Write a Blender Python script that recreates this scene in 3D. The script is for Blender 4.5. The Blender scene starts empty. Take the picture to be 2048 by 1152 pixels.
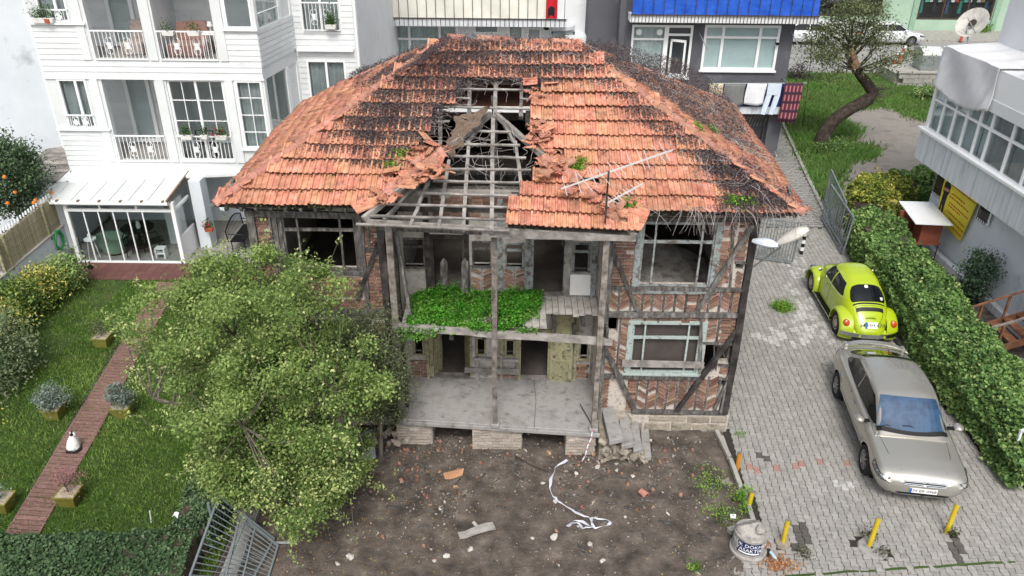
import bpy, math, random
import numpy as np
from mathutils import Vector, Matrix
random.seed(7); rng=np.random.default_rng(7)
S=bpy.context.scene; COL=S.collection
# ---------------------------------------------------------------- camera
F_PX=1560.0; PITCH=math.radians(28.35); ROLL=math.radians(.57); HC=11.9
_c,_s=math.cos(PITCH),math.sin(PITCH); _cr,_sr=math.cos(ROLL),math.sin(ROLL)
AX_R=np.array([_cr,_sr*_s,_sr*_c]); AX_D=np.array([_sr,-_cr*_s,-_cr*_c]); AX_F=np.array([0,_c,-_s])
cd=bpy.data.cameras.new('camera'); cam=bpy.data.objects.new('camera',cd); COL.objects.link(cam); S.camera=cam
cd.sensor_width=36; cd.lens=F_PX/2048*36; cd.clip_start=.1; cd.clip_end=800
cam.matrix_world=Matrix(((AX_R[0],-AX_D[0],-AX_F[0],0),(AX_R[1],-AX_D[1],-AX_F[1],0),(AX_R[2],-AX_D[2],-AX_F[2],HC),(0,0,0,1)))
# ---------------------------------------------------------------- world, sun, exposure
SUN_EL,SUN_AZ=math.radians(54),math.radians(181)      # azimuth clockwise from +Y
W=bpy.data.worlds.new('World'); S.world=W; W.use_nodes=True
nt=W.node_tree; nt.nodes.clear()
wo=nt.nodes.new('ShaderNodeOutputWorld'); bg=nt.nodes.new('ShaderNodeBackground'); sk=nt.nodes.new('ShaderNodeTexSky')
sk.sky_type='NISHITA'; sk.sun_disc=False; sk.sun_elevation=SUN_EL; sk.sun_rotation=SUN_AZ; sk.air_density=1.0; sk.dust_density=4.0; sk.ozone_density=1.0
hs=nt.nodes.new('ShaderNodeHueSaturation'); hs.inputs['Saturation'].default_value=.42
nt.links.new(sk.outputs[0],hs.inputs['Color']); nt.links.new(hs.outputs[0],bg.inputs['Color']); nt.links.new(bg.outputs[0],wo.inputs['Surface'])
bg.inputs['Strength'].default_value=.135
sl=bpy.data.lights.new('sun','SUN'); sl.energy=1.35; sl.angle=math.radians(18); sl.color=(1,.965,.91)
so=bpy.data.objects.new('sun',sl); COL.objects.link(so)
_d=Vector((math.sin(SUN_AZ)*math.cos(SUN_EL),math.cos(SUN_AZ)*math.cos(SUN_EL),math.sin(SUN_EL)))
so.rotation_euler=_d.to_track_quat('Z','Y').to_euler(); so.location=_d*60
S.view_settings.view_transform='Standard'; S.view_settings.look='None'; S.view_settings.gamma=1; S.view_settings.use_curve_mapping=False
S.view_settings.exposure=.66
S.render.engine='CYCLES'; S.render.resolution_x=1024; S.render.resolution_y=576
# ---------------------------------------------------------------- pixel -> place helpers (a pixel gives a direction; the plane it touches gives the distance)
def ray(x,y): return AX_F+AX_R*((x-1024)/F_PX)+AX_D*((y-576)/F_PX)
CAMP=np.array([0,0,HC])
def atz(x,y,z=0.): d=ray(x,y); return CAMP+d*((z-HC)/d[2])
def aty(x,y,Y): d=ray(x,y); return CAMP+d*(Y/d[1])
def atx(x,y,X): d=ray(x,y); return CAMP+d*(X/d[0])
def atpl(x,y,p,n): d=ray(x,y); return CAMP+d*(np.dot(np.array(p)-CAMP,n)/np.dot(d,n))
def proj(P):
    P=np.asarray(P,float)-CAMP; dz=P@AX_F
    return np.stack([1024+F_PX*(P@AX_R)/dz,576+F_PX*(P@AX_D)/dz],-1)
def inpoly(px,poly):
    px=np.atleast_2d(px); x,y=px[:,0],px[:,1]; r=np.zeros(len(px),bool); n=len(poly)
    for i in range(n):
        x1,y1=poly[i]; x2,y2=poly[(i+1)%n]
        if y1==y2: continue
        c=((y1>y)!=(y2>y))&(x<(x2-x1)*(y-y1)/(y2-y1)+x1); r^=c
    return r
# ---------------------------------------------------------------- mesh helpers
class MB:
    def __init__(s): s.v=[]; s.f=[]; s.r=[]; s.cur=0.
    def tint(s,r=None): s.cur=random.random() if r is None else r; return s
    def add(s,vs,fs):
        o=len(s.v); s.v.extend([tuple(map(float,p)) for p in vs]); s.f.extend([tuple(i+o for i in f) for f in fs]); s.r.extend([s.cur]*len(fs)); return s
    BOXF=[(0,3,2,1),(4,5,6,7),(0,1,5,4),(1,2,6,5),(2,3,7,6),(3,0,4,7)]
    def box(s,x0,y0,z0,x1,y1,z1): return s.add([(x0,y0,z0),(x1,y0,z0),(x1,y1,z0),(x0,y1,z0),(x0,y0,z1),(x1,y0,z1),(x1,y1,z1),(x0,y1,z1)],s.BOXF)
    def cbox(s,c,d): return s.box(c[0]-d[0]/2,c[1]-d[1]/2,c[2]-d[2]/2,c[0]+d[0]/2,c[1]+d[1]/2,c[2]+d[2]/2)
    def hexa(s,b,t): return s.add(list(b)+list(t),s.BOXF)
    def beam(s,p,q,w,h,up=(0,0,1),seg=1,wob=0.,tw=0.):
        p=Vector(p); q=Vector(q); d=(q-p); L=d.length
        if L<1e-6: return s
        d/=L; up=Vector(up); a=d.cross(up)
        if a.length<1e-4: a=d.cross(Vector((0,1,0)))
        a.normalize(); b=a.cross(d).normalized(); vs=[]; fs=[]
        for i in range(seg+1):
            c=p+d*(L*i/seg); ww,hh=w/2,h/2
            if wob: c=c+a*random.uniform(-wob,wob)+b*random.uniform(-wob,wob); ww*=random.uniform(.85,1.12); hh*=random.uniform(.85,1.12)
            vs+=[c-a*ww-b*hh,c+a*ww-b*hh,c+a*ww+b*hh,c-a*ww+b*hh]
            if i: o=4*i-4; fs+=[(o+k,o+(k+1)%4,o+4+(k+1)%4,o+4+k) for k in range(4)]
        fs+=[(3,2,1,0),tuple(4*seg+k for k in range(4))]
        return s.add(vs,fs)
    def tube(s,pts,r,n=6,cap=True):
        pts=[Vector(p) for p in pts]; m=len(pts)
        if not hasattr(r,'__len__'): r=[r]*m
        vs=[]; fs=[]; pa=None
        for i,p in enumerate(pts):
            t=(pts[min(i+1,m-1)]-pts[max(i-1,0)])
            if t.length<1e-9: t=Vector((0,0,1))
            t.normalize()
            a=(pa-t*pa.dot(t)) if pa is not None else t.cross(Vector((0,0,1)))
            if a.length<1e-3: a=t.cross(Vector((1,0,0)))
            a.normalize(); pa=a; b=t.cross(a)
            vs+=[p+(a*math.cos(2*math.pi*k/n)+b*math.sin(2*math.pi*k/n))*r[i] for k in range(n)]
            if i: o=n*(i-1); fs+=[(o+k,o+(k+1)%n,o+n+(k+1)%n,o+n+k) for k in range(n)]
        if cap: fs+=[tuple(range(n))[::-1],tuple(n*(m-1)+k for k in range(n))]
        return s.add(vs,fs)
    def lathe(s,prof,n=16,c=(0,0,0),sx=1,sy=1):
        vs=[]; fs=[]; m=len(prof)
        for i,(r,z) in enumerate(prof):
            vs+=[(c[0]+sx*r*math.cos(2*math.pi*k/n),c[1]+sy*r*math.sin(2*math.pi*k/n),c[2]+z) for k in range(n)]
            if i: o=n*(i-1); fs+=[(o+k,o+(k+1)%n,o+n+(k+1)%n,o+n+k) for k in range(n)]
        fs+=[tuple(range(n))[::-1],tuple(n*(m-1)+k for k in range(n))]
        return s.add(vs,fs)
    def prism(s,poly,z0,z1):
        n=len(poly); vs=[(x,y,z0) for x,y in poly]+[(x,y,z1) for x,y in poly]
        return s.add(vs,[tuple(range(n))[::-1],tuple(range(n,2*n))]+[(k,(k+1)%n,n+(k+1)%n,n+k) for k in range(n)])
    def slab(s,quad,t,n=None):     # 4+ point polygon thickened along -n
        q=[Vector(p) for p in quad]
        if n is None: n=(q[1]-q[0]).cross(q[2]-q[0]).normalized()
        n=Vector(n); m=len(q)
        return s.add(q+[p-n*t for p in q],[tuple(range(m)),tuple(range(m,2*m))[::-1]]+[(k,m+k,m+(k+1)%m,(k+1)%m) for k in range(m)])
    def grid(s,fn,nu,nv):
        vs=[fn(i/nu,j/nv) for j in range(nv+1) for i in range(nu+1)]
        return s.add(vs,[(j*(nu+1)+i,j*(nu+1)+i+1,(j+1)*(nu+1)+i+1,(j+1)*(nu+1)+i) for j in range(nv) for i in range(nu)])
    def xf(s,M,o=0):
        for i in range(o,len(s.v)): s.v[i]=tuple(M@Vector(s.v[i]))
        return s
def link(o,parent=None,mat=None):
    COL.objects.link(o)
    if parent is not None:
        o.parent=parent
        if not parent.get('_local'): o.matrix_parent_inverse=Matrix.Translation(-parent_loc(parent))
    return o
_PL={}
def parent_loc(p): return _PL.get(p.name,Vector((0,0,0)))
def tag(o,label=None,cat=None,group=None,kind=None):
    if label: o['label']=label
    if cat: o['category']=cat
    if group: o['group']=group
    if kind: o['kind']=kind
    return o
def thing(name,label,cat,loc=(0,0,0),group=None,local=False,rotz=0.):
    """Empty at the base of a thing. local=True: parts are in the thing's own frame, else in world coordinates."""
    o=bpy.data.objects.new(name,None); COL.objects.link(o); o.location=loc; o.rotation_euler=(0,0,rotz); o.empty_display_size=.1
    if local: o['_local']=1
    _PL[o.name]=Vector(loc)
    return tag(o,label,cat,group)
def meshof(name,mb,mat,smooth=False):
    me=bpy.data.meshes.new(name); me.from_pydata(mb.v,[],mb.f)
    if any(mb.r):
        a=me.attributes.new('rnd','FLOAT','FACE'); a.data.foreach_set('value',np.array(mb.r,dtype=np.float32))
    if mat is not None: me.materials.append(mat)
    if smooth: me.polygons.foreach_set('use_smooth',np.ones(len(me.polygons),bool))
    me.update(); return me
def sharp(me,ang=40):
    try: me.set_sharp_from_angle(angle=math.radians(ang))
    except Exception: pass
def ob(name,mb,mat,parent=None,smooth=False,label=None,cat=None,group=None,kind=None,bevel=0.):
    me=meshof(name,mb,mat,smooth)
    if smooth: sharp(me)
    o=bpy.data.objects.new(name,me); link(o,parent); tag(o,label,cat,group,kind)
    if bevel:
        b=o.modifiers.new('bevel','BEVEL'); b.width=bevel; b.segments=2; b.limit_method='ANGLE'
    return o
def struct(name,mb,mat,parent=None,smooth=False): return ob(name,mb,mat,parent,smooth,kind='structure')
def rawmesh(name,V,T,mat,rnd=None,smooth=False):
    """V (n,3), T (m,3) triangles, rnd (m,) per face."""
    me=bpy.data.meshes.new(name); n,m=len(V),len(T)
    me.vertices.add(n); me.vertices.foreach_set('co',np.ascontiguousarray(V,dtype=np.float32).ravel())
    me.loops.add(3*m); me.loops.foreach_set('vertex_index',np.ascontiguousarray(T,dtype=np.int32).ravel())
    me.polygons.add(m); me.polygons.foreach_set('loop_start',np.arange(0,3*m,3,dtype=np.int32))
    me.update(calc_edges=True)
    if rnd is not None:
        a=me.attributes.new('rnd','FLOAT','FACE'); a.data.foreach_set('value',np.ascontiguousarray(rnd,dtype=np.float32))
    if smooth: me.polygons.foreach_set('use_smooth',np.ones(m,bool))
    me.materials.append(mat); return me
def tris(F):
    T=[]
    for f in F:
        for k in range(1,len(f)-1): T.append((f[0],f[k],f[k+1]))
    return np.array(T)
def bulk(name,mb,mats,mat,parent=None,kind=None,rnd=None,**kw):
    """many copies of the shape mb joined into one mesh; mats: list of 4x4"""
    V=np.array(mb.v); T=tris(mb.f); A=np.array([np.array(m) for m in mats]); N=len(A)
    P=np.einsum('nij,vj->nvi',A[:,:3,:3],V)+A[:,None,:3,3]
    TT=(T[None]+(np.arange(N)*len(V))[:,None,None]).reshape(-1,3)
    r=rng.random(N) if rnd is None else np.asarray(rnd)
    me=rawmesh(name,P.reshape(-1,3),TT,mat,np.repeat(r,len(T)))
    o=bpy.data.objects.new(name,me); link(o,parent); tag(o,kind=kind,**kw); return o
def pieces(name,mb,mats,mat,parent,limit=300,stuff=None,kind_of=None):
    """separate copies that share mesh data (the first `limit`), the rest joined as stuff"""
    me=meshof(name,mb,mat); pl=Matrix.Translation(-parent_loc(parent)) if not parent.get('_local') else None
    for m in mats[:limit]:
        o=bpy.data.objects.new(name,me); COL.objects.link(o); o.parent=parent
        if pl is not None: o.matrix_parent_inverse=pl
        o.matrix_basis=Matrix(m)
    if len(mats)>limit: bulk(stuff or name+'_field',mb,mats[limit:],mat,parent,kind='stuff')
def TRS(loc,rot=(0,0,0),sc=(1,1,1)):
    from mathutils import Euler
    return Matrix.LocRotScale(Vector(loc),Euler(rot),Vector(sc))
def frame(o,x,y,z): # matrix from axes
    return Matrix(((x[0],y[0],z[0],o[0]),(x[1],y[1],z[1],o[1]),(x[2],y[2],z[2],o[2]),(0,0,0,1)))
# ---------------------------------------------------------------- materials
def srgb(h):
    h=h.lstrip('#'); f=lambda c:(c/12.92 if c<=.04045 else ((c+.055)/1.055)**2.4)
    return tuple(f(int(h[i:i+2],16)/255) for i in (0,2,4))
def M(name,cols,scale=4.,detail=5.,rough=.8,bump=.0,bscale=None,metal=0.,rnd=0.,rndramp=False,stretch=None,spec=.35,coat=0.,trans=0.,spread=(.3,.7),dirt=None,hue=0.,bdist=.02,world=False):
    m=bpy.data.materials.new(name); m.use_nodes=True; t=m.node_tree; N=t.nodes; L=t.links; b=N['Principled BSDF']
    b.inputs['Roughness'].default_value=rough; b.inputs['Metallic'].default_value=metal; b.inputs['Specular IOR Level'].default_value=spec
    if coat: b.inputs['Coat Weight'].default_value=coat; b.inputs['Coat Roughness'].default_value=.04
    if isinstance(cols[0],(int,float)): cols=[cols]
    tc=N.new('ShaderNodeTexCoord'); oi=N.new('ShaderNodeObjectInfo'); at=N.new('ShaderNodeAttribute'); at.attribute_name='rnd'
    sm=N.new('ShaderNodeMath'); sm.operation='ADD'; L.new(oi.outputs['Random'],sm.inputs[0]); L.new(at.outputs['Fac'],sm.inputs[1])
    fr=N.new('ShaderNodeMath'); fr.operation='FRACT'; L.new(sm.outputs[0],fr.inputs[0])
    vec=tc.outputs['Object']
    if rnd or rndramp:
        ad=N.new('ShaderNodeVectorMath'); ad.operation='ADD'; ml=N.new('ShaderNodeMath'); ml.operation='MULTIPLY'; ml.inputs[1].default_value=37.
        L.new(fr.outputs[0],ml.inputs[0]); L.new(vec,ad.inputs[0]); L.new(ml.outputs[0],ad.inputs[1]); vec=ad.outputs[0]
    if stretch:
        mp=N.new('ShaderNodeMapping'); mp.inputs['Scale'].default_value=stretch; L.new(vec,mp.inputs['Vector']); vec=mp.outputs[0]
    def noise(sc,d=detail):
        n=N.new('ShaderNodeTexNoise'); n.inputs['Scale'].default_value=sc; n.inputs['Detail'].default_value=d; n.inputs['Roughness'].default_value=.62; L.new(vec,n.inputs['Vector']); return n.outputs['Fac']
    def ramp(fac,cs,sp):
        r=N.new('ShaderNodeValToRGB'); e=r.color_ramp.elements; n=len(cs)
        for i,c in enumerate(cs):
            p=sp[0]+(sp[1]-sp[0])*i/max(n-1,1)
            if i<2: e[i].position=p; e[i].color=(*c,1)
            else: x=e.new(p); x.color=(*c,1)
        L.new(fac,r.inputs[0]); return r.outputs[0]
    if len(cols)==1: c=N.new('ShaderNodeRGB'); c.outputs[0].default_value=(*cols[0],1); col=c.outputs[0]
    elif rndramp: col=ramp(fr.outputs[0],cols,(0,1))
    else: col=ramp(noise(scale),cols,spread)
    if dirt:      # (colour, scale, amount threshold low, high)
        dn=ramp(noise(dirt[1]),[(0,0,0),(1,1,1)],(dirt[2],dirt[3])); mx=N.new('ShaderNodeMix'); mx.data_type='RGBA'; L.new(dn,mx.inputs[0]); L.new(col,mx.inputs[6]); mx.inputs[7].default_value=(*dirt[0],1); col=mx.outputs[2]
    if rnd or hue:
        h=N.new('ShaderNodeHueSaturation'); mr=N.new('ShaderNodeMapRange'); mr.inputs['To Min'].default_value=1-rnd; mr.inputs['To Max'].default_value=1+rnd
        L.new(fr.outputs[0],mr.inputs[0]); L.new(mr.outputs[0],h.inputs['Value']); L.new(col,h.inputs['Color'])
        if hue:
            m2=N.new('ShaderNodeMapRange'); m2.inputs['To Min'].default_value=.5-hue; m2.inputs['To Max'].default_value=.5+hue
            f2=N.new('ShaderNodeMath'); f2.operation='MULTIPLY'; f2.inputs[1].default_value=7.3; f3=N.new('ShaderNodeMath'); f3.operation='FRACT'
            L.new(fr.outputs[0],f2.inputs[0]); L.new(f2.outputs[0],f3.inputs[0]); L.new(f3.outputs[0],m2.inputs[0]); L.new(m2.outputs[0],h.inputs['Hue'])
        col=h.outputs[0]
    L.new(col,b.inputs['Base Color'])
    if bump:
        bp=N.new('ShaderNodeBump'); bp.inputs['Strength'].default_value=bump; bp.inputs['Distance'].default_value=bdist
        L.new(noise(bscale or scale*4),bp.inputs['Height']); L.new(bp.outputs[0],b.inputs['Normal'])
    if trans:
        tr=N.new('ShaderNodeBsdfTranslucent'); L.new(col,tr.inputs['Color']); mix=N.new('ShaderNodeMixShader'); mix.inputs[0].default_value=trans
        L.new(b.outputs[0],mix.inputs[1]); L.new(tr.outputs[0],mix.inputs[2]); L.new(mix.outputs[0],N['Material Output'].inputs['Surface'])
    return m
def GLASS(name,tint=(.9,.93,.93),rough=.02,a=.035):
    """thin window pane: clear pane with mirror reflection"""
    m=bpy.data.materials.new(name); m.use_nodes=True; t=m.node_tree; N=t.nodes; L=t.links; N.remove(N['Principled BSDF'])
    g=N.new('ShaderNodeBsdfGlossy'); g.inputs['Roughness'].default_value=rough; tr=N.new('ShaderNodeBsdfTransparent'); tr.inputs['Color'].default_value=(*tint,1)
    fz=N.new('ShaderNodeLayerWeight'); fz.inputs['Blend'].default_value=.5; pw=N.new('ShaderNodeMath'); pw.operation='POWER'; pw.inputs[1].default_value=3.5; L.new(fz.outputs['Facing'],pw.inputs[0])
    ad=N.new('ShaderNodeMath'); ad.operation='ADD'; ad.inputs[1].default_value=a; L.new(pw.outputs[0],ad.inputs[0])
    mx=N.new('ShaderNodeMixShader'); L.new(ad.outputs[0],mx.inputs[0]); L.new(tr.outputs[0],mx.inputs[1]); L.new(g.outputs[0],mx.inputs[2]); L.new(mx.outputs[0],N['Material Output'].inputs['Surface'])
    return m
MT={}
MT['wood']=M('weathered_grey_wood',[srgb('#262423'),srgb('#5a5754'),srgb('#8b8884')],scale=5,detail=9,stretch=(3,3,.8),rough=.95,bump=.5,bscale=22,rnd=.3,spread=(.28,.72))
MT['woodlight']=M('bleached_wood',[srgb('#5c5956'),srgb('#85817c'),srgb('#a19d98')],scale=4,rough=.95,bump=.4,bscale=25,rnd=.2)
MT['wooddark']=M('charred_wood',[srgb('#1c1a19'),srgb('#3b3735'),srgb('#575250')],scale=4,rough=.95,bump=.5,bscale=20,rnd=.25)
MT['bluewood']=M('flaking_blue_grey_paint',[srgb('#6f7675'),srgb('#929a99'),srgb('#5d5c5a')],scale=9,rough=.9,bump=.4,bscale=30,rnd=.12,dirt=(srgb('#5d564f'),6,.5,.6))
MT['mintwood']=M('flaking_mint_paint',[srgb('#8d9b97'),srgb('#a6b3af'),srgb('#7c8582')],scale=8,rough=.85,bump=.25,bscale=30,rnd=.08,dirt=(srgb('#6b6459'),7,.58,.66))
MT['olivewood']=M('faded_olive_paint',[srgb('#7f7d5f'),srgb('#9a9778'),srgb('#6b6853')],scale=6,rough=.9,bump=.3,bscale=25,rnd=.12,dirt=(srgb('#5d564b'),9,.55,.65))
MT['brick']=M('old_brick',[srgb('#5e463e'),srgb('#82604f'),srgb('#9c7c6c')],scale=9,rough=.95,bump=.4,bscale=60,rnd=.4,hue=.018,dirt=(srgb('#b3a89e'),12,.56,.7))
MT['mortar']=M('crumbling_mortar',[srgb('#9a9188'),srgb('#c3bbb2'),srgb('#82766d')],scale=9,rough=1,bump=.7,bscale=30)
MT['plaster']=M('old_plaster',[srgb('#8f8b86'),srgb('#b3afa8'),srgb('#6f6a66')],scale=3,rough=1,bump=.4,bscale=18)
MT['concrete']=M('porch_concrete',[srgb('#7f7d7a'),srgb('#989693'),srgb('#878580')],scale=2.2,rough=.95,bump=.25,bscale=40,dirt=(srgb('#6e6c66'),5,.56,.7))
MT['tile']=M('clay_roof_tile',[srgb('#996751'),srgb('#be8369'),srgb('#ca9b84')],scale=6,rough=.9,bump=.3,bscale=40,rnd=.2,hue=.01,dirt=(srgb('#4d3f38'),5,.57,.78))
MT['tileridge']=M('clay_ridge_tile',[srgb('#8d6252'),srgb('#ab7a68'),srgb('#b98f7f')],scale=7,rough=.9,bump=.3,bscale=40,rnd=.2,hue=.01,dirt=(srgb('#51402f'),7,.6,.75))
MT['dark']=M('dark_interior',[srgb('#5a544e'),srgb('#77706a')],scale=2,rough=1)
MT['white']=M('white_paint',[srgb('#e3e4e2'),srgb('#efefee')],scale=2,rough=.55,dirt=(srgb('#c9cbc9'),1.2,.58,.75))
MT['pvc']=M('white_plastic_frame',[srgb('#eceeee')],rough=.35)
MT['glass']=GLASS('window_glass')
MT['black']=M('black_plastic',[srgb('#141414')],rough=.5)
MT['chrome']=M('chrome',[srgb('#cfd2d4')],rough=.16,metal=1.)
MT['steel']=M('galvanised_steel',[srgb('#8d9494'),srgb('#a4abab')],scale=6,rough=.5,metal=.6)
MT['greymetal']=M('grey_painted_metal',[srgb('#666e71'),srgb('#7d8588')],scale=5,rough=.55,rnd=.05,dirt=(srgb('#6a5d50'),9,.66,.75))
def LEAF(name,cols,rnd=.0,trans=.3): return M(name,cols,rndramp=True,rough=.55,spec=.25,trans=trans)
# ================================================================ foliage helpers
def leaves(name,P,size,mat,parent=None,up=.6,asp=.55,rnd=None,kind=None,fold=.25,jit=.35,**kw):
    P=np.asarray(P,float); n=len(P)
    d=rng.normal(size=(n,3)); d/=np.linalg.norm(d,axis=1)[:,None]                      # leaf length direction
    nr=rng.normal(size=(n,3)); nr[:,2]=np.abs(nr[:,2])+up*2; nr-=d*np.sum(nr*d,1)[:,None]; nr/=np.linalg.norm(nr,axis=1)[:,None]
    sd=np.cross(d,nr); s=size*(1+jit*rng.uniform(-1,1,n))[:,None]
    a=P-d*s*.5; b=P+d*s*.5; m=P-d*s*.08-nr*s*0; l=m+sd*s*asp*.5+nr*s*fold*.4; r=m-sd*s*asp*.5+nr*s*fold*.4
    V=np.stack([a,l,b,r],1).reshape(-1,3); i=np.arange(n)*4
    T=np.stack([np.stack([i,i+2,i+1],1),np.stack([i,i+3,i+2],1)],1).reshape(-1,3)
    r_=rng.random(n) if rnd is None else np.clip(rnd,0,.999)
    me=rawmesh(name,V,T,mat,np.repeat(r_,2)); o=bpy.data.objects.new(name,me); link(o,parent); return tag(o,kind=kind,**kw)
def blades(name,P,h,mat,parent=None,w=.02,lean=.5,rnd=None,kind=None,**kw):
    P=np.asarray(P,float); n=len(P); an=rng.uniform(0,2*np.pi,n); hh=h*rng.uniform(.6,1.3,n)
    sd=np.stack([np.cos(an),np.sin(an),np.zeros(n)],1)*(w/2); ln=rng.normal(size=(n,2))*lean*hh[:,None]
    t=P+np.stack([ln[:,0],ln[:,1],hh],1); V=np.stack([P-sd,P+sd,t],1).reshape(-1,3); T=np.arange(3*n).reshape(-1,3)
    me=rawmesh(name,V,T,mat,rng.random(n) if rnd is None else rnd); o=bpy.data.objects.new(name,me); link(o,parent); return tag(o,kind=kind,**kw)
def vnoise(P,sc,seed=0):
    """cheap smooth value noise in [-1,1] from summed sines"""
    P=np.asarray(P)*sc; r=np.random.default_rng(seed); o=np.zeros(len(P))
    for k in range(6):
        w=r.normal(size=P.shape[1])*(1+.5*k); o+=np.sin(P@w+r.uniform(0,6.28))/(1+.4*k)
    return o/3.0
def scatter_poly(poly,n,z=0.):
    poly=np.array(poly); lo=poly.min(0); hi=poly.max(0); out=[]
    while sum(map(len,out))<n:
        q=rng.uniform(lo,hi,(n,2)); out.append(q[inpoly(q,[tuple(p) for p in poly])])
    q=np.concatenate(out)[:n]; return np.column_stack([q,np.full(n,z)])
# ================================================================ ground, lawn, yard, paving, street
MT['soil']=M('bare_soil',[srgb('#3c3632'),srgb('#574f48'),srgb('#6b625a'),srgb('#91877c')],scale=2.4,detail=12,rough=1,bump=.9,bscale=22,bdist=.05,spread=(.3,.75),dirt=(srgb('#332e2b'),.8,.54,.72))
MT['farsoil']=M('trodden_ground',[srgb('#706a64'),srgb('#8a847d'),srgb('#7b756e')],scale=.9,detail=9,rough=1,bump=.3,bscale=6)
MT['asphalt']=M('worn_asphalt',[srgb('#7f7e7d'),srgb('#908f8d'),srgb('#777675')],scale=.5,detail=9,rough=.95,bump=.1,bscale=60)
MT['lawnsoil']=M('lawn_earth',[srgb('#344420'),srgb('#425527'),srgb('#4f4830')],scale=1.1,detail=7,rough=1,bump=.4,bscale=30,spread=(.38,.75))
MT['block']=M('paving_block',[srgb('#85837e'),srgb('#9b9994')],scale=8,rough=.95,bump=.2,bscale=60,rnd=.1,dirt=(srgb('#6b6862'),5,.6,.75))
MT['blockpale']=M('chalky_paving_block',[srgb('#8c8a86'),srgb('#a9a8a4'),srgb('#bbbab7')],scale=9,rough=.95,rnd=.1)
MT['blockred']=M('red_paving_block',[srgb('#94716a'),srgb('#9f7f77')],scale=8,rough=.95,rnd=.06)
MT['sand']=M('joint_sand',[srgb('#2d2a27'),srgb('#3b3733')],scale=6,rough=1)
MT['kerb']=M('kerb_concrete',[srgb('#8c8a83'),srgb('#a6a49d')],scale=3,rough=.95,bump=.2,bscale=30,rnd=.06,dirt=(srgb('#6a6a55'),4,.6,.75))
MT['farpave']=M('alley_paving',[srgb('#7d7b76'),srgb('#8e8c86')],scale=6,rough=.95,bump=.3,bscale=14)
MT['terracotta']=M('terracotta_floor',[srgb('#5d3e3a'),srgb('#6b4a45')],scale=4,rough=.8,rnd=.08)
MT['grass']=LEAF('grass_blade',[srgb('#4b662c'),srgb('#608236'),srgb('#789c44'),srgb('#95aa5e')],trans=.35)
MT['lotgrass']=LEAF('meadow_blade',[srgb('#46652f'),srgb('#557c37'),srgb('#669243'),srgb('#839058')],trans=.35)
g=MB().add([(-300,-150,-.09),(300,-150,-.09),(300,400,-.09),(-300,400,-.09)],[(0,1,2,3)]); struct('ground',g,MT['farsoil'])
# yard of bare soil with relief
def yz(x,y):
    p=np.array([[x,y]]); 
    return .035*vnoise(p,.8,3)[0]+.02*vnoise(p,2.6,4)[0]+.012*vnoise(p,7,5)[0]
y=MB().grid(lambda u,v:(lambda X,Y:(X,Y,yz(X,Y)-(.05 if X>4.6 else 0)))(-5.6+10.7*u,5.5+17*v),110,170); struct('soil_yard',y,MT['soil'],smooth=True)
# lawn
LAWN=[(-15.1,8.5),(-5.65,8.5),(-5.65,12.2),(-6.1,15.0),(-6.1,22.35),(-15.1,22.35)]
lz=lambda x,y:.02*float(vnoise(np.array([[x,y]]),.9,8)[0])
struct('lawn',MB().add([(x,y,-.02) for x,y in LAWN],[tuple(range(6))]),MT['lawnsoil'])
q=scatter_poly(LAWN,150000); n1=vnoise(q[:,:2],.55,11); n2=vnoise(q[:,:2],2.2,12)
bare=(n1+.5*n2>.95)|((q[:,0]<-12.4)&(vnoise(q[:,:2],1.1,9)>.1)&(rng.random(len(q))<.75)&(q[:,1]>15.5))
q=q[~bare]; nn=vnoise(q[:,:2],1.5,10); q[:,2]=-.02
blades('lawn_grass',q,.075,MT['grass'],w=.024,lean=.45,rnd=np.clip(.45+.3*nn+rng.normal(size=len(q))*.16,0,.99),kind='stuff',label='short mown green grass covering the garden lawn',cat='grass')
# terracotta patio in front of the sunroom
pt=struct('patio',MB().box(-14.55,22.35,-.06,-6.3,23.62,-.012),MT['sand'])
ms=[]
for i in range(27):
    for j in range(4): ms.append(TRS((-14.4+i*.3,22.5+j*.3,0)))
pieces('floor_tile',MB().cbox((0,0,-.008),(.292,.292,.024)),ms,MT['terracotta'],pt)
MT['greyfloor']=M('grey_floor',[srgb('#8b8884'),srgb('#9a9792')],scale=1.5,rough=.8,dirt=(srgb('#77746f'),3,.55,.7))
struct('side_passage',MB().box(-10.95,23.62,-.06,-5.8,31,.01).box(-15.2,23.62,-.06,-10.95,31,.012),MT['greyfloor'])
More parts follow.
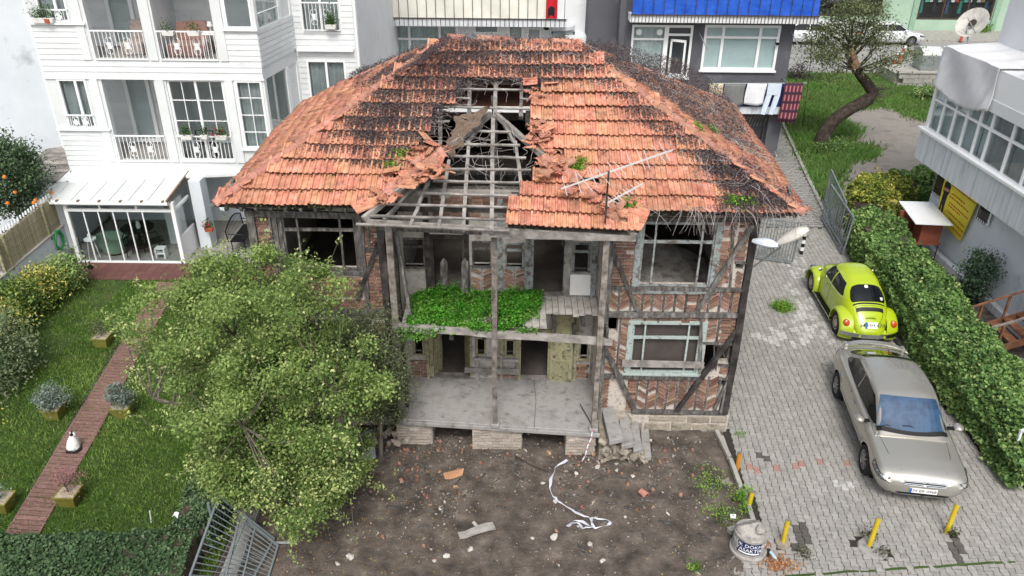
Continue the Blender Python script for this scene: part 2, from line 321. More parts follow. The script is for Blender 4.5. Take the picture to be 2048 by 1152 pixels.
# ---- paved driveway
def dr_left(y): return 2.85+.25*math.sin(y*5) if y<11.15 else (5.12 if y<22.4 else 6.5)
def dr_right(y):
    if y<13.4: return 13.5
    return float(np.interp(y,[13.4,14,19.1,25.2,28.9,41],[11.6,11.0,11.1,12.0,12.35,14.3]))
bed=MB(); ys=[5.5,8,10,11.1,11.2,13.39,13.41,15,19,22.3,22.5,25,27.2]
L=[(dr_left(a),a) for a in ys]; R=[(dr_right(a),a) for a in ys]
for i in range(len(ys)-1): bed.add([(*L[i],-.034),(*R[i],-.034),(*R[i+1],-.034),(*L[i+1],-.034)],[(0,1,2,3)])
drive=struct('paved_driveway',bed,MT['sand'])
BL,BP,WE,WM=.205,.150,.172,.128
def bone(sc=1.):
    y1,y2=BL/2,BL/8; e,m=WE/2,WM/2; q=BL*3/8
    pts=[(-e,-y1),(e,-y1),(e,-q),(m,-y2),(m,y2),(e,q),(e,y1),(-e,y1),(-e,q),(-m,y2),(-m,-y2),(-e,-q)]
    g_=.0065; 
    def off(p,d): return (p[0]-math.copysign(d,p[0]),p[1]-math.copysign(d,p[1]))
    o=[off(p,g_) for p in pts]; t=[off(p,g_+.005) for p in pts]
    n=12; b=MB().add([(x,y,-.03) for x,y in o]+[(x,y,-.005) for x,y in o]+[(x,y,0) for x,y in t],[(k,(k+1)%n,n+(k+1)%n,n+k) for k in range(n)]+[(n+k,n+(k+1)%n,2*n+(k+1)%n,2*n+k) for k in range(n)])
    o2=2*n; b.add([b.v[o2+i] for i in range(n)],[(0,1,2,11),(11,2,3,10),(10,3,4,9),(9,4,5,8),(8,5,6,7)]); return b
ang=math.radians(-4); ca,sa=math.cos(ang),math.sin(ang); cx,cy=8.,14.
B0,Bp,Br,Bd=[],[],[],[]
DARK=[[(1588,1042),(1606,1046),(1622,1080),(1604,1102),(1585,1092)],[(1895,1080),(1925,1078),(1930,1120),(1900,1125)],[(1520,900),(1545,905),(1535,925),(1520,920)]]
SKIP=[atz(*p)[:2] for p in [(1740,1092),(1760,1105),(1725,1085),(1900,1068),(1565,1090)]]
RED=[atz(*p)[:2] for p in [(1505,937),(1550,934),(1597,930),(1645,925),(1690,922),(1310,1130),(1365,1123)]]
PALE=[[(1560,560),(1640,590),(1640,640),(1690,670),(1650,700),(1560,690),(1500,670),(1560,650),(1600,620)],[(1560,520),(1610,515),(1620,560),(1590,560)],[(1650,955),(1710,965),(1700,985),(1660,985)]]
for i in range(-75,60):
    for j in range(-60,80):
        u=i*BP; v=j*BL+(BL/2 if i%2 else 0); X=cx+u*ca-v*sa; Y=cy+u*sa+v*ca
        if not(6.2<Y<27.1) or not(dr_left(Y)+.09<X<dr_right(Y)-.05): continue
        if Y<11.6 and X<5.1:
            if X<3.4 and random.random()<(3.7-X)*.9: continue
            if Y>11.05 : continue
        if any((X-a)**2+(Y-b)**2<(.2 if k<3 else .14)**2 for k,(a,b) in enumerate(SKIP)): continue
        m=TRS((X,Y,random.gauss(0,.0035)),(random.gauss(0,.012),random.gauss(0,.012),ang+random.gauss(0,.012)))
        p=proj((X,Y,0))[None]
        if any((X-a)**2+(Y-b)**2<.012 for a,b in RED): Br.append(m)
        elif any(inpoly(p,P)[0] for P in PALE) and random.random()<.5: Bp.append(m)
        elif any(inpoly(p+rng.normal(size=(1,2))*3,P)[0] for P in DARK): Bd.append(m)
        else: B0.append(m)
key=lambda m:m.translation.y if m.translation.y>10.4 else 99
pieces('dark_paving_block',bone(),Bd,M('dark_paving_block',[srgb('#4d4a46'),srgb('#5f5c57')],scale=8,rough=.8,rnd=.1),drive,limit=40)  # blocks inside the marked outlines get a darker grey
ob('mossy_joint',MB().beam(atz(1570,1152,.003),atz(2030,1123,.003),.05,.008,seg=24,wob=.012),MT['lawnsoil'],drive)
B0.sort(key=key); bn=bone()
pieces('paving_block',bn,B0,MT['block'],drive,limit=262,stuff='paving_blocks')
pieces('chalky_paving_block',bn,Bp,MT['blockpale'],drive,limit=0,stuff='chalky_paving_blocks')
pieces('red_paving_block',bn,Br,MT['blockred'],drive,limit=20)
# alley beyond the gate, kerb, vacant lot, street
al=MB().add([(6.5,27.2,-.03),(dr_right(27.2),27.2,-.03),(14.35,41.3,-.03),(8,41.3,-.03)],[(0,1,2,3)])
alley=struct('alley',al,MT['farpave'])
cm=[]; bx_=MB().cbox((0,0,-.012),(.28,.19,.03))
for r in range(70):
    Y=27.35+r*.2
    for c in range(20):
        X=float(np.interp(Y,[27.2,41.3],[dr_right(27.2),14.3]))-.2-c*.29-(.14 if r%2 else 0)
        if X>7.2 and Y<41: cm.append(TRS((X,Y,random.gauss(0,.003)),(0,0,random.gauss(0,.02))))
bulk('alley_blocks',bx_,cm,MT['block'],alley,kind='stuff')
kb=MB()
kpts=[(12.0,25.6),(12.35,28.9),(13.2,34.2),(14.35,41.)]
kerb=struct('kerb',MB().beam((*kpts[0],-.05),(*kpts[0],-.04),.01,.01),MT['kerb'])
def kerbline(parent,a,b,w=.14,h=.14,L=.8,z=.02):
    a=Vector((*a,0)); b=Vector((*b,0)); d=b-a; n=max(1,int(d.length/L))
    for i in range(n):
        p=a+d*(i/n+.004); q=a+d*((i+1)/n-.004); ob('kerbstone',MB().beam((p.x,p.y,z),(q.x,q.y,z+random.uniform(-.008,.008)),w,h),MT['kerb'],parent,bevel=.01)
for a,b in zip(kpts,kpts[1:]): kerbline(kerb,a,b)
yk=struct('yard_kerb',MB().box(5.0,11.7,-.08,5.1,14.9,-.03),MT['kerb'])
for a,b,z in [((4.93,14.85),(5.02,13.9),.04),((5.03,13.85),(5.03,12.9),.03),((5.06,12.8),(5.03,11.75),.03)]: kerbline(yk,a,b,.1,.12,1.2,z)
ob('kerbstone',MB().beam((4.45,11.62,.04),(4.95,11.78,.06),.13,.13,seg=3,wob=.01),MT['kerb'],yk)
struct('vacant_lot',MB().add([(12.1,25.7,-.05),(40,25.7,-.05),(40,52.2,-.05),(14.3,52.2,-.05),(14.3,41,-.05)],[(0,1,2,3,4)]),MT['farsoil'])
# grass of the lot, densities set where the photo shows it
GR=[[(1566,150),(1830,148),(1815,185),(1905,178),(1890,245),(1830,235),(1780,210),(1700,215),(1655,232),(1690,250),(1720,262),(1690,290),(1760,300),(1740,318),(1700,320),(1690,335),(1660,420),(1610,330),(1570,235)]]
pp=[]
while len(pp)<60000:
    q=rng.uniform([12.2,26],[32,52.3],(60000,2)); q=np.column_stack([q,np.full(len(q),-.05)]); px=proj(q)
    k=inpoly(px+rng.normal(size=px.shape)*[9,5],GR[0])&(vnoise(q[:,:2],.8,21)+rng.normal(size=len(q))*.35>-.75); pp.extend(q[k])
pp=np.array(pp)[:60000]
blades('lot_grass',pp,.26,MT['lotgrass'],w=.075,lean=.5,rnd=np.clip(.45+.3*vnoise(pp[:,:2],.7,22)+rng.normal(size=len(pp))*.15,0,.99),kind='stuff',label='rough green grass and weeds growing over the vacant lot',cat='grass')
struct('street',MB().box(-60,52.6,-.06,120,63.9,-.01),MT['asphalt'])
nk=struct('near_street_kerb',MB().box(-20,52.35,-.06,60,52.6,.1),MT['kerb'])
fk=struct('far_pavement',MB().box(-60,63.9,-.06,120,68.6,.12),MT['kerb'])
# ================================================================ the ruined timber-framed house
HY=15.0; RY=16.0
house=thing('ruined_house','derelict two-storey timber and brick house with half collapsed red tile roof','house',(0,15,0))
U=lambda x,y:aty(x,y,HY); UR=lambda x,y:aty(x,y,RY)
def wallpanel(mb,x0,x1,z0,z1,Y,t,ops):
    """wall in the XZ plane (front at Y, thickness t) with real rectangular openings"""
    xs=sorted({x0,x1,*[max(x0,min(x1,v)) for o in ops for v in o[:2]]}); zs=sorted({z0,z1,*[max(z0,min(z1,v)) for o in ops for v in o[2:]]})
    for i in range(len(xs)-1):
        for j in range(len(zs)-1):
            cx_,cz_=(xs[i]+xs[i+1])/2,(zs[j]+zs[j+1])/2
            if any(o[0]<cx_<o[1] and o[2]<cz_<o[3] for o in ops): continue
            a,b,c,d=xs[i],xs[i+1],zs[j],zs[j+1]
            mb.add([(a,Y,c),(b,Y,c),(b,Y,d),(a,Y,d)],[(0,1,2,3)]); mb.add([(a,Y+t,c),(b,Y+t,c),(b,Y+t,d),(a,Y+t,d)],[(3,2,1,0)])
    for o in list(ops)+[(x0,x1,z0,z1)]:
        a,b,c,d=o; mb.add([(a,Y,c),(b,Y,c),(b,Y,d),(a,Y,d),(a,Y+t,c),(b,Y+t,c),(b,Y+t,d),(a,Y+t,d)],[(0,4,5,1),(1,5,6,2),(2,6,7,3),(3,7,4,0)])
    return mb
def rect(fn,x0,y0,x1,y1):
    a,b=fn(x0,(y0+y1)/2),fn(x1,(y0+y1)/2); c,d=fn((x0+x1)/2,y1),fn((x0+x1)/2,y0); return (a[0],b[0],c[2],d[2])
def timber(name,fn,p,q,w,h=None,mat='wood',dy=-.03,seg=6,wob=.006,parent=None):
    a,b=fn(*p),fn(*q); a[1]+=dy; b[1]+=dy
    return ob(name,MB().tint().beam(a,b,w,h or w,up=(0,1,0),seg=seg,wob=wob),MT[mat],parent or house)
# ---- brick infill
BR=MB().add([(-.5,-.5,-.48),(.49,-.5,-.5),(.5,.5,-.5),(-.5,.5,-.5),(-.49,-.5,.5),(.5,-.48,.47),(.5,.5,.5),(-.5,.5,.5)],MB.BOXF)
def courses(x0,x1,z0,z1,Y,h=.066,L=.215):
    ms=[]; r=0; z=z0+h/2+.006
    while z+h/2<z1:
        x=x0+(random.uniform(.02,.1) if r%2 else 0)
        if r%2: ms.append((x0,x-.012,z))
        while x<x1-.03:
            e=min(x+L*random.uniform(.85,1.05),x1-.004); ms.append((x,e,z)); x=e+.016
        z+=h+.018; r+=1
    return [TRS(((a+b)/2,Y+random.gauss(0,.005),z),(0,random.gauss(0,.025),0),(b-a,.05,h*random.uniform(.75,.95))) for a,b,z in ms if b-a>.03 and random.random()>.05]
def strip(x0,x1,z0,z1,Y,sg=1,a=.6,h=.064):
    w=x1-x0; L=w/math.cos(a)*.97; ms=[]; z=z0+.02
    while z<z1+.02:
        r=a+random.gauss(0,.05); l=L*random.uniform(.78,.95)
        if z-w*.28>z0-.03 and z+w*.28<z1+.05: ms.append(TRS(((x0+x1)/2,Y+random.gauss(0,.006),z),(0,sg*r,0),(l,.05,h*random.uniform(.78,1))))
        z+=.098
    return [m for m in ms if random.random()>.04]
def bricks(part,ms,limit=300):
    random.shuffle(ms); ms.sort(key=lambda m:-(m.to_scale()[0]*m.to_scale()[2])); pieces('brick',BR,ms,MT['brick'],part,limit,'small_bricks')
# ---- right wing
W1=rect(U,1276,448,1431,574); W2=rect(U,1258,648,1402,745)
XR0,XR1,ZP=2.02,5.12,.49
holeA=rect(U,1207,629,1236,667); holeB=rect(U,1408,688,1437,744); holeC=rect(U,1440,688,1464,727); holeD=rect(U,1471,524,1487,539); holeE=rect(U,1436,758,1452,775); holeF=(2.1,2.5,.55,1.35)
ops=[W1,W2,holeA,holeB,holeC,holeD,holeE]
rw=ob('front_wall',wallpanel(MB(),XR0,XR1,ZP,5.62,HY,.22,ops),MT['mortar'],house,label='brick and timber infill wall of the right wing')
bm=[]; YB=HY-.008
zb=U(1350,626)[2]; zs=U(1350,575)[2]; zsill=U(1330,752)[2]; zpl=U(1350,822)[2]
X=lambda px,py:U(px,py)[0]
bm+=courses(X(1222,530),W1[0]-.02,zs+.05,5.45,YB)                                    # left of upper window
bm+=courses(W1[1]+.02,X(1466,500),zs+.05,5.5,YB)+courses(X(1472,500),4.98,U(1480,520)[2],5.5,YB)+strip(X(1472,550),4.98,zs+.05,U(1480,541)[2],YB,1,.5)
bm+=courses(W1[0],W1[1],W1[3]+.05,5.6,YB)
xs=[X(p,600) for p in (1210,1238,1262,1285,1305,1328,1350,1372,1396,1418,1440,1462,1480)]; sg=1; studs=[]
for i,(a,b) in enumerate(zip(xs,xs[1:])):
    if i in (7,): bm+=courses(a+.02,b-.02,zb+.06,zs-.05,YB)
    else: bm+=strip(a+.02,b-.02,zb+.06,zs-.05,YB,sg)
    sg=-sg; studs.append((b,zb,zs))
bm+=courses(W2[0],W2[1],W2[3]+.05,zb-.06,YB)
for a,b in zip([W2[0],W2[0]+.3,W2[0]+.6,W2[0]+.95,W2[0]+1.3,W2[1]],[0]): pass
for f in (.18,.36,.55,.74): studs.append((W2[0]+(W2[1]-W2[0])*f,W2[3],zb))
xa,xb_=X(1238,690),W2[0]-.02
bm+=strip(xa,xb_,zsill+.08,zb-.06,YB,1,.45)
bm+=strip(X(1204,710),xa-.03,zsill+.08,U(1220,670)[2]-.05,YB,1,.5); studs.append((xa-.01,zsill,zb))
xm=X(1436,660); bm+=strip(W2[1]+.04,xm-.02,U(1420,683)[2],zb-.06,YB,-1,.3)+courses(xm+.02,XR1-.12,U(1450,684)[2],zb-.06,YB); studs.append((xm,U(1420,690)[2],zb))
bm+=courses(X(1439,742),X(1460,742),U(1450,752)[2],U(1450,730)[2],YB)
xs=[X(p,787) for p in (1252,1273,1294,1313,1333,1353,1373,1393,1413,1436)]; sg=-1
for i,(a,b) in enumerate(zip(xs,xs[1:])):
    if i==0: bm+=courses(a+.02,b-.02,zpl+.03,zsill-.05,YB)
    else: bm+=strip(a+.018,b-.018,zpl+.03,zsill-.05,YB,sg)
    sg=-sg; studs.append((b,zpl,zsill))
bm+=strip(XR0+.12,2.3,.62,zsill-.06,YB,-1,.5)
bricks(rw,bm)
for x,a,b in studs: ob('stud',MB().tint().beam((x,HY-.012,a),(x,HY-.012,b),.045,.05,up=(0,1,0),seg=3,wob=.003),MT['wood'],house)
for n,p,q,w in [('corner_post',(1511,440),(1448,824),.15),('beam',(1206,626),(1484,628),.12),('beam',(1212,574),(1496,578),.085),('beam',(1198,750),(1408,754),.1),('beam',(1262,820),(1452,824),.09),
    ('brace',(1218,482),(1276,622),.085),('brace',(1503,448),(1391,622),.1),('brace',(1205,684),(1270,818),.1),('brace',(1474,655),(1352,818),.11),('brace',(1462,742),(1428,815),.07),('brace',(1472,690),(1440,822),.09),
    ('plate',(1262,436),(1520,438),.1),('lath',(1428,690),(1425,738),.03),('lath',(1441,690),(1448,712),.03),('noggin',(1470,524),(1492,524),.05),('noggin',(1436,728),(1462,730),.05),('noggin',(1436,756),(1462,757),.05),('noggin',(1404,684),(1466,687),.05),('stud',(1402,630),(1398,752),.07),('stud',(1466,450),(1460,575),.05),('stud',(1228,485),(1220,575),.035)]:
    timber(n,U,p,q,w,mat='wooddark' if (n,p[0]) in (('corner_post',1511),('brace',1474)) else 'wood',dy=-.05 if n in('brace',) else -.03)
def window(o,Y,mat,vf=(.2,.8),tf=.72,fw=.085,dy=-.04,name='window',depth=.12,label=None,sash=True):
    a,b,c,d=o; m=MB()
    m.tint().box(a-fw*.6,Y+dy,c,a+fw*.4,Y+dy+depth,d); m.tint().box(b-fw*.4,Y+dy,c,b+fw*.6,Y+dy+depth,d); m.tint().box(a-fw*.6,Y+dy,d,b+fw*.6,Y+dy+depth,d+fw*.8); m.tint().box(a-fw*.9,Y+dy-.03,c-fw,b+fw*.9,Y+dy+depth,c)
    w=ob(name,m,MT[mat],house,bevel=.006,label=label); zt=c+(d-c)*tf
    ob('transom',MB().tint().beam((a,Y+.02,zt),(b,Y+.02,zt),.055,.06,seg=4,wob=.003),MT[mat],w)
    for f in vf:
        x=a+(b-a)*f; ob('mullion',MB().tint().beam((x,Y+.02,c),(x,Y+.02,d),.04,.05,up=(0,1,0),seg=4,wob=.003),MT[mat],w)
    if not sash: return w
    m=MB()
    for x in (a+fw*.4+.02,b-fw*.4-.02): m.tint().box(x-.02,Y,c,x+.02,Y+.05,d)
    m.box(a+.08,Y,c+.005,b-.08,Y+.05,c+.05); ob('sash',m,MT[mat],w); return w
window(W1,HY,'bluewood',fw=.14,label='large upper window with flaking blue-grey frame and no glass'); window(W2,HY,'mintwood',fw=.12,label='lower window with pale mint frame')
ob('dusty_blind',MB().box(W2[0],HY+.12,W2[2],W2[1],HY+.14,W2[3]),M('dusty_brown_cloth',[srgb('#453f3c'),srgb('#544d49')],scale=3,rough=.9),house); timber('nailed_board',U,(1243,722),(1406,726),.17,.03,'woodlight',dy=-.09)
# stone plinth of the right wing
pl=ob('plinth',MB().box(2.2,HY-.06,-.3,5.2,HY+.2,.42),MT['mortar'],house)
MT['stone']=M('rubble_stone',[srgb('#7b746a'),srgb('#9a9184'),srgb('#6a6459')],scale=5,rough=1,bump=.5,bscale=20,rnd=.2,dirt=(srgb('#5b5f3c'),4,.62,.74))
def rock(seed,n=2,sq=.75):
    import bmesh
    b=bmesh.new(); bmesh.ops.create_icosphere(b,subdivisions=n,radius=.5); r=np.random.default_rng(seed); co=np.array([v.co for v in b.verts])
    for k in range(5):
        d=r.normal(size=3); d/=np.linalg.norm(d); lim=r.uniform(.28,.42); t=co@d; over=t>lim; co[over]-=np.outer(t[over]-lim,d)
    co*=1+.06*vnoise(co,5,seed)[:,None]; co[:,2]*=sq
    m=MB().add(co,[tuple(v.index for v in f.verts) for f in b.faces]); b.free(); return m
ROCKS=[rock(i,1) for i in range(6)]
for x0,w,z,h in [(3.22,.62,.12,.24),(3.86,.5,.13,.26),(4.38,.8,.1,.2),(3.3,.9,.35,.18),(4.22,.55,.33,.2),(4.79,.4,.33,.2),(2.3,.5,.2,.34),(2.75,.42,.12,.22)]:
    ob('stone',MB().tint().box(x0,HY-.09+random.uniform(-.015,.015),z-h/2,x0+w-.02,HY+.05,z+h/2-.015),MT['stone'],pl,bevel=.025)
# ---- left wing (lower part stands behind the tree)
WL=rect(U,566,432,716,540); lw=ob('front_wall',wallpanel(MB(),-5.5,-2.5,.0,5.66,HY,.22,[WL,(-4.6,-3.2,1.4,2.9)]),MT['mortar'],house,label='brick infill wall of the left wing')
xq=X(542,450); bm=courses(-5.38,xq-.02,3.6,5.5,YB)+strip(xq+.02,WL[0]-.06,3.6,5.5,YB,1,.6)
xr=X(738,470); bm+=strip(WL[1]+.08,xr-.02,4.75,5.5,YB,-1,.5)+courses(xr+.02,-2.62,4.75,5.45,YB)+courses(WL[1]+.08,-2.62,3.4,4.7,YB)
bm+=courses(WL[0],WL[1],WL[3]+.1,5.62,YB)+courses(-5.4,-2.6,3.25,3.55,YB)+courses(WL[0],WL[1],3.55,WL[2]-.1,YB)+courses(-5.4,-4.7,.3,2.9,YB)+courses(-3.1,-2.6,.3,2.9,YB); bricks(lw,bm)
window(WL,HY,'wood',vf=(.22,.78),tf=.75,label='upper left window frame of bare grey timber')
window((-4.6,-3.2,1.4,2.9),HY,'wood')
for n,a,b,w in [('corner_post',(-5.45,5.62),(-5.45,0),.16),('beam',(-5.5,3.21),(-2.5,3.2),.13),('plate',(-5.55,5.55),(-2.4,5.5),.13),('stud',(xq,5.5),(xq,3.2),.05),('stud',(WL[0]-.1,5.5),(WL[0]-.1,3.2),.1),('stud',(WL[1]+.1,5.5),(WL[1]+.1,3.2),.1),('stud',(xr,5.5),(xr,4.7),.04),('beam',(WL[1],4.72),(-2.6,4.7),.06),('beam',(-5.5,.4),(-2.5,.4),.13)]:
    ob(n,MB().tint().beam((a[0],HY-.03,a[1]),(b[0],HY-.03,b[1]),w,w,up=(0,1,0),seg=5,wob=.006),MT['wood'],house)
timber('brace',U,(757,485),(716,594),.09,mat='wooddark',dy=-.06)
for f in (.1,.28,.46,.64,.82): ob('stud',MB().tint().beam((-4.75+1.5*f,HY-.02,WL[3]),(-4.75+1.5*f,HY-.02,5.55),.05,.05,up=(0,1,0)),MT['wooddark'],house)
# ---- recess with balcony: back wall, doors, windows
R_=lambda *a:rect(UR,*a)
UW=[R_(808,478,848,532),R_(946,484,981,530),R_(1012,488,1046,532),R_(1148,488,1178,541)]
UD=[R_(868,476,926,588),R_(1066,478,1128,590)]
LWn=[R_(829,668,846,706),R_(954,668,970,706),R_(1012,672,1028,708),R_(1160,674,1176,716)]
LD=[R_(866,650,941,752),R_(1041,664,1096,757)]; TR=[R_(1073,637,1092,662),R_(1121,637,1143,662)]
low=[(-.1-.28,.1,.75,.95)]
bw=ob('recess_wall',wallpanel(MB(),-2.5,2.05,.66,5.66,RY,.15,UW+UD+LWn+LD+TR),MT['plaster'],house,label='back wall of the porch with door and window openings')
zf=UD[0][2]
for o in UW:  # panels under the upper windows
    bm=[]; m=(o[0]+o[1])/2; w=o[1]-o[0]
    if o is UW[3]: ob('panel',MB().box(o[0]-.08,RY-.03,zf+.02,o[1]+.12,RY,o[2]-.1),MT['white'],bw); continue
    if o is UW[0]: continue
    bm=strip(o[0]-.05,m-.02,zf+.1,o[2]-.1,RY-.006,1,.4)+strip(m+.02,o[1]+.05,zf+.1,o[2]-.1,RY-.006,-1,.4); bricks(bw,bm)
    for x in (o[0]-.07,m,o[1]+.07): ob('stud',MB().tint().box(x-.02,RY-.03,zf,x+.02,RY,o[2]),MT['woodlight'],house)
bricks(bw,courses(-1.8,1.6,5.0,5.6,RY-.006)+courses(LWn[0][0]-.1,LWn[0][1]+.08,.75,1.25,RY-.006)+courses(LWn[3][0]-.06,LWn[3][1]+.06,.75,1.2,RY-.006)+courses(-.45,.1,.75,.95,RY-.006),120)
for o in UW: window(o,RY,'wood' if o[0]<-.2 else 'bluewood',vf=(),tf=.72,fw=.04,sash=False)
for o in LWn: window(o,RY,'olivewood',vf=(),tf=.8,fw=.04,sash=False)
for o in UD+LD:
    a,b,c,d=o; mt='olivewood' if o in LD else ('wooddark' if o is UD[0] else 'bluewood')
    f=ob('door_frame',MB().tint().box(a-.09,RY-.05,c,a+.01,RY+.1,d+.06).tint().box(b-.01,RY-.05,c,b+.09,RY+.1,d+.06).tint().box(a-.09,RY-.055,d,b+.09,RY+.1,d+.09),MT[mt],house,bevel=.006)
    ob('threshold',MB().tint().box(a-.1,RY-.08,c-.05,b+.1,RY+.12,c+.012),MT['woodlight'],f)
def door_leaf(hx,hy,z0,w,h,ang,mat='olivewood',sgn=1):
    M_=TRS((hx,hy,z0),(0,0,ang)); m=MB().tint(); m.box(0,-.018,0,sgn*w,.018,h) if sgn>0 else m.box(sgn*w,-.018,0,0,.018,h)
    m.xf(M_); d=ob('door',m,MT[mat],house)
    for k,(za,zb_) in enumerate(((.1,.62),(.7,1.1),(1.18,h-.1))):
        for sd in (-1,1):
            for x0,x1 in ((.07,w*.48),(w*.54,w-.07)):
                q=MB().tint().box(min(sgn*x0,sgn*x1),sd*.018 if sd>0 else -.028,za,max(sgn*x0,sgn*x1),.028 if sd>0 else -.018,zb_); ob('door_panel',q.xf(M_),MT[mat],d)
    ob('handle',MB().tube([Vector(p) for p in [(sgn*(w-.06),-.03,1.),(sgn*(w-.06),-.07,1.),(sgn*(w-.14),-.07,1.)]],.009).xf(M_),MT['black'],d)
    return d
hD=LD[0][3]-LD[0][2]
tag(door_leaf(LD[1][1]+.05,RY-.06,.68,.54,1.95,math.radians(-8)),label='open olive-green panelled door leaf on the porch')
door_leaf(LD[0][0]+.02,RY+.06,.68,.4,1.9,math.radians(68)); door_leaf(LD[0][1]-.02,RY+.06,.68,.4,1.9,math.radians(-70),sgn=-1)
for px,mt in ((800,'woodlight'),(856,'wooddark'),(934,'wooddark'),(1000,'bluewood'),(1056,'bluewood'),(1136,'woodlight'),(1188,'bluewood')):
    x=UR(px,530)[0]; ob('stud',MB().tint().beam((x,RY-.035,zf-.1),(x,RY-.035,5.5),.12,.06,up=(0,1,0),seg=4,wob=.004),MT[mt],house)
for px,mt in ((806,'olivewood'),(856,'olivewood'),(948,'woodlight'),(1003,'olivewood'),(1034,'olivewood'),(1150,'olivewood'),(1184,'woodlight')):
    x=UR(px,715)[0]; ob('stud',MB().tint().beam((x,RY-.045,.68),(x,RY-.045,2.95),.085,.06,up=(0,1,0),seg=4,wob=.004),MT[mt],house)
for px in (808,888,930): # pointed broken boards by the burnt door
    if px==808: continue
    a=UR(px,585); b=UR(px,512); ob('broken_board',MB().tint().add([(a[0]-.08,RY-.1,a[2]),(a[0]+.08,RY-.1,a[2]),(b[0]+.08,RY-.1,b[2]-.12),(b[0],RY-.1,b[2]),(b[0]-.08,RY-.1,b[2]-.12)]+[(a[0]-.08,RY-.06,a[2]),(a[0]+.08,RY-.06,a[2]),(b[0]+.08,RY-.06,b[2]-.12),(b[0],RY-.06,b[2]),(b[0]-.08,RY-.06,b[2]-.12)],[(0,1,2,3,4),(9,8,7,6,5)]+[(k,5+k,5+(k+1)%5,(k+1)%5) for k in range(5)]),MT['wood'],house)
timber('nailed_board',UR,(930,733),(1037,737),.16,.03,'woodlight',dy=-.14); 
for p,q in (((955,708),(955,758)),((1003,705),(1003,760)),((1034,718),(1034,761)),((948,713),(1037,716))): timber('post',UR,p,q,.06,mat='woodlight',dy=-.1)
# inner walls, floors and outer shell
sh=MB().box(5.02,HY+.22,0,5.12,22.1,5.7).box(-5.5,HY+.22,0,-5.4,22.1,5.7).box(-5.4,22.0,0,5.02,22.1,5.7); ob('outer_walls',sh,MT['mortar'],house)
ob('inner_walls',MB().box(2.02,HY+.22,.6,2.1,22,5.5).box(-2.58,HY+.0,.6,-2.5,22,5.5).box(-2.5,19.2,.6,2.02,19.3,5.5),MT['plaster'],house)
MT['soot']=M('sooty_boards',[srgb('#1f1c1a'),srgb('#332f2c')],scale=3,rough=1); ob('inner_floor',MB().box(-5.4,HY+.22,.5,5.02,22,.66).box(-5.4,HY+.22,3.02,-2.58,22,3.14).box(2.1,HY+.22,3.02,5.02,22,3.14).box(-2.5,RY+.15,3.02,2.02,22,3.1),MT['dark'],house)
ob('ceiling',MB().box(-5.4,HY+.22,5.5,-2.6,22,5.55).box(2.1,HY+.22,5.5,5.02,22,5.55).box(-2.5,17.6,5.45,2.02,22,5.5),MT['soot'],house)
ob('rubble_heap',MB().grid(lambda u,v:(2.3+2.6*u,15.4+2.5*v,3.15+.5*math.sin(3.14*u)*v+.06*float(vnoise(np.array([[u*9,v*9]]),1,5)[0])),14,12),MT['plaster'],house)
# return walls of the recess
ob('recess_return',MB().box(1.99,HY,.66,2.05,RY,5.6),MT['mortar'],house); ob('recess_return',MB().box(-2.53,HY,.66,-2.47,RY,5.6),MT['mortar'],house)
# ---- porch slab, piers, front posts
PF=[atz(798,838,.72),atz(1197,862,.72)]; PFL,PFR=PF
slab=MB().hexa([(PFL[0],PFL[1],.58),(PFR[0],PFR[1],.56),(2.12,16.1,.58),(-2.5,16.1,.58)],[(PFL[0],PFL[1],.73),(PFR[0],PFR[1],.7),(2.12,16.1,.72),(-2.5,16.1,.74)])
porch=ob('porch_slab',slab,MT['concrete'],house,bevel=.015)
lip=MB().hexa([(PFL[0]-.03,PFL[1]-.06,.6),(PFR[0]+.03,PFR[1]-.06,.57),(PFR[0]+.03,PFR[1]+.0,.57),(PFL[0]-.03,PFL[1]+.0,.6)],[(PFL[0]-.03,PFL[1]-.06,.7),(PFR[0]+.03,PFR[1]-.06,.67),(PFR[0]+.03,PFR[1]+.0,.67),(PFL[0]-.03,PFL[1]+.0,.7)])
ob('edge_moulding',lip,MT['concrete'],porch,bevel=.012)
cr=MB()
for a,b in (((1068,760),(1072,800)),((1072,800),(1068,860)),((842,770),(820,800)),((820,800),(815,832))): 
    p,q=atz(*a,.735),atz(*b,.73); cr.beam(p,q,.008,.006)
ob('crack',cr,MT['wooddark'],porch)
MT['whitebrick']=M('whitewashed_brick',[srgb('#8e857b'),srgb('#b0a89e'),srgb('#7a5a4c')],scale=5,rough=1,bump=.5,bscale=25,rnd=.15)
for p0,p1 in ((792,862),(946,1044),(1134,1192)):
    f=lambda px:PFL[0]+(PFR[0]-PFL[0])*(px-798)/(1197-798); yy=lambda x:PFL[1]+(PFR[1]-PFL[1])*(x-PFL[0])/(PFR[0]-PFL[0])
    x0,x1=f(p0),f(p1); Yp=yy((x0+x1)/2)+.03; pr=ob('pier',MB().box(x0,Yp,-.25,x1,Yp+.9,.57),MT['mortar'],house)
    ms=courses(x0,x1,-.02,.56,Yp-.005)+[Matrix.Translation((x1,Yp+.45,0))@Matrix.Rotation(math.pi/2,4,'Z')@Matrix.Translation((0,0,0))@m for m in courses(-.45,.45,-.02,.56,0)]
    pieces('brick',BR,ms,MT['whitebrick'],pr,300)
ob('under_porch_wall',MB().box(-2.5,15.3,-.2,2.1,15.5,.56),MT['stone'],house)
MT['post']=M('post_wood',[srgb('#3b3632'),srgb('#77716a'),srgb('#96908a')],scale=5,rough=.95,bump=.5,bscale=20,rnd=.15)
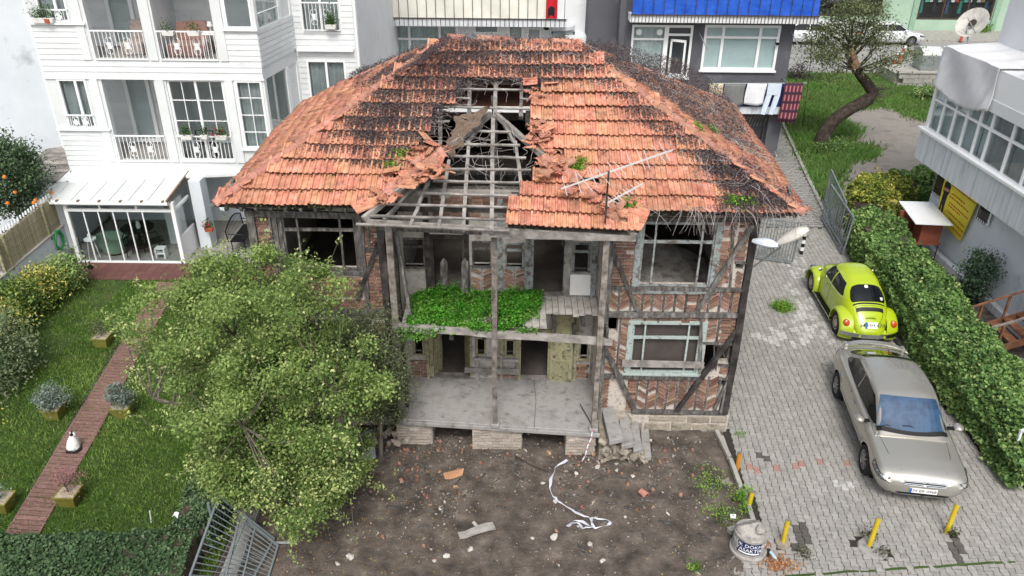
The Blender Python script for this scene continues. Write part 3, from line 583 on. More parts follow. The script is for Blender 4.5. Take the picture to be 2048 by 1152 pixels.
for (x,y0),zt,w in (((-.355,14.13),5.62,.115),((1.87,14.02),5.55,.12),((-2.47,14.3),5.7,.13)):
    p=ob('porch_post',MB().beam((x,y0,.72),(x-.012,y0,zt),w,w,up=(0,1,0),seg=9,wob=.006),MT['post'],house)
    ob('post_base',MB().box(x-.1,y0-.08,.7,x+.1,y0+.08,.8),MT['concrete'],p,bevel=.02)
for a,b,w in (((2.0,14.45,.72),(2.02,14.5,5.6),.13),((-2.5,14.85,.6),(-2.52,14.85,5.6),.2),((-2.2,14.7,3.2),(-2.42,14.6,5.6),.07),((-2.7,14.7,.4),(-2.75,14.9,5.6),.16)): ob('porch_post',MB().tint().beam(a,b,w,w,up=(0,1,0),seg=8,wob=.008),MT['wood' if a[0]>-2.3 else 'wooddark'],house)
# balcony: front beam, plank floor (broken away on the right), joists
bf=ob('balcony_beam',MB().tint().beam((-2.55,14.28,3.24),(2.15,14.08,3.02),.12,.14,seg=12,wob=.008),MT['woodlight'],house)
bfl=ob('balcony_floor',MB().box(-2.45,15.9,3.0,2.0,16.0,3.06),MT['wood'],house)
x=-2.4
while x<1.95:
    w=random.uniform(.13,.17); yf=14.22-.04*x if x<.75 else random.uniform(15.08,15.22)
    if .45<x<.75: yf=random.uniform(14.5,14.9)
    ob('floor_plank',MB().tint().box(x,yf,3.03+.05*(1-x/2)*.5,x+w-.012,15.99,3.07+.05*(1-x/2)*.5),MT['plaster'],bfl); x+=w
for x in (-2.0,-1.3,-.6,.1,.95,1.6): ob('joist',MB().tint().beam((x,14.3 if x<.4 else 14.9,2.95),(x,16,2.95),.09,.11,seg=4,wob=.006),MT['wooddark'],house)
ob('balcony_side',MB().tint().box(2.0,14.1,3.0,2.06,16,3.3),MT['wood'],house)
for px in (1107,1147): timber('stud',UR,(px,634),(px,668),.1,mat='wood',dy=-.3)
# ---- stone steps at the right of the porch
for z,pts in ((.66,[(1203,816),(1228,811),(1248,876),(1219,882)]),(.5,[(1239,838),(1257,832),(1269,886),(1243,892)]),(.34,[(1261,848),(1276,843),(1285,897),(1267,903)]),(.17,[(1282,860),(1297,856),(1303,912),(1284,916)])):
    ob('stone_step',MB().tint().slab([tuple(atz(x,y,z)) for x,y in pts],.13,n=(0,0,1)),MT['concrete'],house,bevel=.015)
ms=[]
for k in range(46):
    x=random.uniform(1.95,3.0); zmax=.55-.4*(x-2.0)/1.2; y=random.uniform(13.62,14.0); z=random.uniform(.02,max(.06,zmax)); s=random.uniform(.14,.3); ms.append((x+.1,y+.1*z,z,s))
for k,(x,y,z,s) in enumerate(ms): ob('stone',MB().tint().add(ROCKS[k%6].v,ROCKS[k%6].f).xf(TRS((x,y,z),(random.random()*6,random.random()*6,random.random()*6),(s,s*.8,s*.7))),MT['stone'],house)
for k in range(26):
    x=random.uniform(-3.35,-2.4); y=random.uniform(14.1,14.7); s=random.uniform(.12,.3); ob('stone',MB().tint().add(ROCKS[k%6].v,ROCKS[k%6].f).xf(TRS((x,y,.05+random.random()*.4*(x+3.4)),(random.random()*6,random.random()*6,0),(s,s*.8,s*.7))),MT['stone'],house)
ob('rubble_base',MB().hexa([(2.0,13.8,-.1),(3.3,13.7,-.1),(3.2,14.95,-.1),(2.0,14.95,-.1)],[(2.05,14.0,.42),(2.9,13.95,.12),(2.9,14.9,.15),(2.05,14.95,.5)]),MT['stone'],house)
ob('broken_sill',MB().hexa([(2.1,14.75,.4),(2.9,14.75,.3),(2.9,15.0,.3),(2.1,15.0,.4)],[(2.1,14.8,.62),(2.75,14.8,.52),(2.75,15.,.52),(2.1,15.,.62)]),MT['stone'],house,bevel=.04)
# ================================================================ roof
EZ=5.82; EL=np.array([-6.0,14.6,EZ+.03]); ER=np.array([5.86,14.55,EZ-.02]); BLc=np.array([-6.05,22.4,EZ]); BRc=np.array([6.35,22.6,EZ])
RL=np.array([-1.55,18.5,8.42]); RR=np.array([1.32,18.35,8.36])
APX=np.array([-.46,16.72,7.17]); CA=np.array([-2.95,13.98,5.87]); CB=np.array([2.44,13.8,5.7]); VL=np.array([-3.2,14.6,5.83]); VR=np.array([2.75,14.56,5.8])
def unit(v): return v/np.linalg.norm(v)
class Plane:
    def __init__(s,poly,e0,e1):
        s.poly=[np.array(p) for p in poly]; s.o=np.array(e0); s.u=unit(np.array(e1)-s.o); n=np.cross(s.u,np.array(poly[2])-s.o); s.n=unit(n); s.n=s.n if s.n[2]>0 else -s.n
        s.v=np.cross(s.n,s.u); s.v=s.v if s.v[2]>0 else -s.v; s.p2=[((p-s.o)@s.u,(p-s.o)@s.v) for p in s.poly]
    sag=0.
    def P(s,a,b,h=0.): return s.o+s.u*a+s.v*b+s.n*(h+(s.sag*float(vnoise(np.array([[a,b]]),.75,61)[0]) if s.sag else 0.))
    def inside(s,a,b): return inpoly(np.array([[a,b]]),s.p2)[0]
    def px(s,x,y,h=0.): return atpl(x,y,s.o+s.n*h,s.n)
PFm=Plane([EL,ER,RR,RL],EL,ER); PLm=Plane([BLc,EL,RL],BLc,EL); PRm=Plane([ER,BRc,RR],ER,BRc); PBm=Plane([BRc,BLc,RL,RR],BRc,BLc)
PCf=Plane([CA,CB,APX],CA,CB); PCl=Plane([VL,CA,APX],VL,CA); PCr=Plane([CB,VR,APX],CB,VR)
PFm.sag=.045; PLm.sag=.06; PRm.sag=.05
HOLE=[(914,178),(960,162),(1000,158),(1066,160),(1074,178),(1056,190),(1064,214),(1048,218),(1062,250),(1085,330),(880,330),(850,300),(846,270),(875,246),(868,232),(900,214)]
def covered(P):   # main-roof ground lost under the front gable
    a,b=VL[:2],APX[:2]; c=VR[:2]
    return bool(inpoly(np.array([P[:2]]),[tuple(VL[:2]-[0,.4]),tuple(APX[:2]+[0,.05]),tuple(VR[:2]-[0,.4])])[0])
def gone(P): 
    q=proj(P)[None]; return bool(inpoly(q,HOLE)[0]) or covered(P)
roof=ob('main_roof',MB().beam(EL+[.3,.3,-.12],ER+[-.3,.3,-.12],.09,.12,seg=12,wob=.006),MT['wooddark'],house,label='hipped roof of red clay tiles with a collapsed middle')
# boarding under the tiles
def boarding(pl,test,parent,st=.24,h=-.06):
    m=MB(); a0=min(p[0] for p in pl.p2); a1=max(p[0] for p in pl.p2); b1=max(p[1] for p in pl.p2)
    na,nb=int((a1-a0)/st)+1,int(b1/st)+1
    for i in range(na):
        for j in range(nb):
            ca_,cb_=a0+(i+.5)*st,(j+.5)*st
            if not pl.inside(ca_,cb_) or (test and test(pl.P(ca_,cb_))): continue
            m.add([pl.P(a0+i*st,j*st,h),pl.P(a0+(i+1)*st,j*st,h),pl.P(a0+(i+1)*st,(j+1)*st,h),pl.P(a0+i*st,(j+1)*st,h)],[(0,1,2,3)])
    return ob('boarding',m,MT['wooddark'],parent)
boarding(PFm,gone,roof); boarding(PLm,None,roof); boarding(PRm,None,roof)
ob('back_slope',MB().slab([BRc,BLc,RL,RR],.05),MT['tile'],roof)
# tiles
TX=[-.121,-.108,-.077,-.062,-.005,.008,.037,.052,.117]; TZ=[.014,.042,.042,.008,.008,.032,.032,.008,.008]
def tilemesh():
    m=MB(); y0,y1=-.04,.40; n=len(TX)
    top0=[(x,y0,z+.074) for x,z in zip(TX,TZ)]; top1=[(x,y1,z) for x,z in zip(TX,TZ)]; fr=[(x,y0+.008,z+.074-.032) for x,z in zip(TX,TZ)]
    m.add(top0+top1+fr,[(i,i+1,n+i+1,n+i) for i in range(n-1)]+[(2*n+i,2*n+i+1,i+1,i) for i in range(n-1)]+[(2*n,0,n),(n-1,3*n-1,2*n-1)]); return m
TILE=tilemesh(); TW,TR=.235,.385
DARKP=[[(700,280),(800,150),(905,80),(1130,85),(1190,150),(1080,170),(900,180),(880,240),(800,300)]]
def tiles_on(pl,test,jit=.0,rows=40,slip=0.,skipp=.0):
    out=[]; a0=min(p[0] for p in pl.p2); a1=max(p[0] for p in pl.p2); b1=max(p[1] for p in pl.p2)
    for r in range(int(b1/TR)+1):
        b=r*TR+.02; sag=random.uniform(-.008,.008)
        for i in range(int((a1-a0)/TW)+2):
            a=a0+(i+.5)*TW+.01*math.sin(r*2.1)
            if not(pl.inside(a,b+.08) or pl.inside(a,b+.2)): continue
            P=pl.P(a,b+.1)
            if test and test(P): continue
            if random.random()<skipp: continue
            db=random.gauss(0,.006)+(-abs(random.gauss(0,.1)) if random.random()<slip else 0); P0=pl.P(a+random.gauss(0,.003),b+db+sag,.004+.01*math.sin(a*1.3+r)*.5)
            rz=random.gauss(0,.012)+(random.gauss(0,.25) if random.random()<slip*.6 else 0); c,s=math.cos(rz),math.sin(rz)
            u=pl.u*c+pl.v*s; v=pl.v*c-pl.u*s; out.append(frame(P0,u,v,pl.n+0*u))
    return out
TF=tiles_on(PFm,gone,skipp=.004); TL=tiles_on(PLm,None,slip=.16,skipp=.03); TRt=tiles_on(PRm,None,slip=.05,skipp=.01)
TF.sort(key=lambda m:m.translation.z); pieces('roof_tile',TILE,TF,MT['tile'],roof,300,'upper_roof_tiles')
bulk('left_slope_tiles',TILE,TL,MT['tile'],roof,kind='stuff'); bulk('right_slope_tiles',TILE,TRt,MT['tile'],roof,kind='stuff')
# ridge and hip tiles
def ridgemesh(L=.4,r=.115):
    m=MB(); n=7; pts=[]
    for y,k in ((0,1.12),(L,.92)): pts+=[(r*k*math.cos(math.pi*i/n),y,r*k*.8*math.sin(math.pi*i/n)) for i in range(n+1)]
    pts+=[(x*.86,y,z*.86) for x,y,z in pts[:n+1]]
    m.add(pts,[(i+1,i,n+1+i,n+2+i) for i in range(n)]+[(i,i+1,2*n+3+i,2*n+2+i) for i in range(n)]); return m
RIDGE=ridgemesh(); hipms=[]
def hipline(a,b,start=0.,end=1.,miss=.0,jit=.02):
    a,b=np.array(a),np.array(b); d=b-a; L=np.linalg.norm(d); d/=L; s=np.cross(d,[0,0,1]); s=unit(s); n=np.cross(s,d); k=int(L*(end-start)/.35)
    for i in range(k):
        if random.random()<miss: continue
        P=a+d*(L*start+i*.35)+n*.0; j=random.gauss(0,jit); dd=unit(d+s*j); ss=unit(np.cross(dd,n)); hipms.append(frame(P+n*.01,ss,dd,n))
hipline(EL,RL,0,.97); hipline(ER,RR,0,.82); hipline(ER,RR,.86,1,.4,.2); hipline(RL,RR,0,1,.3,.15); hipline(BLc,RL,.2,1,.5,.2); hipline(BRc,RR,0,1,.3,.1)
hipline(CB,APX,.0,.52,.15,.25); hipline(CA,APX,.18,.55,.25,.35)
pieces('ridge_tile',RIDGE,hipms,MT['tileridge'],roof,300)
# ---- front gable over the porch: bare frame on the left, tiles left at lower right
gable=ob('porch_roof',MB().tint().beam(CA+[.1,.05,-.1],CB+[-.1,.05,-.12],.07,.09,seg=10,wob=.008),MT['woodlight'],house,label='bare rafters and battens of the porch roof with a patch of tiles')
TCOV=[(1018,398),(1036,386),(1062,384),(1060,342),(1072,332),(1100,330),(1150,352),(1222,402),(1300,480),(1000,482)]
TC=[m for m in tiles_on(PCf,lambda P:not inpoly(proj(P)[None],TCOV)[0])]; pieces('roof_tile',TILE,TC,MT['tile'],gable,300)
TCl=tiles_on(PCl,lambda P:proj(P)[0]>900,slip=.3,skipp=.1); TCr=tiles_on(PCr,lambda P:proj(P)[0]<1080,slip=.25,skipp=.08); pieces('loose_roof_tile',TILE,TCl+TCr,MT['tile'],gable,300)
boarding(PCf,lambda P:not inpoly(proj(P)[None],TCOV)[0],gable,h=-.07); boarding(PCl,lambda P:proj(P)[0]>850,gable,h=-.05,st=.12); boarding(PCr,lambda P:proj(P)[0]<1080,gable,h=-.05,st=.12)
g=lambda x,y,h=-.05:PCf.px(x,y,h)
for a,b,w in (((986,236),(984,466),.075),((938,284),(926,462),.06),((898,322),(878,456),.06),((862,350),(820,455),.055),((838,368),(768,440),.055),((1030,284),(1046,392),.06),((1008,250),(1030,290),.05),((964,250),(930,290),.05)):
    ob('rafter',MB().tint().beam(g(*a,-.07),g(*b,-.07),w*1.15,.08,up=PCf.n,seg=6,wob=.007),MT['woodlight'],gable)
for a,b in (((950,262),(1022,264)),((922,289),(1040,291)),((905,312),(1052,316)),((880,338),(1062,340)),((866,362),(1066,366)),((836,386),(1034,392)),((770,408),(1024,415)),((738,432),(1022,440)),((712,448),(1018,462))):
    ob('batten',MB().tint().beam(g(*a,-.02),g(*b,-.02),.05,.035,up=PCf.n,seg=7,wob=.006),MT['woodlight'],gable)
ob('hip_rafter',MB().tint().beam(CA+[.05,.0,-.03],APX+[-.05,0,.0],.09,.12,seg=8,wob=.008),MT['woodlight'],gable); ob('hip_rafter',MB().tint().beam(CB+[-.05,.0,-.08],APX+[.05,0,.0],.09,.12,seg=8,wob=.008),MT['woodlight'],gable)
ob('eave_board',MB().tint().beam((-.6,13.86,5.62),(2.4,13.82,5.56),.035,.14,seg=6,wob=.004),MT['woodlight'],gable)
ob('soffit',MB().hexa([(-.1,13.9,5.52),(2.3,13.85,5.48),(2.3,14.6,5.5),(-.1,14.6,5.54)],[(-.1,13.9,5.55),(2.3,13.85,5.51),(2.3,14.6,5.53),(-.1,14.6,5.57)]),MT['wooddark'],gable)
ob('top_plate',MB().tint().beam((-2.7,14.3,5.56),(2.3,14.08,5.46),.11,.13,seg=8,wob=.008),MT['wood'],gable)
# rafters and battens seen through the hole of the main roof
for px in (880,938,990,1042): 
    a,b=PFm.px(px,236 if px>900 else 320,-.1),PFm.px(px+2,150,-.1); ob('rafter',MB().tint().beam(a,b,.085,.1,up=PFm.n,seg=6,wob=.006),MT['woodlight' if px==990 else 'wood'],roof)
for a,b in (((905,178),(1072,180)),((908,196),(940,197)),((1040,198),(1070,199)),((880,213),(1060,218)),((860,245),(900,243))): ob('batten',MB().tint().beam(PFm.px(*a,-.04),PFm.px(*b,-.04),.045,.035,up=PFm.n,seg=5,wob=.005),MT['woodlight'],roof)
for a,b,w in (((-2.2,16.2,5.6),(1.8,16.2,5.62),.14),((-2.2,17.4,5.6),(2.,17.4,5.62),.14),((-.4,17.4,5.6),(-.45,17.4,7.4),.12)): ob('tie_beam',MB().tint().beam(a,b,w,w,seg=5,wob=.008),MT['wood'],roof)
# torn felt sheet by the gable top
fe=MB(); P0=[PFm.px(886,312,.1),PFm.px(912,236,.12),PFm.px(980,212,.16),PFm.px(958,246,.22),PFm.px(902,312,.16)]
fe.grid(lambda u,v:(lambda A,B:A*(1-v)+B*v+PFm.n*(.06*math.sin(u*7+v*3)+.04*math.sin(u*15-v*8)))(P0[0]*(1-u)+P0[1]*u*(u<.999)+P0[1]*(u>=.999),P0[4]*(1-u)+P0[3]*u)+PFm.u*.05*math.sin(u*21)*(1 if v>.5 else -1),14,8).grid(lambda u,v:(P0[1]*(1-u)+P0[2]*u)*(1-v)+(P0[3]*(1-u)+P0[2]*u)*v+PFm.n*.05*math.sin(u*9+v*5),8,4); MT['felt']=M('torn_roofing_felt',[srgb('#5d5148'),srgb('#736355'),srgb('#463c36')],scale=4,rough=1,bump=.4); ob('torn_felt',fe,MT['felt'],roof)
# fallen tiles piled along the edges of the collapse
ms=[];rs=[]
def heap(poly,n,pl,h=(0.03,.16)):
    xs=[p[0] for p in poly]; ys=[p[1] for p in poly]
    while n>0:
        q=(random.uniform(min(xs),max(xs)),random.uniform(min(ys),max(ys)))
        if not inpoly(np.array([q]),poly)[0]: continue
        P=pl.px(*q,random.uniform(*h)); m=Matrix.Translation(Vector(P))@TRS((0,0,0),(random.gauss(.15,.25),random.gauss(0,.28),random.gauss(0,.8) if random.random()<.6 else random.uniform(0,6.28)))
        s=random.choice((.8,.7,.5,.4)); (ms if random.random()<.8 else rs).append(m@Matrix.Diagonal((.8 if s>.6 else .6,s,.9,1))); n-=1
heap([(780,345),(850,280),(905,300),(880,335),(800,385),(760,400)],44,PFm); heap([(755,400),(880,325),(900,345),(830,385),(765,418)],30,PCl,(0.0,.16))
heap([(1050,220),(1085,225),(1110,290),(1125,330),(1105,345),(1062,300)],40,PFm); heap([(1060,330),(1110,325),(1200,385),(1260,430),(1230,440),(1150,390),(1080,360)],26,PCr,(0.0,.16)); heap([(1040,165),(1100,170),(1090,200),(1060,215)],9,PFm,(0.02,.08))
pieces('fallen_tile',TILE,ms,MT['tile'],roof,300); pieces('fallen_ridge_tile',RIDGE,rs,MT['tileridge'],roof,300)
# eaves boards
for a,b in ((EL+[.2,.28,-.1],np.array([-3.1,14.85,5.72])),(np.array([2.6,14.83,5.7]),ER+[-.25,.25,-.12])): ob('eave_board',MB().tint().beam(a,b,.03,.16,seg=8,wob=.006),MT['woodlight'],roof)
ob('eave_board',MB().tint().beam(EL+[-.2,.35,-.1],EL+[1.2,.25,-.12],.2,.05,seg=4,wob=.01),MT['woodlight'],roof)
for k in range(9): x=-5.8+.3*k; ob('rafter_end',MB().tint().beam((x,14.62,5.74),(x,15.3,6.15),.06,.09,seg=2,wob=.004),MT['wood'],roof)
for k in range(10): x=2.75+.33*k; ob('rafter_end',MB().tint().beam((x,14.62,5.72),(x,15.3,6.12),.06,.09,seg=2,wob=.004),MT['wood'],roof)
# ---- dead vines, dead leaves and moss with painted row shadows on the roof
def walk(pl,P,n,st,wig,up,h):
    a,b=(P-pl.o)@pl.u,(P-pl.o)@pl.v; th=random.uniform(0,6.28); pts=[]
    for i in range(n):
        pts.append(pl.P(a,b,h*random.uniform(.2,1.))); th+=random.gauss(0,wig); a+=st*math.cos(th); b+=st*math.sin(th)*.9
        if not pl.inside(a,b): break
    return pts
VINE=[(PFm,[(640,300),(760,180),(870,105),(905,78),(1135,85),(1200,150),(1110,165),(1085,175),(1050,165),(920,165),(905,215),(860,270),(830,300),(790,320),(760,300),(700,270)],900,.1),
      (PFm,[(560,330),(650,290),(760,300),(790,330),(760,345),(640,310)],120,.05),(PFm,[(1380,300),(1480,320),(1600,420),(1440,430),(1450,380)],200,.12),(PFm,[(1130,90),(1250,180),(1420,300),(1580,420),(1540,420),(1300,260),(1120,110)],220,.1),
      (PRm,[(1140,90),(1240,95),(1370,130),(1440,180),(1470,230),(1500,300),(1560,350),(1520,330),(1420,270),(1330,200),(1230,150)],1500,.16),(PLm,[(700,150),(900,75),(880,110),(800,150),(720,185)],260,.08),(PFm,[(1090,330),(1270,420),(1210,440),(1130,380)],70,.12)]
vm=MB(); fl=[]; flr=[]
for pl,poly,n,h in VINE:
    xs=[p[0] for p in poly]; ys=[p[1] for p in poly]; k=0
    while k<n:
        q=(random.uniform(min(xs),max(xs)),random.uniform(min(ys),max(ys)))
        if not inpoly(np.array([q]),poly)[0]: continue
        k+=1; P=pl.px(*q)
        for _ in range(34 if pl is not PRm else 16):
            j=P+pl.u*random.gauss(0,.12)+pl.v*random.gauss(0,.1)+pl.n*random.uniform(.03,.06+h*.5); fl.append(j)
        pts=walk(pl,P,random.randint(4,9),.11,.55,0,h)
        if len(pts)>2: vm.tint(random.random()**1.2 if random.random()>.2 else .95); r0=random.uniform(.003,.0075); vm.tube(pts,[r0*(1-.5*i/len(pts)) for i in range(len(pts))],3,cap=False)
for p0,n in (((1400,300),26),((1480,350),22),((1130,390),12),((980,290),22),((940,260),8),((1040,300),12)):   # long pale stems hanging free
    for _ in range(n):
        P=(PCf if p0[0] in (980,940,1040) else PFm).px(p0[0]+random.gauss(0,45),p0[1]+random.gauss(0,28),.1); d=np.array([random.gauss(0,1),random.gauss(-.6,.5),random.gauss(-.2,.3)]); pts=[]
        for i in range(9): pts.append(P.copy()); d=unit(d)+np.array([random.gauss(0,.4),random.gauss(0,.3),random.gauss(-.05,.25)]); P=P+unit(d)*.12
        vm.tint(random.uniform(.7,.99)); vm.tube(pts,[.005,.005,.005,.004,.004,.004,.003,.002,.001],3,cap=False)
for k in range(60):   # strands dangling from the right eave
    x=random.choice((random.uniform(3.6,5.9),random.uniform(2.7,5.9))); P=np.array([x,14.5+random.uniform(-.1,.3),EZ+.12]); d=np.array([random.gauss(0,.5),-.5,.0]); pts=[]
    for i in range(7): pts.append(P.copy()); d=unit(d)+np.array([random.gauss(0,.25),random.gauss(0,.15),-.32]); P=P+unit(d)*.11
    vm.tint(random.uniform(.5,.99)); vm.tube(pts,[.006,.006,.005,.005,.004,.003,.002],3,cap=False)
MT['vine']=M('dead_vine_stem',[srgb('#453d3b'),srgb('#5f5653'),srgb('#837b78'),srgb('#a8a19d')],rndramp=True,rough=.95)
ob('dead_vines',vm,MT['vine'],None,kind='stuff',label='tangle of dead grey vine stems creeping over the tiled roof',cat='vines')
MT['deadleaf']=M('dead_leaf',[srgb('#332c2f'),srgb('#483f43'),srgb('#5b5154'),srgb('#6b615d')],rndramp=True,rough=.95)
leaves('dead_leaves',np.array(fl),.042,MT['deadleaf'],up=1.2,kind='stuff',label='dark dead leaves matted over the upper roof tiles',cat='leaves')
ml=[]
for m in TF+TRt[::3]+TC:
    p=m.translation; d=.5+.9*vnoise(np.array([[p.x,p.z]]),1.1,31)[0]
    for _ in range(int(max(0,d*16+random.gauss(2,4)))): ml.append(np.array(m@Vector((random.uniform(-.12,.12),random.uniform(-.085,-.03),random.uniform(.0,.045)))))  # moss under each row's lip, its dark tones also painting the shadow line
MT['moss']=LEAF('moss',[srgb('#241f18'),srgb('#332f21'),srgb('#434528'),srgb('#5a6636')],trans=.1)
leaves('roof_moss_and_row_shadow',np.array(ml),.036,MT['moss'],up=.4,asp=.9,kind='stuff',label='green and brown moss along the tile courses, its dark bits painting the row shadows',cat='moss')
wl=[]
for (x,y),n,pl in (((1255,415),300,PFm),((1150,335),260,PFm),((1160,325),160,PFm),((1465,402),260,PFm),((1495,405),120,PFm),((1395,255),150,PRm),((1425,262),150,PRm),((805,310),220,PFm),((785,330),160,PFm),((1180,380),160,PFm),((1260,405),160,PFm)):
    P=pl.px(x,y,.06)
    for _ in range(n): wl.append(P+pl.u*random.gauss(0,.1)+pl.v*random.gauss(0,.07)+pl.n*abs(random.gauss(0,.05)))
MT['weed']=LEAF('weed_leaf',[srgb('#3f6a1c'),srgb('#5a8a24'),srgb('#79a838'),srgb('#97b952')],trans=.3)
leaves('roof_weeds',np.array(wl),.055,MT['weed'],kind='stuff',label='small bright green weeds sprouting between the roof tiles',cat='weeds')
# clover on the balcony
CP=[(815,640),(822,598),(870,578),(885,556),(920,560),(945,575),(1060,580),(1088,602),(1080,628),(1050,642),(1000,662),(900,660),(828,656)]
cl=[]
while len(cl)<34000:
    q=np.column_stack([rng.uniform(-2.55,1.1,9000),rng.uniform(14.05,16.05,9000)]); bz=3.12+.09*np.clip(vnoise(q,1.9,41),-.6,1)+.06*vnoise(q,5,42); z=bz+rng.random(9000)**.7*.12-np.where(q[:,1]<14.25,rng.random(9000)*.22,0)
    P=np.column_stack([q,z]); px=proj(P); e=np.stack([16*vnoise(q,3.1,46),9*vnoise(q,3.7,47)],1); k=inpoly(px+e+rng.normal(size=px.shape)*3,CP)&(vnoise(q,2.4,43)+.35*vnoise(q,7,48)+.2*rng.normal(size=9000)>-.62); cl.extend(P[k])
dr=np.column_stack([rng.uniform(-2.45,.55,2600),14.26-.043*(rng.uniform(-2.4,.6,2600)+1)-rng.random(2600)*.12,3.26-rng.random(2600)**1.5*.34]); dr=dr[vnoise(dr[:,:1]@np.ones((1,2)),2.6,71)>-.25+(3.2-dr[:,2])*2.2]; cl=np.concatenate([np.array(cl),dr])
# taller tufts rise out of the mat
tc=[c for c in cl[rng.choice(len(cl),60)]]; cl=np.concatenate([cl]+[c+np.abs(rng.normal(size=(60,3)))*[0,0,.09]+rng.normal(size=(60,3))*[.07,.06,.01] for c in tc])
MT['clover']=LEAF('clover_leaf',[srgb('#34521c'),srgb('#3f7a20'),srgb('#4f962a'),srgb('#74b048'),srgb('#94b85a')],trans=.35)
leaves('balcony_clover',cl,.042,MT['clover'],up=1.4,asp=1.,rnd=np.clip((cl[:,2]-3.08)*3.2+.25*vnoise(cl,3,44)+rng.normal(size=len(cl))*.2,0,.99),kind='stuff',label='bright green clover carpet overgrowing the broken balcony floor',cat='clover')
ob('moss_bed',MB().grid(lambda u,v:(lambda x,y:(x,y,3.1+.05*float(vnoise(np.array([[x,y]]),1.6,41)[0])))(-2.42+2.9*u,14.3+1.6*v),16,10),MT['soil'],house)
# tv antenna
B=PCr.px(1210,446,0.); ant=thing('tv_antenna','bent aluminium television aerial standing on the porch roof hip','antenna',tuple(B))
T=B+np.array([0,0,1.05]); ob('mast',MB().tube([B,T],.02,6),MT['wooddark'],ant)
MT['alu']=M('dull_aluminium',[srgb('#b5b5b3'),srgb('#c9c9c7')],scale=9,rough=.6)
def boom(p,q,n,l,name):
    a,b=aty(*p,B[1]+.02),aty(*q,B[1]+.35); o=ob(name,MB().beam(a,b,.026,.026,seg=3,wob=.004),MT['alu'],ant); d=unit(b-a); s=unit(np.cross(d,[0,-.5,1]))
    for i in range(n):
        P=a+(b-a)*((i+.5)/n); e=MB().tube([P-s*l*random.uniform(.7,1.1)+d*random.gauss(0,.04),P+s*l*random.uniform(.7,1.1)+d*random.gauss(0,.04)],.007,4); ob('element',e,MT['alu'],o)
boom((1122,378),(1346,300),12,.28,'boom'); boom((1212,408),(1288,366),8,.12,'lower_boom')
# street light on the corner post
A=aty(1506,534,14.93); Bq=aty(1562,494,14.6); lamp=thing('wall_street_lamp','two old cobra-head street lamps on a bracket at the house corner','street lamp',tuple(A))
ob('bracket_arm',MB().tube([A,A+(Bq-A)*.5,Bq],.022,7),MT['steel'],lamp)
def cobra(a,b,w,h,mat,name):
    a,b=np.array(a),np.array(b); d=unit(b-a); L=np.linalg.norm(b-a); s=unit(np.cross(d,[0,0,1])); n=np.cross(s,d)
    def fn(u,v):
        k=(math.sin(math.pi*min(1,max(.0,u*.88+.12))))**.55*(.55+.45*u) if u<.97 else .3; th=2*math.pi*v
        return a+d*(L*u)+s*(w/2*k*math.cos(th))+n*(h*k*(math.sin(th) if math.sin(th)>0 else .55*math.sin(th)))
    o=ob(name,MB().grid(fn,12,16),mat,lamp,smooth=True); ob('lens',MB().grid(lambda u,v:a+d*(L*(.45+.45*u))+s*(w*.36*(2*v-1)*(1-.5*u*u))-n*(h*.62),6,4),MT['glass'],o); return o
MT['lampgrey']=M('aged_lamp_housing',[srgb('#b9b5ab'),srgb('#d4d2cb')],scale=5,rough=.5,dirt=(srgb('#8d887c'),6,.55,.7)); MT['lampblue']=M('pale_lamp_housing',[srgb('#c3cbd6'),srgb('#d8dee6')],scale=4,rough=.4)
cobra(aty(1556,488,14.6),aty(1618,458,14.45),.42,.2,MT['lampgrey'],'lamp_head'); cobra(aty(1505,482,14.8),aty(1556,492,14.5),.3,.15,MT['lampblue'],'lamp_head')
# ================================================================ lettering
def text_mb(s,size=1.,ext=.0,align='CENTER'):
    cu=bpy.data.curves.new('t','FONT'); cu.body=s; cu.size=size; cu.extrude=ext; cu.align_x=align; cu.align_y='CENTER'; cu.resolution_u=2
    o=bpy.data.objects.new('t',cu); COL.objects.link(o); dg=bpy.context.evaluated_depsgraph_get(); dg.update(); me=o.evaluated_get(dg).to_mesh()
    m=MB().add([v.co for v in me.vertices],[tuple(p.vertices) for p in me.polygons]); o.evaluated_get(dg).to_mesh_clear(); bpy.data.objects.remove(o); bpy.data.curves.remove(cu); return m
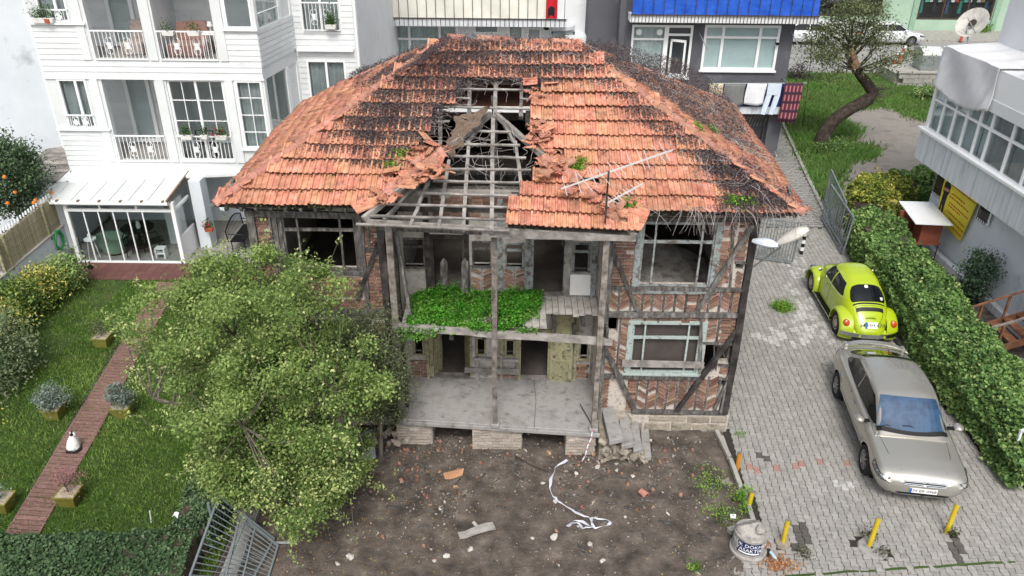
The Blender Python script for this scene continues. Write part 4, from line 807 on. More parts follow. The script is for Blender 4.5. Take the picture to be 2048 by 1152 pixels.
# ================================================================ cars
def catm(keys,t):
    """keys: list of (x, v0, v1..) sorted by x; smooth monotone-ish interpolation"""
    K=np.array(keys,float); return np.array([np.interp(t,K[:,0],K[:,j]) for j in range(1,K.shape[1])])
def smooth1(A,n=2):
    for _ in range(n): A[1:-1]=A[1:-1]*.5+(A[:-2]+A[2:])*.25
    return A
class Loft:
    """half sections (y>=0) at stations x; S[i,j]=(x,y,z)"""
    def __init__(s,xs,secs): s.xs=np.array(xs); s.S=np.array(secs)      # (n,k,2)
    def sec(s,x):
        i=int(np.clip(np.searchsorted(s.xs,x)-1,0,len(s.xs)-2)); f=(x-s.xs[i])/(s.xs[i+1]-s.xs[i]); return s.S[i]*(1-f)+s.S[i+1]*f
    def ytop(s,x,y):     # z of upper surface at (x,|y|)
        c=s.sec(x); k=len(c)//3; c=c[k:][::-1]; yy=np.maximum.accumulate(c[:,0]); return float(np.interp(abs(y),yy+np.arange(len(yy))*1e-7,c[:,1]))
    def yside(s,x,z):
        c=s.sec(x); zz=np.maximum.accumulate(c[:,1]); return float(np.interp(z,zz+np.arange(len(zz))*1e-7,c[:,0]))
    def mesh(s,arches=(),r=.37):
        n,k,_=s.S.shape; ring=[]; V=[]; idx={}
        m=MB(); full=[]
        for i in range(n):
            h=[(s.xs[i],y,z) for y,z in s.S[i]]; full.append(h+[(x,-y,z) for x,y,z in h[::-1][1:-1]] if True else h)
        kk=len(full[0]); P=np.array(full).reshape(n,kk,3); inside=np.zeros((n,kk),bool)
        for (ax,az) in arches:
            d=np.hypot(P[:,:,0]-ax,P[:,:,2]-az); ins=(d<r)&(np.abs(P[:,:,1])>.42); inside|=ins
        Q=P.copy()
        for (ax,az) in arches:
            dx,dz=P[:,:,0]-ax,P[:,:,2]-az; d=np.hypot(dx,dz)+1e-9; ins=(d<r)&(np.abs(P[:,:,1])>.42)
            Q[:,:,0]=np.where(ins,ax+dx/d*r,Q[:,:,0]); Q[:,:,2]=np.where(ins,az+dz/d*r,Q[:,:,2])
        fs=[]
        for i in range(n-1):
            for j in range(kk):
                j2=(j+1)%kk; c=[(i,j),(i+1,j),(i+1,j2),(i,j2)]
                if all(inside[a] for a in c): continue
                fs.append(tuple(a*kk+b for a,b in c))
        fs+=[tuple(range(kk)),tuple((n-1)*kk+q for q in range(kk))[::-1]]
        m.add(Q.reshape(-1,3),fs); return m
def patch_side(L,top,bot,x0,x1,sgn,off=.006,nu=14,nv=6):
    def fn(u,v):
        x=x0+(x1-x0)*u; z=bot(x)+(top(x)-bot(x))*v; return (x,sgn*(L.yside(x,z)+off),z)
    return MB().grid(fn,nu,nv)
def patch_top(L,xa,xb,half,off=.006,nu=14,nv=12):
    """xa(y),xb(y): x limits, half(x-fraction): half width"""
    def fn(u,v):
        f=v; w=half(f); y=(2*u-1)*w; x=xa(y)+(xb(y)-xa(y))*f; return (x,y,L.ytop(x,y)+off)
    return MB().grid(fn,nu,nv)
MT['carglass']=M('dark_car_glass',[srgb('#0d1114')],rough=.05,spec=.45)
MT['tyre']=M('tyre_rubber',[srgb('#1d1d1d'),srgb('#2a2a2a')],scale=12,rough=.9)
MT['rim']=M('alloy_rim',[srgb('#9a9c9e')],rough=.35,metal=.8)
MT['lampglass']=M('headlamp_lens',[srgb('#2f3436'),srgb('#565c5e'),srgb('#a3a9ab')],scale=22,rough=.1,spread=(.35,.7),spec=.8,coat=.5)
MT['redlens']=M('red_lamp_lens',[srgb('#a3341c'),srgb('#c05424')],scale=6,rough=.2,coat=.5)
MT['plate']=M('number_plate',[srgb('#e9e9e6')],rough=.4); MT['plateblue']=M('plate_blue',[srgb('#2f63b5')],rough=.4); MT['ink']=M('black_ink',[srgb('#1a1a1c')],rough=.6)
def wheel(car,x,y,z,r,w,sg,spokes=9,rim='rim',cap=False):
    R=Matrix.Translation((x,y,z))@Matrix.Rotation(-sg*math.pi/2,4,'X')        # lathe axis z -> outward
    t=MB().lathe([(r*.62,-w/2),(r*.9,-w/2),(r,-w*.36),(r,w*.36),(r*.93,w*.5),(r*.66,w*.5),(r*.62,w*.4)],28); wo_=ob('wheel',t.xf(R),MT['tyre'],car,smooth=True)
    if cap: ob('rim',MB().lathe([(r*.64,w*.34),(r*.6,w*.44),(r*.42,w*.36),(r*.3,w*.5),(r*.12,w*.54),(.001,w*.55)],24).xf(R),MT[rim],wo_,smooth=True); return wo_
    m=MB().lathe([(r*.66,w*.3),(r*.66,w*.46),(r*.6,w*.46),(r*.58,w*.3)],28); m.lathe([(r*.17,w*.2),(r*.17,w*.44),(r*.1,w*.47),(.001,w*.47)],14)
    for k in range(spokes):
        a=2*math.pi*k/spokes; c,s_=math.cos(a),math.sin(a); m.beam((c*r*.12,s_*r*.12,w*.42),(c*r*.62,s_*r*.62,w*.42),r*.11,w*.12)
    ob('rim',m.xf(R),MT[rim],wo_); ob('brake_disc',MB().lathe([(.001,w*.02),(r*.58,w*.02),(r*.58,w*.08),(.001,w*.08)],20).xf(R),MT['black'],wo_); return wo_
def plate(car,loc,rot,txt,w=.52,h=.112,blue=True):
    R=TRS(loc,rot); p=ob('number_plate',MB().box(-w/2,-h/2,-.006,w/2,h/2,.004).xf(R),MT['plate'],car)
    if blue: ob('plate_band',MB().box(-w/2,-h/2,.0041,-w/2+.045,h/2,.006).xf(R),MT['plateblue'],p)
    if txt: t=text_mb(txt,h*.86,.0005); t.v=[(x*1.0+.02,y,z+.006) for x,y,z in t.v]; ob('plate_lettering',t.xf(R),MT['ink'],p)
    return p
def sedan(name,label,loc,rotz,paint,detail=True,group=None,scale=1.,plt=True,screen='screen'):
    car=thing(name,label,'car',loc,group,local=True,rotz=rotz); car.scale=(scale,)*3
    # x, sill half, max half, shoulder z, shoulder half, centre top z
    K=[(-2.29,.50,.66,.80,.52,.86),(-2.22,.66,.78,.90,.60,.985),(-2.05,.74,.85,.955,.68,1.04),(-1.7,.78,.885,.965,.74,1.05),(-1.3,.8,.895,.955,.76,1.03),(-.6,.8,.895,.935,.77,.99),(.2,.8,.895,.91,.77,.96),(.9,.8,.895,.885,.775,.945),(1.35,.8,.89,.84,.765,.905),(1.8,.79,.885,.79,.745,.85),(2.08,.75,.865,.735,.70,.785),(2.2,.70,.835,.69,.655,.73),(2.27,.63,.78,.645,.60,.675),(2.31,.52,.68,.59,.5,.61)]
    xs=np.arange(-2.29,2.3101,.04); A=np.array([catm(K,x) for x in xs]); A=smooth1(A,2)
    S_=[]
    for x,(ws,wm,zs,wb,zc) in zip(xs,A):
        zl=.2+.10*max(0,(abs(x)-1.9)/.4)**2
        p=[(0,zl),(ws*.9,zl),(ws,zl+.05),(ws+(wm-ws)*.8,.42),(wm,.58),(wm*.992,.58+(zs-.58)*.6),(wb+(wm-wb)*.62,zs-.015),(wb+(wm-wb)*.12,zs+.025),(wb*.75,zs+(zc-zs)*.72),(wb*.4,zc-.006),(0,zc)]
        p=np.array(p); q=[]; t=np.linspace(0,len(p)-1,31); q=np.column_stack([np.interp(t,range(len(p)),p[:,0]),np.interp(t,range(len(p)),p[:,1])]); S_.append(smooth1(q,2))
    B=Loft(xs,S_); ax=((1.36,.32),(-1.36,.32))
    ob('body',B.mesh(ax),paint,car,smooth=True)
    # greenhouse: x, belt half, roof half, roof z
    G=[(-1.95,.66,.6,1.03),(-1.6,.715,.56,1.16),(-1.2,.74,.56,1.345),(-.95,.75,.59,1.42),(-.5,.76,.61,1.465),(0.,.765,.615,1.475),(.35,.765,.61,1.445),(.55,.765,.605,1.375),(.8,.765,.615,1.22),(1.05,.76,.63,1.06),(1.25,.75,.68,.94)]
    xg=np.arange(-1.95,1.2501,.04); Ag=smooth1(np.array([catm(G,x) for x in xg]),3); Sg=[]
    for x,(wb,wr,zr) in zip(xg,Ag):
        z0=B.ytop(x,wb*.9)-.05; p=np.array([(0,z0),(wb,z0),(wb*.995,z0+.05),(wr+(wb-wr)*.45,z0+(zr-z0)*.55),(wr+.035,zr-.075),(wr-.03,zr-.028),(wr*.7,zr-.004),(wr*.3,zr+.012),(0,zr+.015)])
        t=np.linspace(0,len(p)-1,29); q=np.column_stack([np.interp(t,range(len(p)),p[:,0]),np.interp(t,range(len(p)),p[:,1])]); Sg.append(smooth1(q,1))
    Gh=Loft(xg,Sg); ob('roof',Gh.mesh(),paint,car,smooth=True)
    ob('windscreen',patch_top(Gh,lambda y:1.2-.14*(y/.7)**2,lambda y:.5-.05*(y/.6)**2,lambda f:.715-.155*f,.008),MT[screen],car,smooth=True,label='windscreen with blue sky reflection painted on' if screen=='screen' else None)
    ob('rear_window',patch_top(Gh,lambda y:-1.86+.1*(y/.6)**2,lambda y:-1.08+.03*(y/.5)**2,lambda f:.62-.09*f,.008),MT['carglass'],car,smooth=True)
    for sg in (1,-1):
        bot=lambda x:B.ytop(x,.74)+.0+.02; 
        top=lambda x:min(1.375-.06*abs(x+.1),.985+(1.02-x)*.62,.98+(x+1.62)*.58)
        ob('side_window',patch_side(Gh,top,lambda x:min(top(x)-.004,.985+.0*x),-.32,.98,sg),MT['carglass'],car,smooth=True); ob('side_window',patch_side(Gh,top,lambda x:min(top(x)-.004,.995),-1.5,-.38,sg),MT['carglass'],car,smooth=True)
        if detail:
            mr=MB().grid(lambda u,v:(.86+.13*math.cos(math.pi*u)*1-.02,sg*(.99+.11*math.sin(2*math.pi*v)*math.sin(math.pi*u)),1.0+.075*math.cos(2*math.pi*v)*math.sin(math.pi*u)),8,10); mo=ob('mirror',mr,paint,car,smooth=True); ob('mirror_arm',MB().box(.82,min(sg*.78,sg*.92),.95,.9,max(sg*.78,sg*.92),.985),MT['black'],mo)
            for hx in (.02,-1.02):
                h=ob('door_handle',MB().beam((hx-.1,sg*(B.yside(hx,.82)+.022),.825),(hx+.08,sg*(B.yside(hx,.82)+.022),.825),.03,.022),MT['chrome'],car,bevel=.005)
            ob('door_seam',MB().beam((-.35,sg*(B.yside(-.35,.6)+.002),.32),(-.35,sg*(B.yside(-.35,.85)+.002),.9),.004,.008),MT['black'],car)
            ob('side_trim',MB().beam((-1.0,sg*(B.yside(-1,.5)+.006),.5),(.95,sg*(B.yside(.9,.5)+.006),.5),.02,.03),MT['black'] if False else paint,car)
            hl=MB().grid(lambda u,v:(lambda x,f:(x,sg*(B.yside(x,f)+.008),f))(2.285-.44*u-.02*v,.575+.10*v*(.75+.45*u)+.05*u),8,5); ob('headlight',hl,MT['lampglass'],car,smooth=True)
            ob('headlight_trim',MB().tube([(lambda x,f:(x,sg*(B.yside(x,f)+.010),f))(2.285-.44*u-.02*v,.575+.10*v*(.75+.45*u)+.05*u) for u,v in [(k/8,0) for k in range(9)]+[(1,k/4) for k in range(1,5)]+[(1-k/8,1) for k in range(1,9)]+[(0,1-k/4) for k in range(1,5)]],.006,4),MT['black'],car)
            ob('window_trim',MB().tube([(x,sg*(Gh.yside(x,.98)+.008),.98) for x in np.arange(-1.55,1.0,.1)],.008,4),MT['black'],car); ob('door_seam',MB().tube([(x,sg*(B.yside(x,z)+.002),z) for x,z in ((1.0,.34),(1.02,.6),(1.0,.8),(.96,.92))],.005,4),MT['black'],car); ob('door_seam',MB().tube([(x,sg*(B.yside(x,z)+.002),z) for x,z in ((-1.02,.62),(-1.25,.72),(-1.42,.92))],.005,4),MT['black'],car)
            ob('tail_light',MB().grid(lambda u,v:(lambda x,f:(x,sg*(B.yside(x,f)+.008),f))(-2.24+.2*u,.72+.18*v),6,4),MT['redlens'],car,smooth=True)
        for xw in (1.36,-1.36):
            wheel(car,xw,sg*.79,.32,.322,.2,sg); ob('wheel_well',MB().lathe([(.001,-.02),(.37,-.02),(.37,.24),(.001,.24)],20).xf(Matrix.Translation((xw,sg*.5,.32))@Matrix.Rotation(-sg*math.pi/2,4,'X')),MT['black'],car)
    if detail:
        front=lambda y,z:max(x for x in np.arange(1.9,2.312,.004) if B.yside(x,z)>=abs(y)) if B.yside(1.9,z)>=abs(y) else 1.9
        gr=MB()
        g0=ob('grille',MB().grid(lambda u,v:(lambda y,z:(front(y,z)+.006,y,z))(-.38+.76*u,.555+.08*v),16,4),MT['black'],car)
        for z in (.565,.6,.635): ob('grille_bar',MB().tube([(front(y,z)+.012,y,z) for y in np.linspace(-.39,.39,13)],.011,6),MT['chrome'],g0)
        e=ob('emblem',MB().add(*(lambda n,R,r:([(2.335,(R+r*math.cos(2*math.pi*j/6))*math.cos(2*math.pi*i/n),.6+(R+r*math.cos(2*math.pi*j/6))*math.sin(2*math.pi*i/n)) if False else (2.332+r*math.sin(2*math.pi*j/6),(R+r*math.cos(2*math.pi*j/6))*math.cos(2*math.pi*i/n),.6+(R+r*math.cos(2*math.pi*j/6))*math.sin(2*math.pi*i/n)) for i in range(n) for j in range(6)],[(i*6+j,((i+1)%n)*6+j,((i+1)%n)*6+(j+1)%6,i*6+(j+1)%6) for i in range(n) for j in range(6)]))(16,.05,.009)),MT['chrome'],car)
        ob('emblem_bolt',MB().tube([(2.335,-.07,.588),(2.335,.012,.592),(2.335,-.012,.608),(2.335,.07,.612)],.008,5),MT['chrome'],e)
        ob('lower_grille',MB().grid(lambda u,v:(lambda y,z:(front(y,z)+.004,y,z))(-.5+1.0*u,.3+.07*v),16,3),MT['black'],car)
        if plt: plate(car,(front(0,.44)+.012,0,.44),(math.radians(90),0,math.radians(90)),'34 BR 0968')
        for s_ in (.25,-.2):
            ob('wiper',MB().tube([(1.16,s_,B.ytop(1.16,s_)+.03),(1.07,s_-.3,Gh.ytop(1.07,abs(s_-.3))+.02),(1.08,s_-.45,Gh.ytop(1.08,min(.7,abs(s_-.45)))+.02)],.008,5),MT['black'],car)
        ob('cowl',patch_top(Gh,lambda y:1.245-.1*(y/.7)**2,lambda y:1.17-.13*(y/.7)**2,lambda f:.7,.012,nv=3),MT['black'],car)
        sp=MB(); n=14
        pts=[(-2.13-.05*math.cos(math.pi*k/n)*0+.16*(abs(2*k/n-1))**2.5,-.74+1.48*k/n,1.135-.09*abs(2*k/n-1)**3) for k in range(n+1)]
        for k in range(n): sp.hexa([(pts[k][0]-.07,pts[k][1],pts[k][2]-.02),(pts[k][0]+.08,pts[k][1],pts[k][2]-.005),(pts[k+1][0]+.08,pts[k+1][1],pts[k+1][2]-.005),(pts[k+1][0]-.07,pts[k+1][1],pts[k+1][2]-.02)],[(pts[k][0]-.07,pts[k][1],pts[k][2]+.012),(pts[k][0]+.08,pts[k][1],pts[k][2]+.018),(pts[k+1][0]+.08,pts[k+1][1],pts[k+1][2]+.018),(pts[k+1][0]-.07,pts[k+1][1],pts[k+1][2]+.012)])
        for y_ in (-.66,.66): sp.box(-2.12,y_-.03,.98,-1.98,y_+.03,1.11)
        ob('rear_spoiler',sp,paint,car); ob('roof_aerial',MB().tube([(-.98,0,1.42),(-1.2,0,1.52)],.008,5),MT['black'],car)
        ob('bonnet_seam',MB().tube([(1.2,.66,B.ytop(1.2,.66)+.003),(1.7,.6,B.ytop(1.7,.6)+.003),(2.12,.42,B.ytop(2.12,.42)+.003)],.004,4),MT['black'],car); ob('bonnet_seam',MB().tube([(1.2,-.66,B.ytop(1.2,.66)+.003),(1.7,-.6,B.ytop(1.7,.6)+.003),(2.12,-.42,B.ytop(2.12,.42)+.003)],.004,4),MT['black'],car)
    return car
MT['silver']=M('silver_beige_car_paint',[srgb('#b0aea6')],rough=.26,metal=.65,spec=.5,coat=.7)
MT['screen']=M('windscreen_painted_sky_reflection',[srgb('#1b2f49'),srgb('#34516f'),srgb('#223853')],scale=2.5,rough=.06,spec=.9,coat=.8)  # blue base colour paints the sky reflection onto the glass
MT['whitecar']=M('white_car_paint',[srgb('#cfd2d2')],rough=.3,coat=.6)
fw,rw_=atz(1728,945)[:2],atz(1672,790)[:2]; hd=unit(fw-rw_); pp_=np.array([-hd[1],hd[0]]); ctr=(fw+rw_)/2+pp_*.86
sedan('silver_sedan','silver-beige saloon car with sky reflection painted on its windscreen parked on the paved driveway facing the yellow bollards',(ctr[0],ctr[1],.0),math.atan2(hd[1],hd[0]),MT['silver'],scale=1.06)
# ---- rounded lime-green classic car
def beetle(loc,rotz,scale):
    car=thing('classic_car','lime-green rounded classic car parked beside the leafy hedge','car',loc,local=True,rotz=rotz); car.scale=(scale,)*3
    MT['lime']=M('lime_car_paint',[srgb('#a3b81e')],rough=.22,spec=.5,coat=.6)
    K=[(-1.9,.22,.42),(-1.8,.36,.56),(-1.6,.48,.78),(-1.35,.565,1.0),(-1.1,.61,1.18),(-.8,.64,1.345),(-.45,.655,1.465),(-.1,.66,1.5),(.2,.66,1.48),(.42,.66,1.40),(.58,.655,1.22),(.72,.645,1.05),(.85,.63,1.0),(1.1,.58,.955),(1.4,.47,.86),(1.65,.33,.72),(1.82,.17,.54)]
    xs=np.arange(-1.9,1.8201,.04); A=smooth1(np.array([catm(K,x) for x in xs]),3); S_=[]
    for x,(w,zt) in zip(xs,A):
        zb=.24; zm=min(.62,zb+(zt-zb)*.5); p=[(0,zb),(w*.5,zb),(w*.92,zb),(w,zb+.06)]; 
        for t in np.linspace(0,math.pi/2,26): p.append((w*math.cos(t)**.62,zm+(zt-zm)*math.sin(t)**.93))
        S_.append(p)
    B=Loft(xs,S_); ob('body',B.mesh(((1.2,.31),(-1.2,.31)),.36),MT['lime'],car,smooth=True)
    for sg in (1,-1):
        for xc,rear in ((1.2,0),(-1.2,1)):
            def fn(u,v):
                ph=math.radians(-18+216*u) if not rear else math.radians(-22+222*u); c,s_=math.cos(ph),math.sin(ph); th=v*math.pi/2*1.12
                R0=.40; st=(1.12 if c>0 else 1.05) if not rear else (1.0 if c>0 else 1.22)
                r=R0+.095*math.cos(min(th,math.pi/2))*(1 if th<math.pi/2 else 0)-(.03 if th>math.pi/2 else 0); y=.44+.335*math.sin(min(th,math.pi/2)); return (xc+c*r*(1+(st-1)*abs(c)),sg*y,.31+s_*r*1.02)
            ob('front_fender' if not rear else 'rear_fender',MB().grid(fn,26,9),MT['lime'],car,smooth=True); wheel(car,xc,sg*.655,.31,.315,.16,sg,rim='hub',cap=True)
            ob('wheel_well',MB().lathe([(.001,-.02),(.36,-.02),(.36,.2),(.001,.2)],18).xf(Matrix.Translation((xc,sg*.34,.31))@Matrix.Rotation(-sg*math.pi/2,4,'X')),MT['black'],car)
        hl=ob('headlight',MB().lathe([(.075,-.06),(.085,0),(.08,.03),(.05,.05),(.001,.058)],16).xf(Matrix.Translation((1.56,sg*.63,.66))@Matrix.Rotation(math.radians(62),4,'Y')),MT['lampglass'],car,smooth=True)
        tl=ob('tail_light',MB().lathe([(.085,-.08),(.088,.0),(.08,.04),(.05,.06),(.001,.065)],16,sx=1.15).xf(Matrix.Translation((-1.66,sg*.62,.58))@Matrix.Rotation(math.radians(-68),4,'Y')),MT['redlens'],car,smooth=True)
        ob('running_board',MB().box(-.82,min(sg*.6,sg*.76),.2,.84,max(sg*.6,sg*.76),.235),MT['black'],car,bevel=.01); ob('board_trim',MB().box(-.82,min(sg*.76,sg*.772),.215,.84,max(sg*.76,sg*.772),.235),MT['chrome'],car)
        top=lambda x:min(1.335-.16*max(0,abs(x-.02)-.25)**1.2,1.335)
        bot=lambda x:.985
        ob('side_window',patch_side(B,lambda x:max(bot(x)+.01,min(top(x),.985+(.62-x)*1.15)),bot,-.06,.6,sg,.007),MT['carglass'],car,smooth=True)
        ob('side_window',patch_side(B,lambda x:max(bot(x)+.01,min(top(x)+.0,.985+(x+.94)*1.1)),lambda x:.985+.04*max(0,-.6-x),-.9,-.13,sg,.007),MT['carglass'],car,smooth=True)
        for f in ((.985,),): ob('belt_trim',MB().tube([(x,sg*(B.yside(x,.95)+.004),.95) for x in np.arange(-1.0,.75,.1)],.006,4),MT['chrome'],car)
        ob('door_seam',MB().tube([(-.1,sg*(B.yside(-.1,z)+.002),z) for z in np.arange(.3,.97,.08)],.004,4),MT['black'],car); ob('door_seam',MB().tube([(.66,sg*(B.yside(.66,z)+.002),z) for z in np.arange(.3,.97,.08)],.004,4),MT['black'],car)
        ob('door_handle',MB().beam((-.02,sg*(B.yside(0,.86)+.025),.86),(.13,sg*(B.yside(.1,.86)+.025),.86),.022,.02),MT['chrome'],car); ob('mirror',MB().lathe([(.001,-.01),(.05,-.01),(.055,.01),(.001,.03)],12).xf(Matrix.Translation((.62,sg*.76,1.03))@Matrix.Rotation(math.radians(-80),4,'Y')),MT['chrome'],car,smooth=True)
    ob('windscreen',patch_top(B,lambda y:.70-.1*(y/.5)**2,lambda y:.44-.05*(y/.5)**2,lambda f:.53-.05*f,.008,nv=8),MT['carglass'],car,smooth=True)
    def rw(u,v):
        a,b=2*u-1,2*v-1; k=1-.0*abs(a); y=.46*a*(1-.10*abs(b)**3)*(1-.06*(b+1)); b2=b*(1-.12*abs(a)**4); x=-1.06+.22*b2; return (x,y,B.ytop(x,y)+.008)
    ob('rear_window',MB().grid(rw,16,8),MT['carglass'],car,smooth=True); 
    def rim_(u,v): pass
    P=[rw(u,0) for u in np.linspace(0,1,14)]+[rw(1,v) for v in np.linspace(0,1,7)]+[rw(u,1) for u in np.linspace(1,0,14)]+[rw(0,v) for v in np.linspace(1,0,7)]
    ob('window_seal',MB().tube([(x,y,z+.002) for x,y,z in P],.012,5),MT['black'],car); 
    s1=rw(.5,.88); ob('sticker',MB().lathe([(.001,.0),(.05,.0),(.05,.003),(.001,.003)],14).xf(Matrix.Translation((s1[0],s1[1],s1[2]+.004))@Matrix.Rotation(math.radians(-38),4,'Y')),MT['plate'],car)
    s2=rw(.1,.2); ob('sticker',MB().box(-.04,-.03,0,.04,.03,.003).xf(Matrix.Translation((s2[0],s2[1],s2[2]+.006))@Matrix.Rotation(math.radians(-42),4,'Y')),MT['plate'],car)
    # engine lid: seam, louvres, plate light, plate
    def on(x,y,o=.006): return (x,y,B.ytop(x,y)+o)
    ob('engine_lid_seam',MB().tube([on(-1.38,-.36)]+[on(-1.38-.44*math.sin(t),-.36*math.cos(t)) for t in np.linspace(0,math.pi,13)]+[on(-1.38,.36)]+[on(-1.38,y) for y in np.linspace(.3,-.36,6)],.006,4),MT['black'],car)
    ob('air_intake',MB().grid(lambda u,v:on(-1.42-.085*v,(-.36+.72*u),.012),14,3),MT['black'],car); ob('vent_louvres',MB().grid(lambda u,v:on(-1.31-.035*v,(-.42+.84*u),.006),14,2),MT['ink'],car)
    ob('plate_lamp',MB().grid(lambda u,v:(-1.64-.05*math.sin(math.pi*v),(-.13+.26*u),B.ytop(-1.62,0)-.02+.03*math.sin(math.pi*u)+.02*v),8,5),MT['lime'],car,smooth=True)
    pz=B.ytop(-1.73,0); plate(car,(-1.80,0,.60),(math.radians(62),0,math.radians(-90)),'34 HH 674',w=.32,h=.17)
    for xb,sg2 in ((-1.98,-1),(1.98,1)):
        pts=[(xb-sg2*.22*abs(2*k/16-1)**2.4,-.76+1.52*k/16,.36) for k in range(17)]; m=MB()
        for k in range(16): m.beam(pts[k],pts[k+1],.04,.11)
        ob('bumper',m,MT['chrome'],car); ob('bumper_bracket',MB().box(min(xb,xb-sg2*.3),-.35,.32,max(xb,xb-sg2*.3),-.3,.38).box(min(xb,xb-sg2*.3),.3,.32,max(xb,xb-sg2*.3),.35,.38),MT['lime'],car)
    ob('rear_apron',MB().grid(lambda u,v:(-1.72-.14*v,-.5+1.0*u,.42-.14*v),8,4),MT['lime'],car,smooth=True)
    ob('bonnet_seam',MB().tube([on(.82,-.5)]+[on(1.0+.6*math.sin(t)*.9,-.46*math.cos(t)) for t in np.linspace(.2,math.pi-.2,11)]+[on(.82,.5)],.005,4),MT['black'],car)
    return car
MT['hub']=M('beige_hub',[srgb('#a39c86'),srgb('#b5ae98')],scale=6,rough=.4,metal=.3)
fb,rb=atz(1620,582)[:2],atz(1668,664)[:2]; hb=unit(fb-rb); pb=np.array([hb[1],-hb[0]]); cb=(fb+rb)/2+pb*.73
beetle((cb[0],cb[1],0),math.atan2(hb[1],hb[0]),1.05)
# street cars
sedan('white_sedan','white saloon car driving along the street past the green shop','car' and (29.0,63.0,-.01),0.,MT['whitecar'],scale=1.15,plt=False,screen='carglass')
sedan('white_car','white car on the street half hidden by the grey building','car' and (22.2,62.9,-.01),math.pi,MT['whitecar'],scale=1.15,plt=False,screen='carglass')
# ================================================================ neighbouring buildings
MT['clad']=M('white_clapboard',[srgb('#cfd3d3'),srgb('#dde0e0')],scale=1.5,rough=.6,rnd=.05,dirt=(srgb('#bfc3c3'),1.3,.58,.78))
MT['sideboard']=M('bluish_white_wall',[srgb('#cbd2d8'),srgb('#dbe1e6')],scale=.8,rough=.85,bump=.1,bscale=20,dirt=(srgb('#9ba1a3'),.9,.6,.8))
MT['curtain']=M('grey_curtain',[srgb('#8d9192'),srgb('#a5a9aa')],scale=2,rough=.9); MT['net']=M('pale_net_curtain',[srgb('#bcc6c6'),srgb('#ced7d7')],scale=3,rough=.95)
MT['room']=M('dim_room',[srgb('#4d4a46'),srgb('#625e58')],scale=1,rough=1); MT['greyrender']=M('dark_grey_render',[srgb('#55565b'),srgb('#616268')],scale=.7,rough=.9,bump=.1,bscale=30,dirt=(srgb('#797a7d'),1.4,.6,.8))
MT['whiterender']=M('white_render',[srgb('#d3d6d8'),srgb('#e0e2e3')],scale=.8,rough=.85,bump=.08,bscale=25,dirt=(srgb('#b3b5b5'),1.1,.62,.8))
MT['streaked']=M('rain_streaked_concrete',[srgb('#aeb2b5'),srgb('#c9ced2'),srgb('#d5dade')],scale=2.6,stretch=(3.2,3.2,.25),rough=.95,spread=(.3,.6))
MT['iron']=M('rusty_iron_bar',[srgb('#3a302b'),srgb('#4d4038')],scale=9,rough=.85); MT['bluetarp']=M('blue_tarpaulin',[srgb('#1d4fb3'),srgb('#2a63cc')],scale=3,rough=.55,bump=.5,bscale=5,bdist=.08); MT['creamtarp']=M('cream_canvas',[srgb('#d6d6c9'),srgb('#e4e4da')],scale=2,rough=.8,bump=.3,bscale=4,bdist=.06)
def boards(part,x0,x1,z0,z1,Y,ops=(),h=.17,name='board'):
    z=z0
    while z<z1-.03:
        zt=min(z+h,z1); zm=(z+zt)/2; segs=[(x0,x1)]
        for a,b,c,d in ops:
            if c<zm<d: segs=[s for q in segs for s in ((q[0],min(q[1],a)),(max(q[0],b),q[1])) if s[1]-s[0]>.02]
        for a,b in segs: ob(name,MB().tint().add([(a,Y-.022,z),(b,Y-.022,z),(b,Y-.004,zt),(a,Y-.004,zt),(a,Y,z),(b,Y,z),(b,Y,zt),(a,Y,zt)],MB.BOXF),MT['clad'],part)
        z=zt+.004
def win(parent,x0,x1,z0,z1,Y,cols=(.5,),rows=(),fw=.07,mat='pvc',back='room',curtain=None,name='window',grid=None,depth=.5,sill=True):
    m=MB().box(x0,Y-.03,z0,x0+fw,Y+.06,z1).box(x1-fw,Y-.03,z0,x1,Y+.06,z1).box(x0+fw,Y-.03,z1-fw,x1-fw,Y+.06,z1).box(x0+fw,Y-.03,z0,x1-fw,Y+.06,z0+fw); w=ob(name,m,MT[mat],parent)
    for c in cols: x=x0+(x1-x0)*c; ob('mullion',MB().box(x-fw*.55,Y-.028,z0+fw,x+fw*.55,Y+.05,z1-fw),MT[mat],w)
    for r in rows: z=z0+(z1-z0)*r; ob('transom',MB().box(x0+fw,Y-.024,z-fw*.45,x1-fw,Y+.05,z+fw*.45),MT[mat],w)
    if grid:
        for i in range(1,grid[0]): x=x0+(x1-x0)*i/grid[0]; ob('glazing_bar',MB().box(x-.012,Y-.01,z0+fw,x+.012,Y+.018,z1-fw),MT[mat],w)
        for i in range(1,grid[1]): z=z0+(z1-z0)*i/grid[1]; ob('glazing_bar',MB().box(x0+fw,Y-.012,z-.012,x1-fw,Y+.016,z+.012),MT[mat],w)
    ob('pane',MB().box(x0+fw*.5,Y+.02,z0+fw*.5,x1-fw*.5,Y+.03,z1-fw*.5),MT['glass'],w)
    if curtain:
        n=max(8,int((x1-x0)/.05)); ob('curtain',MB().grid(lambda u,v:(x0+(x1-x0)*u,Y+.14+.03*math.sin(u*n*1.6+.5*math.sin(u*9)),z0+(z1-z0)*v),n*2,1),MT[curtain],w,smooth=True)
    return w
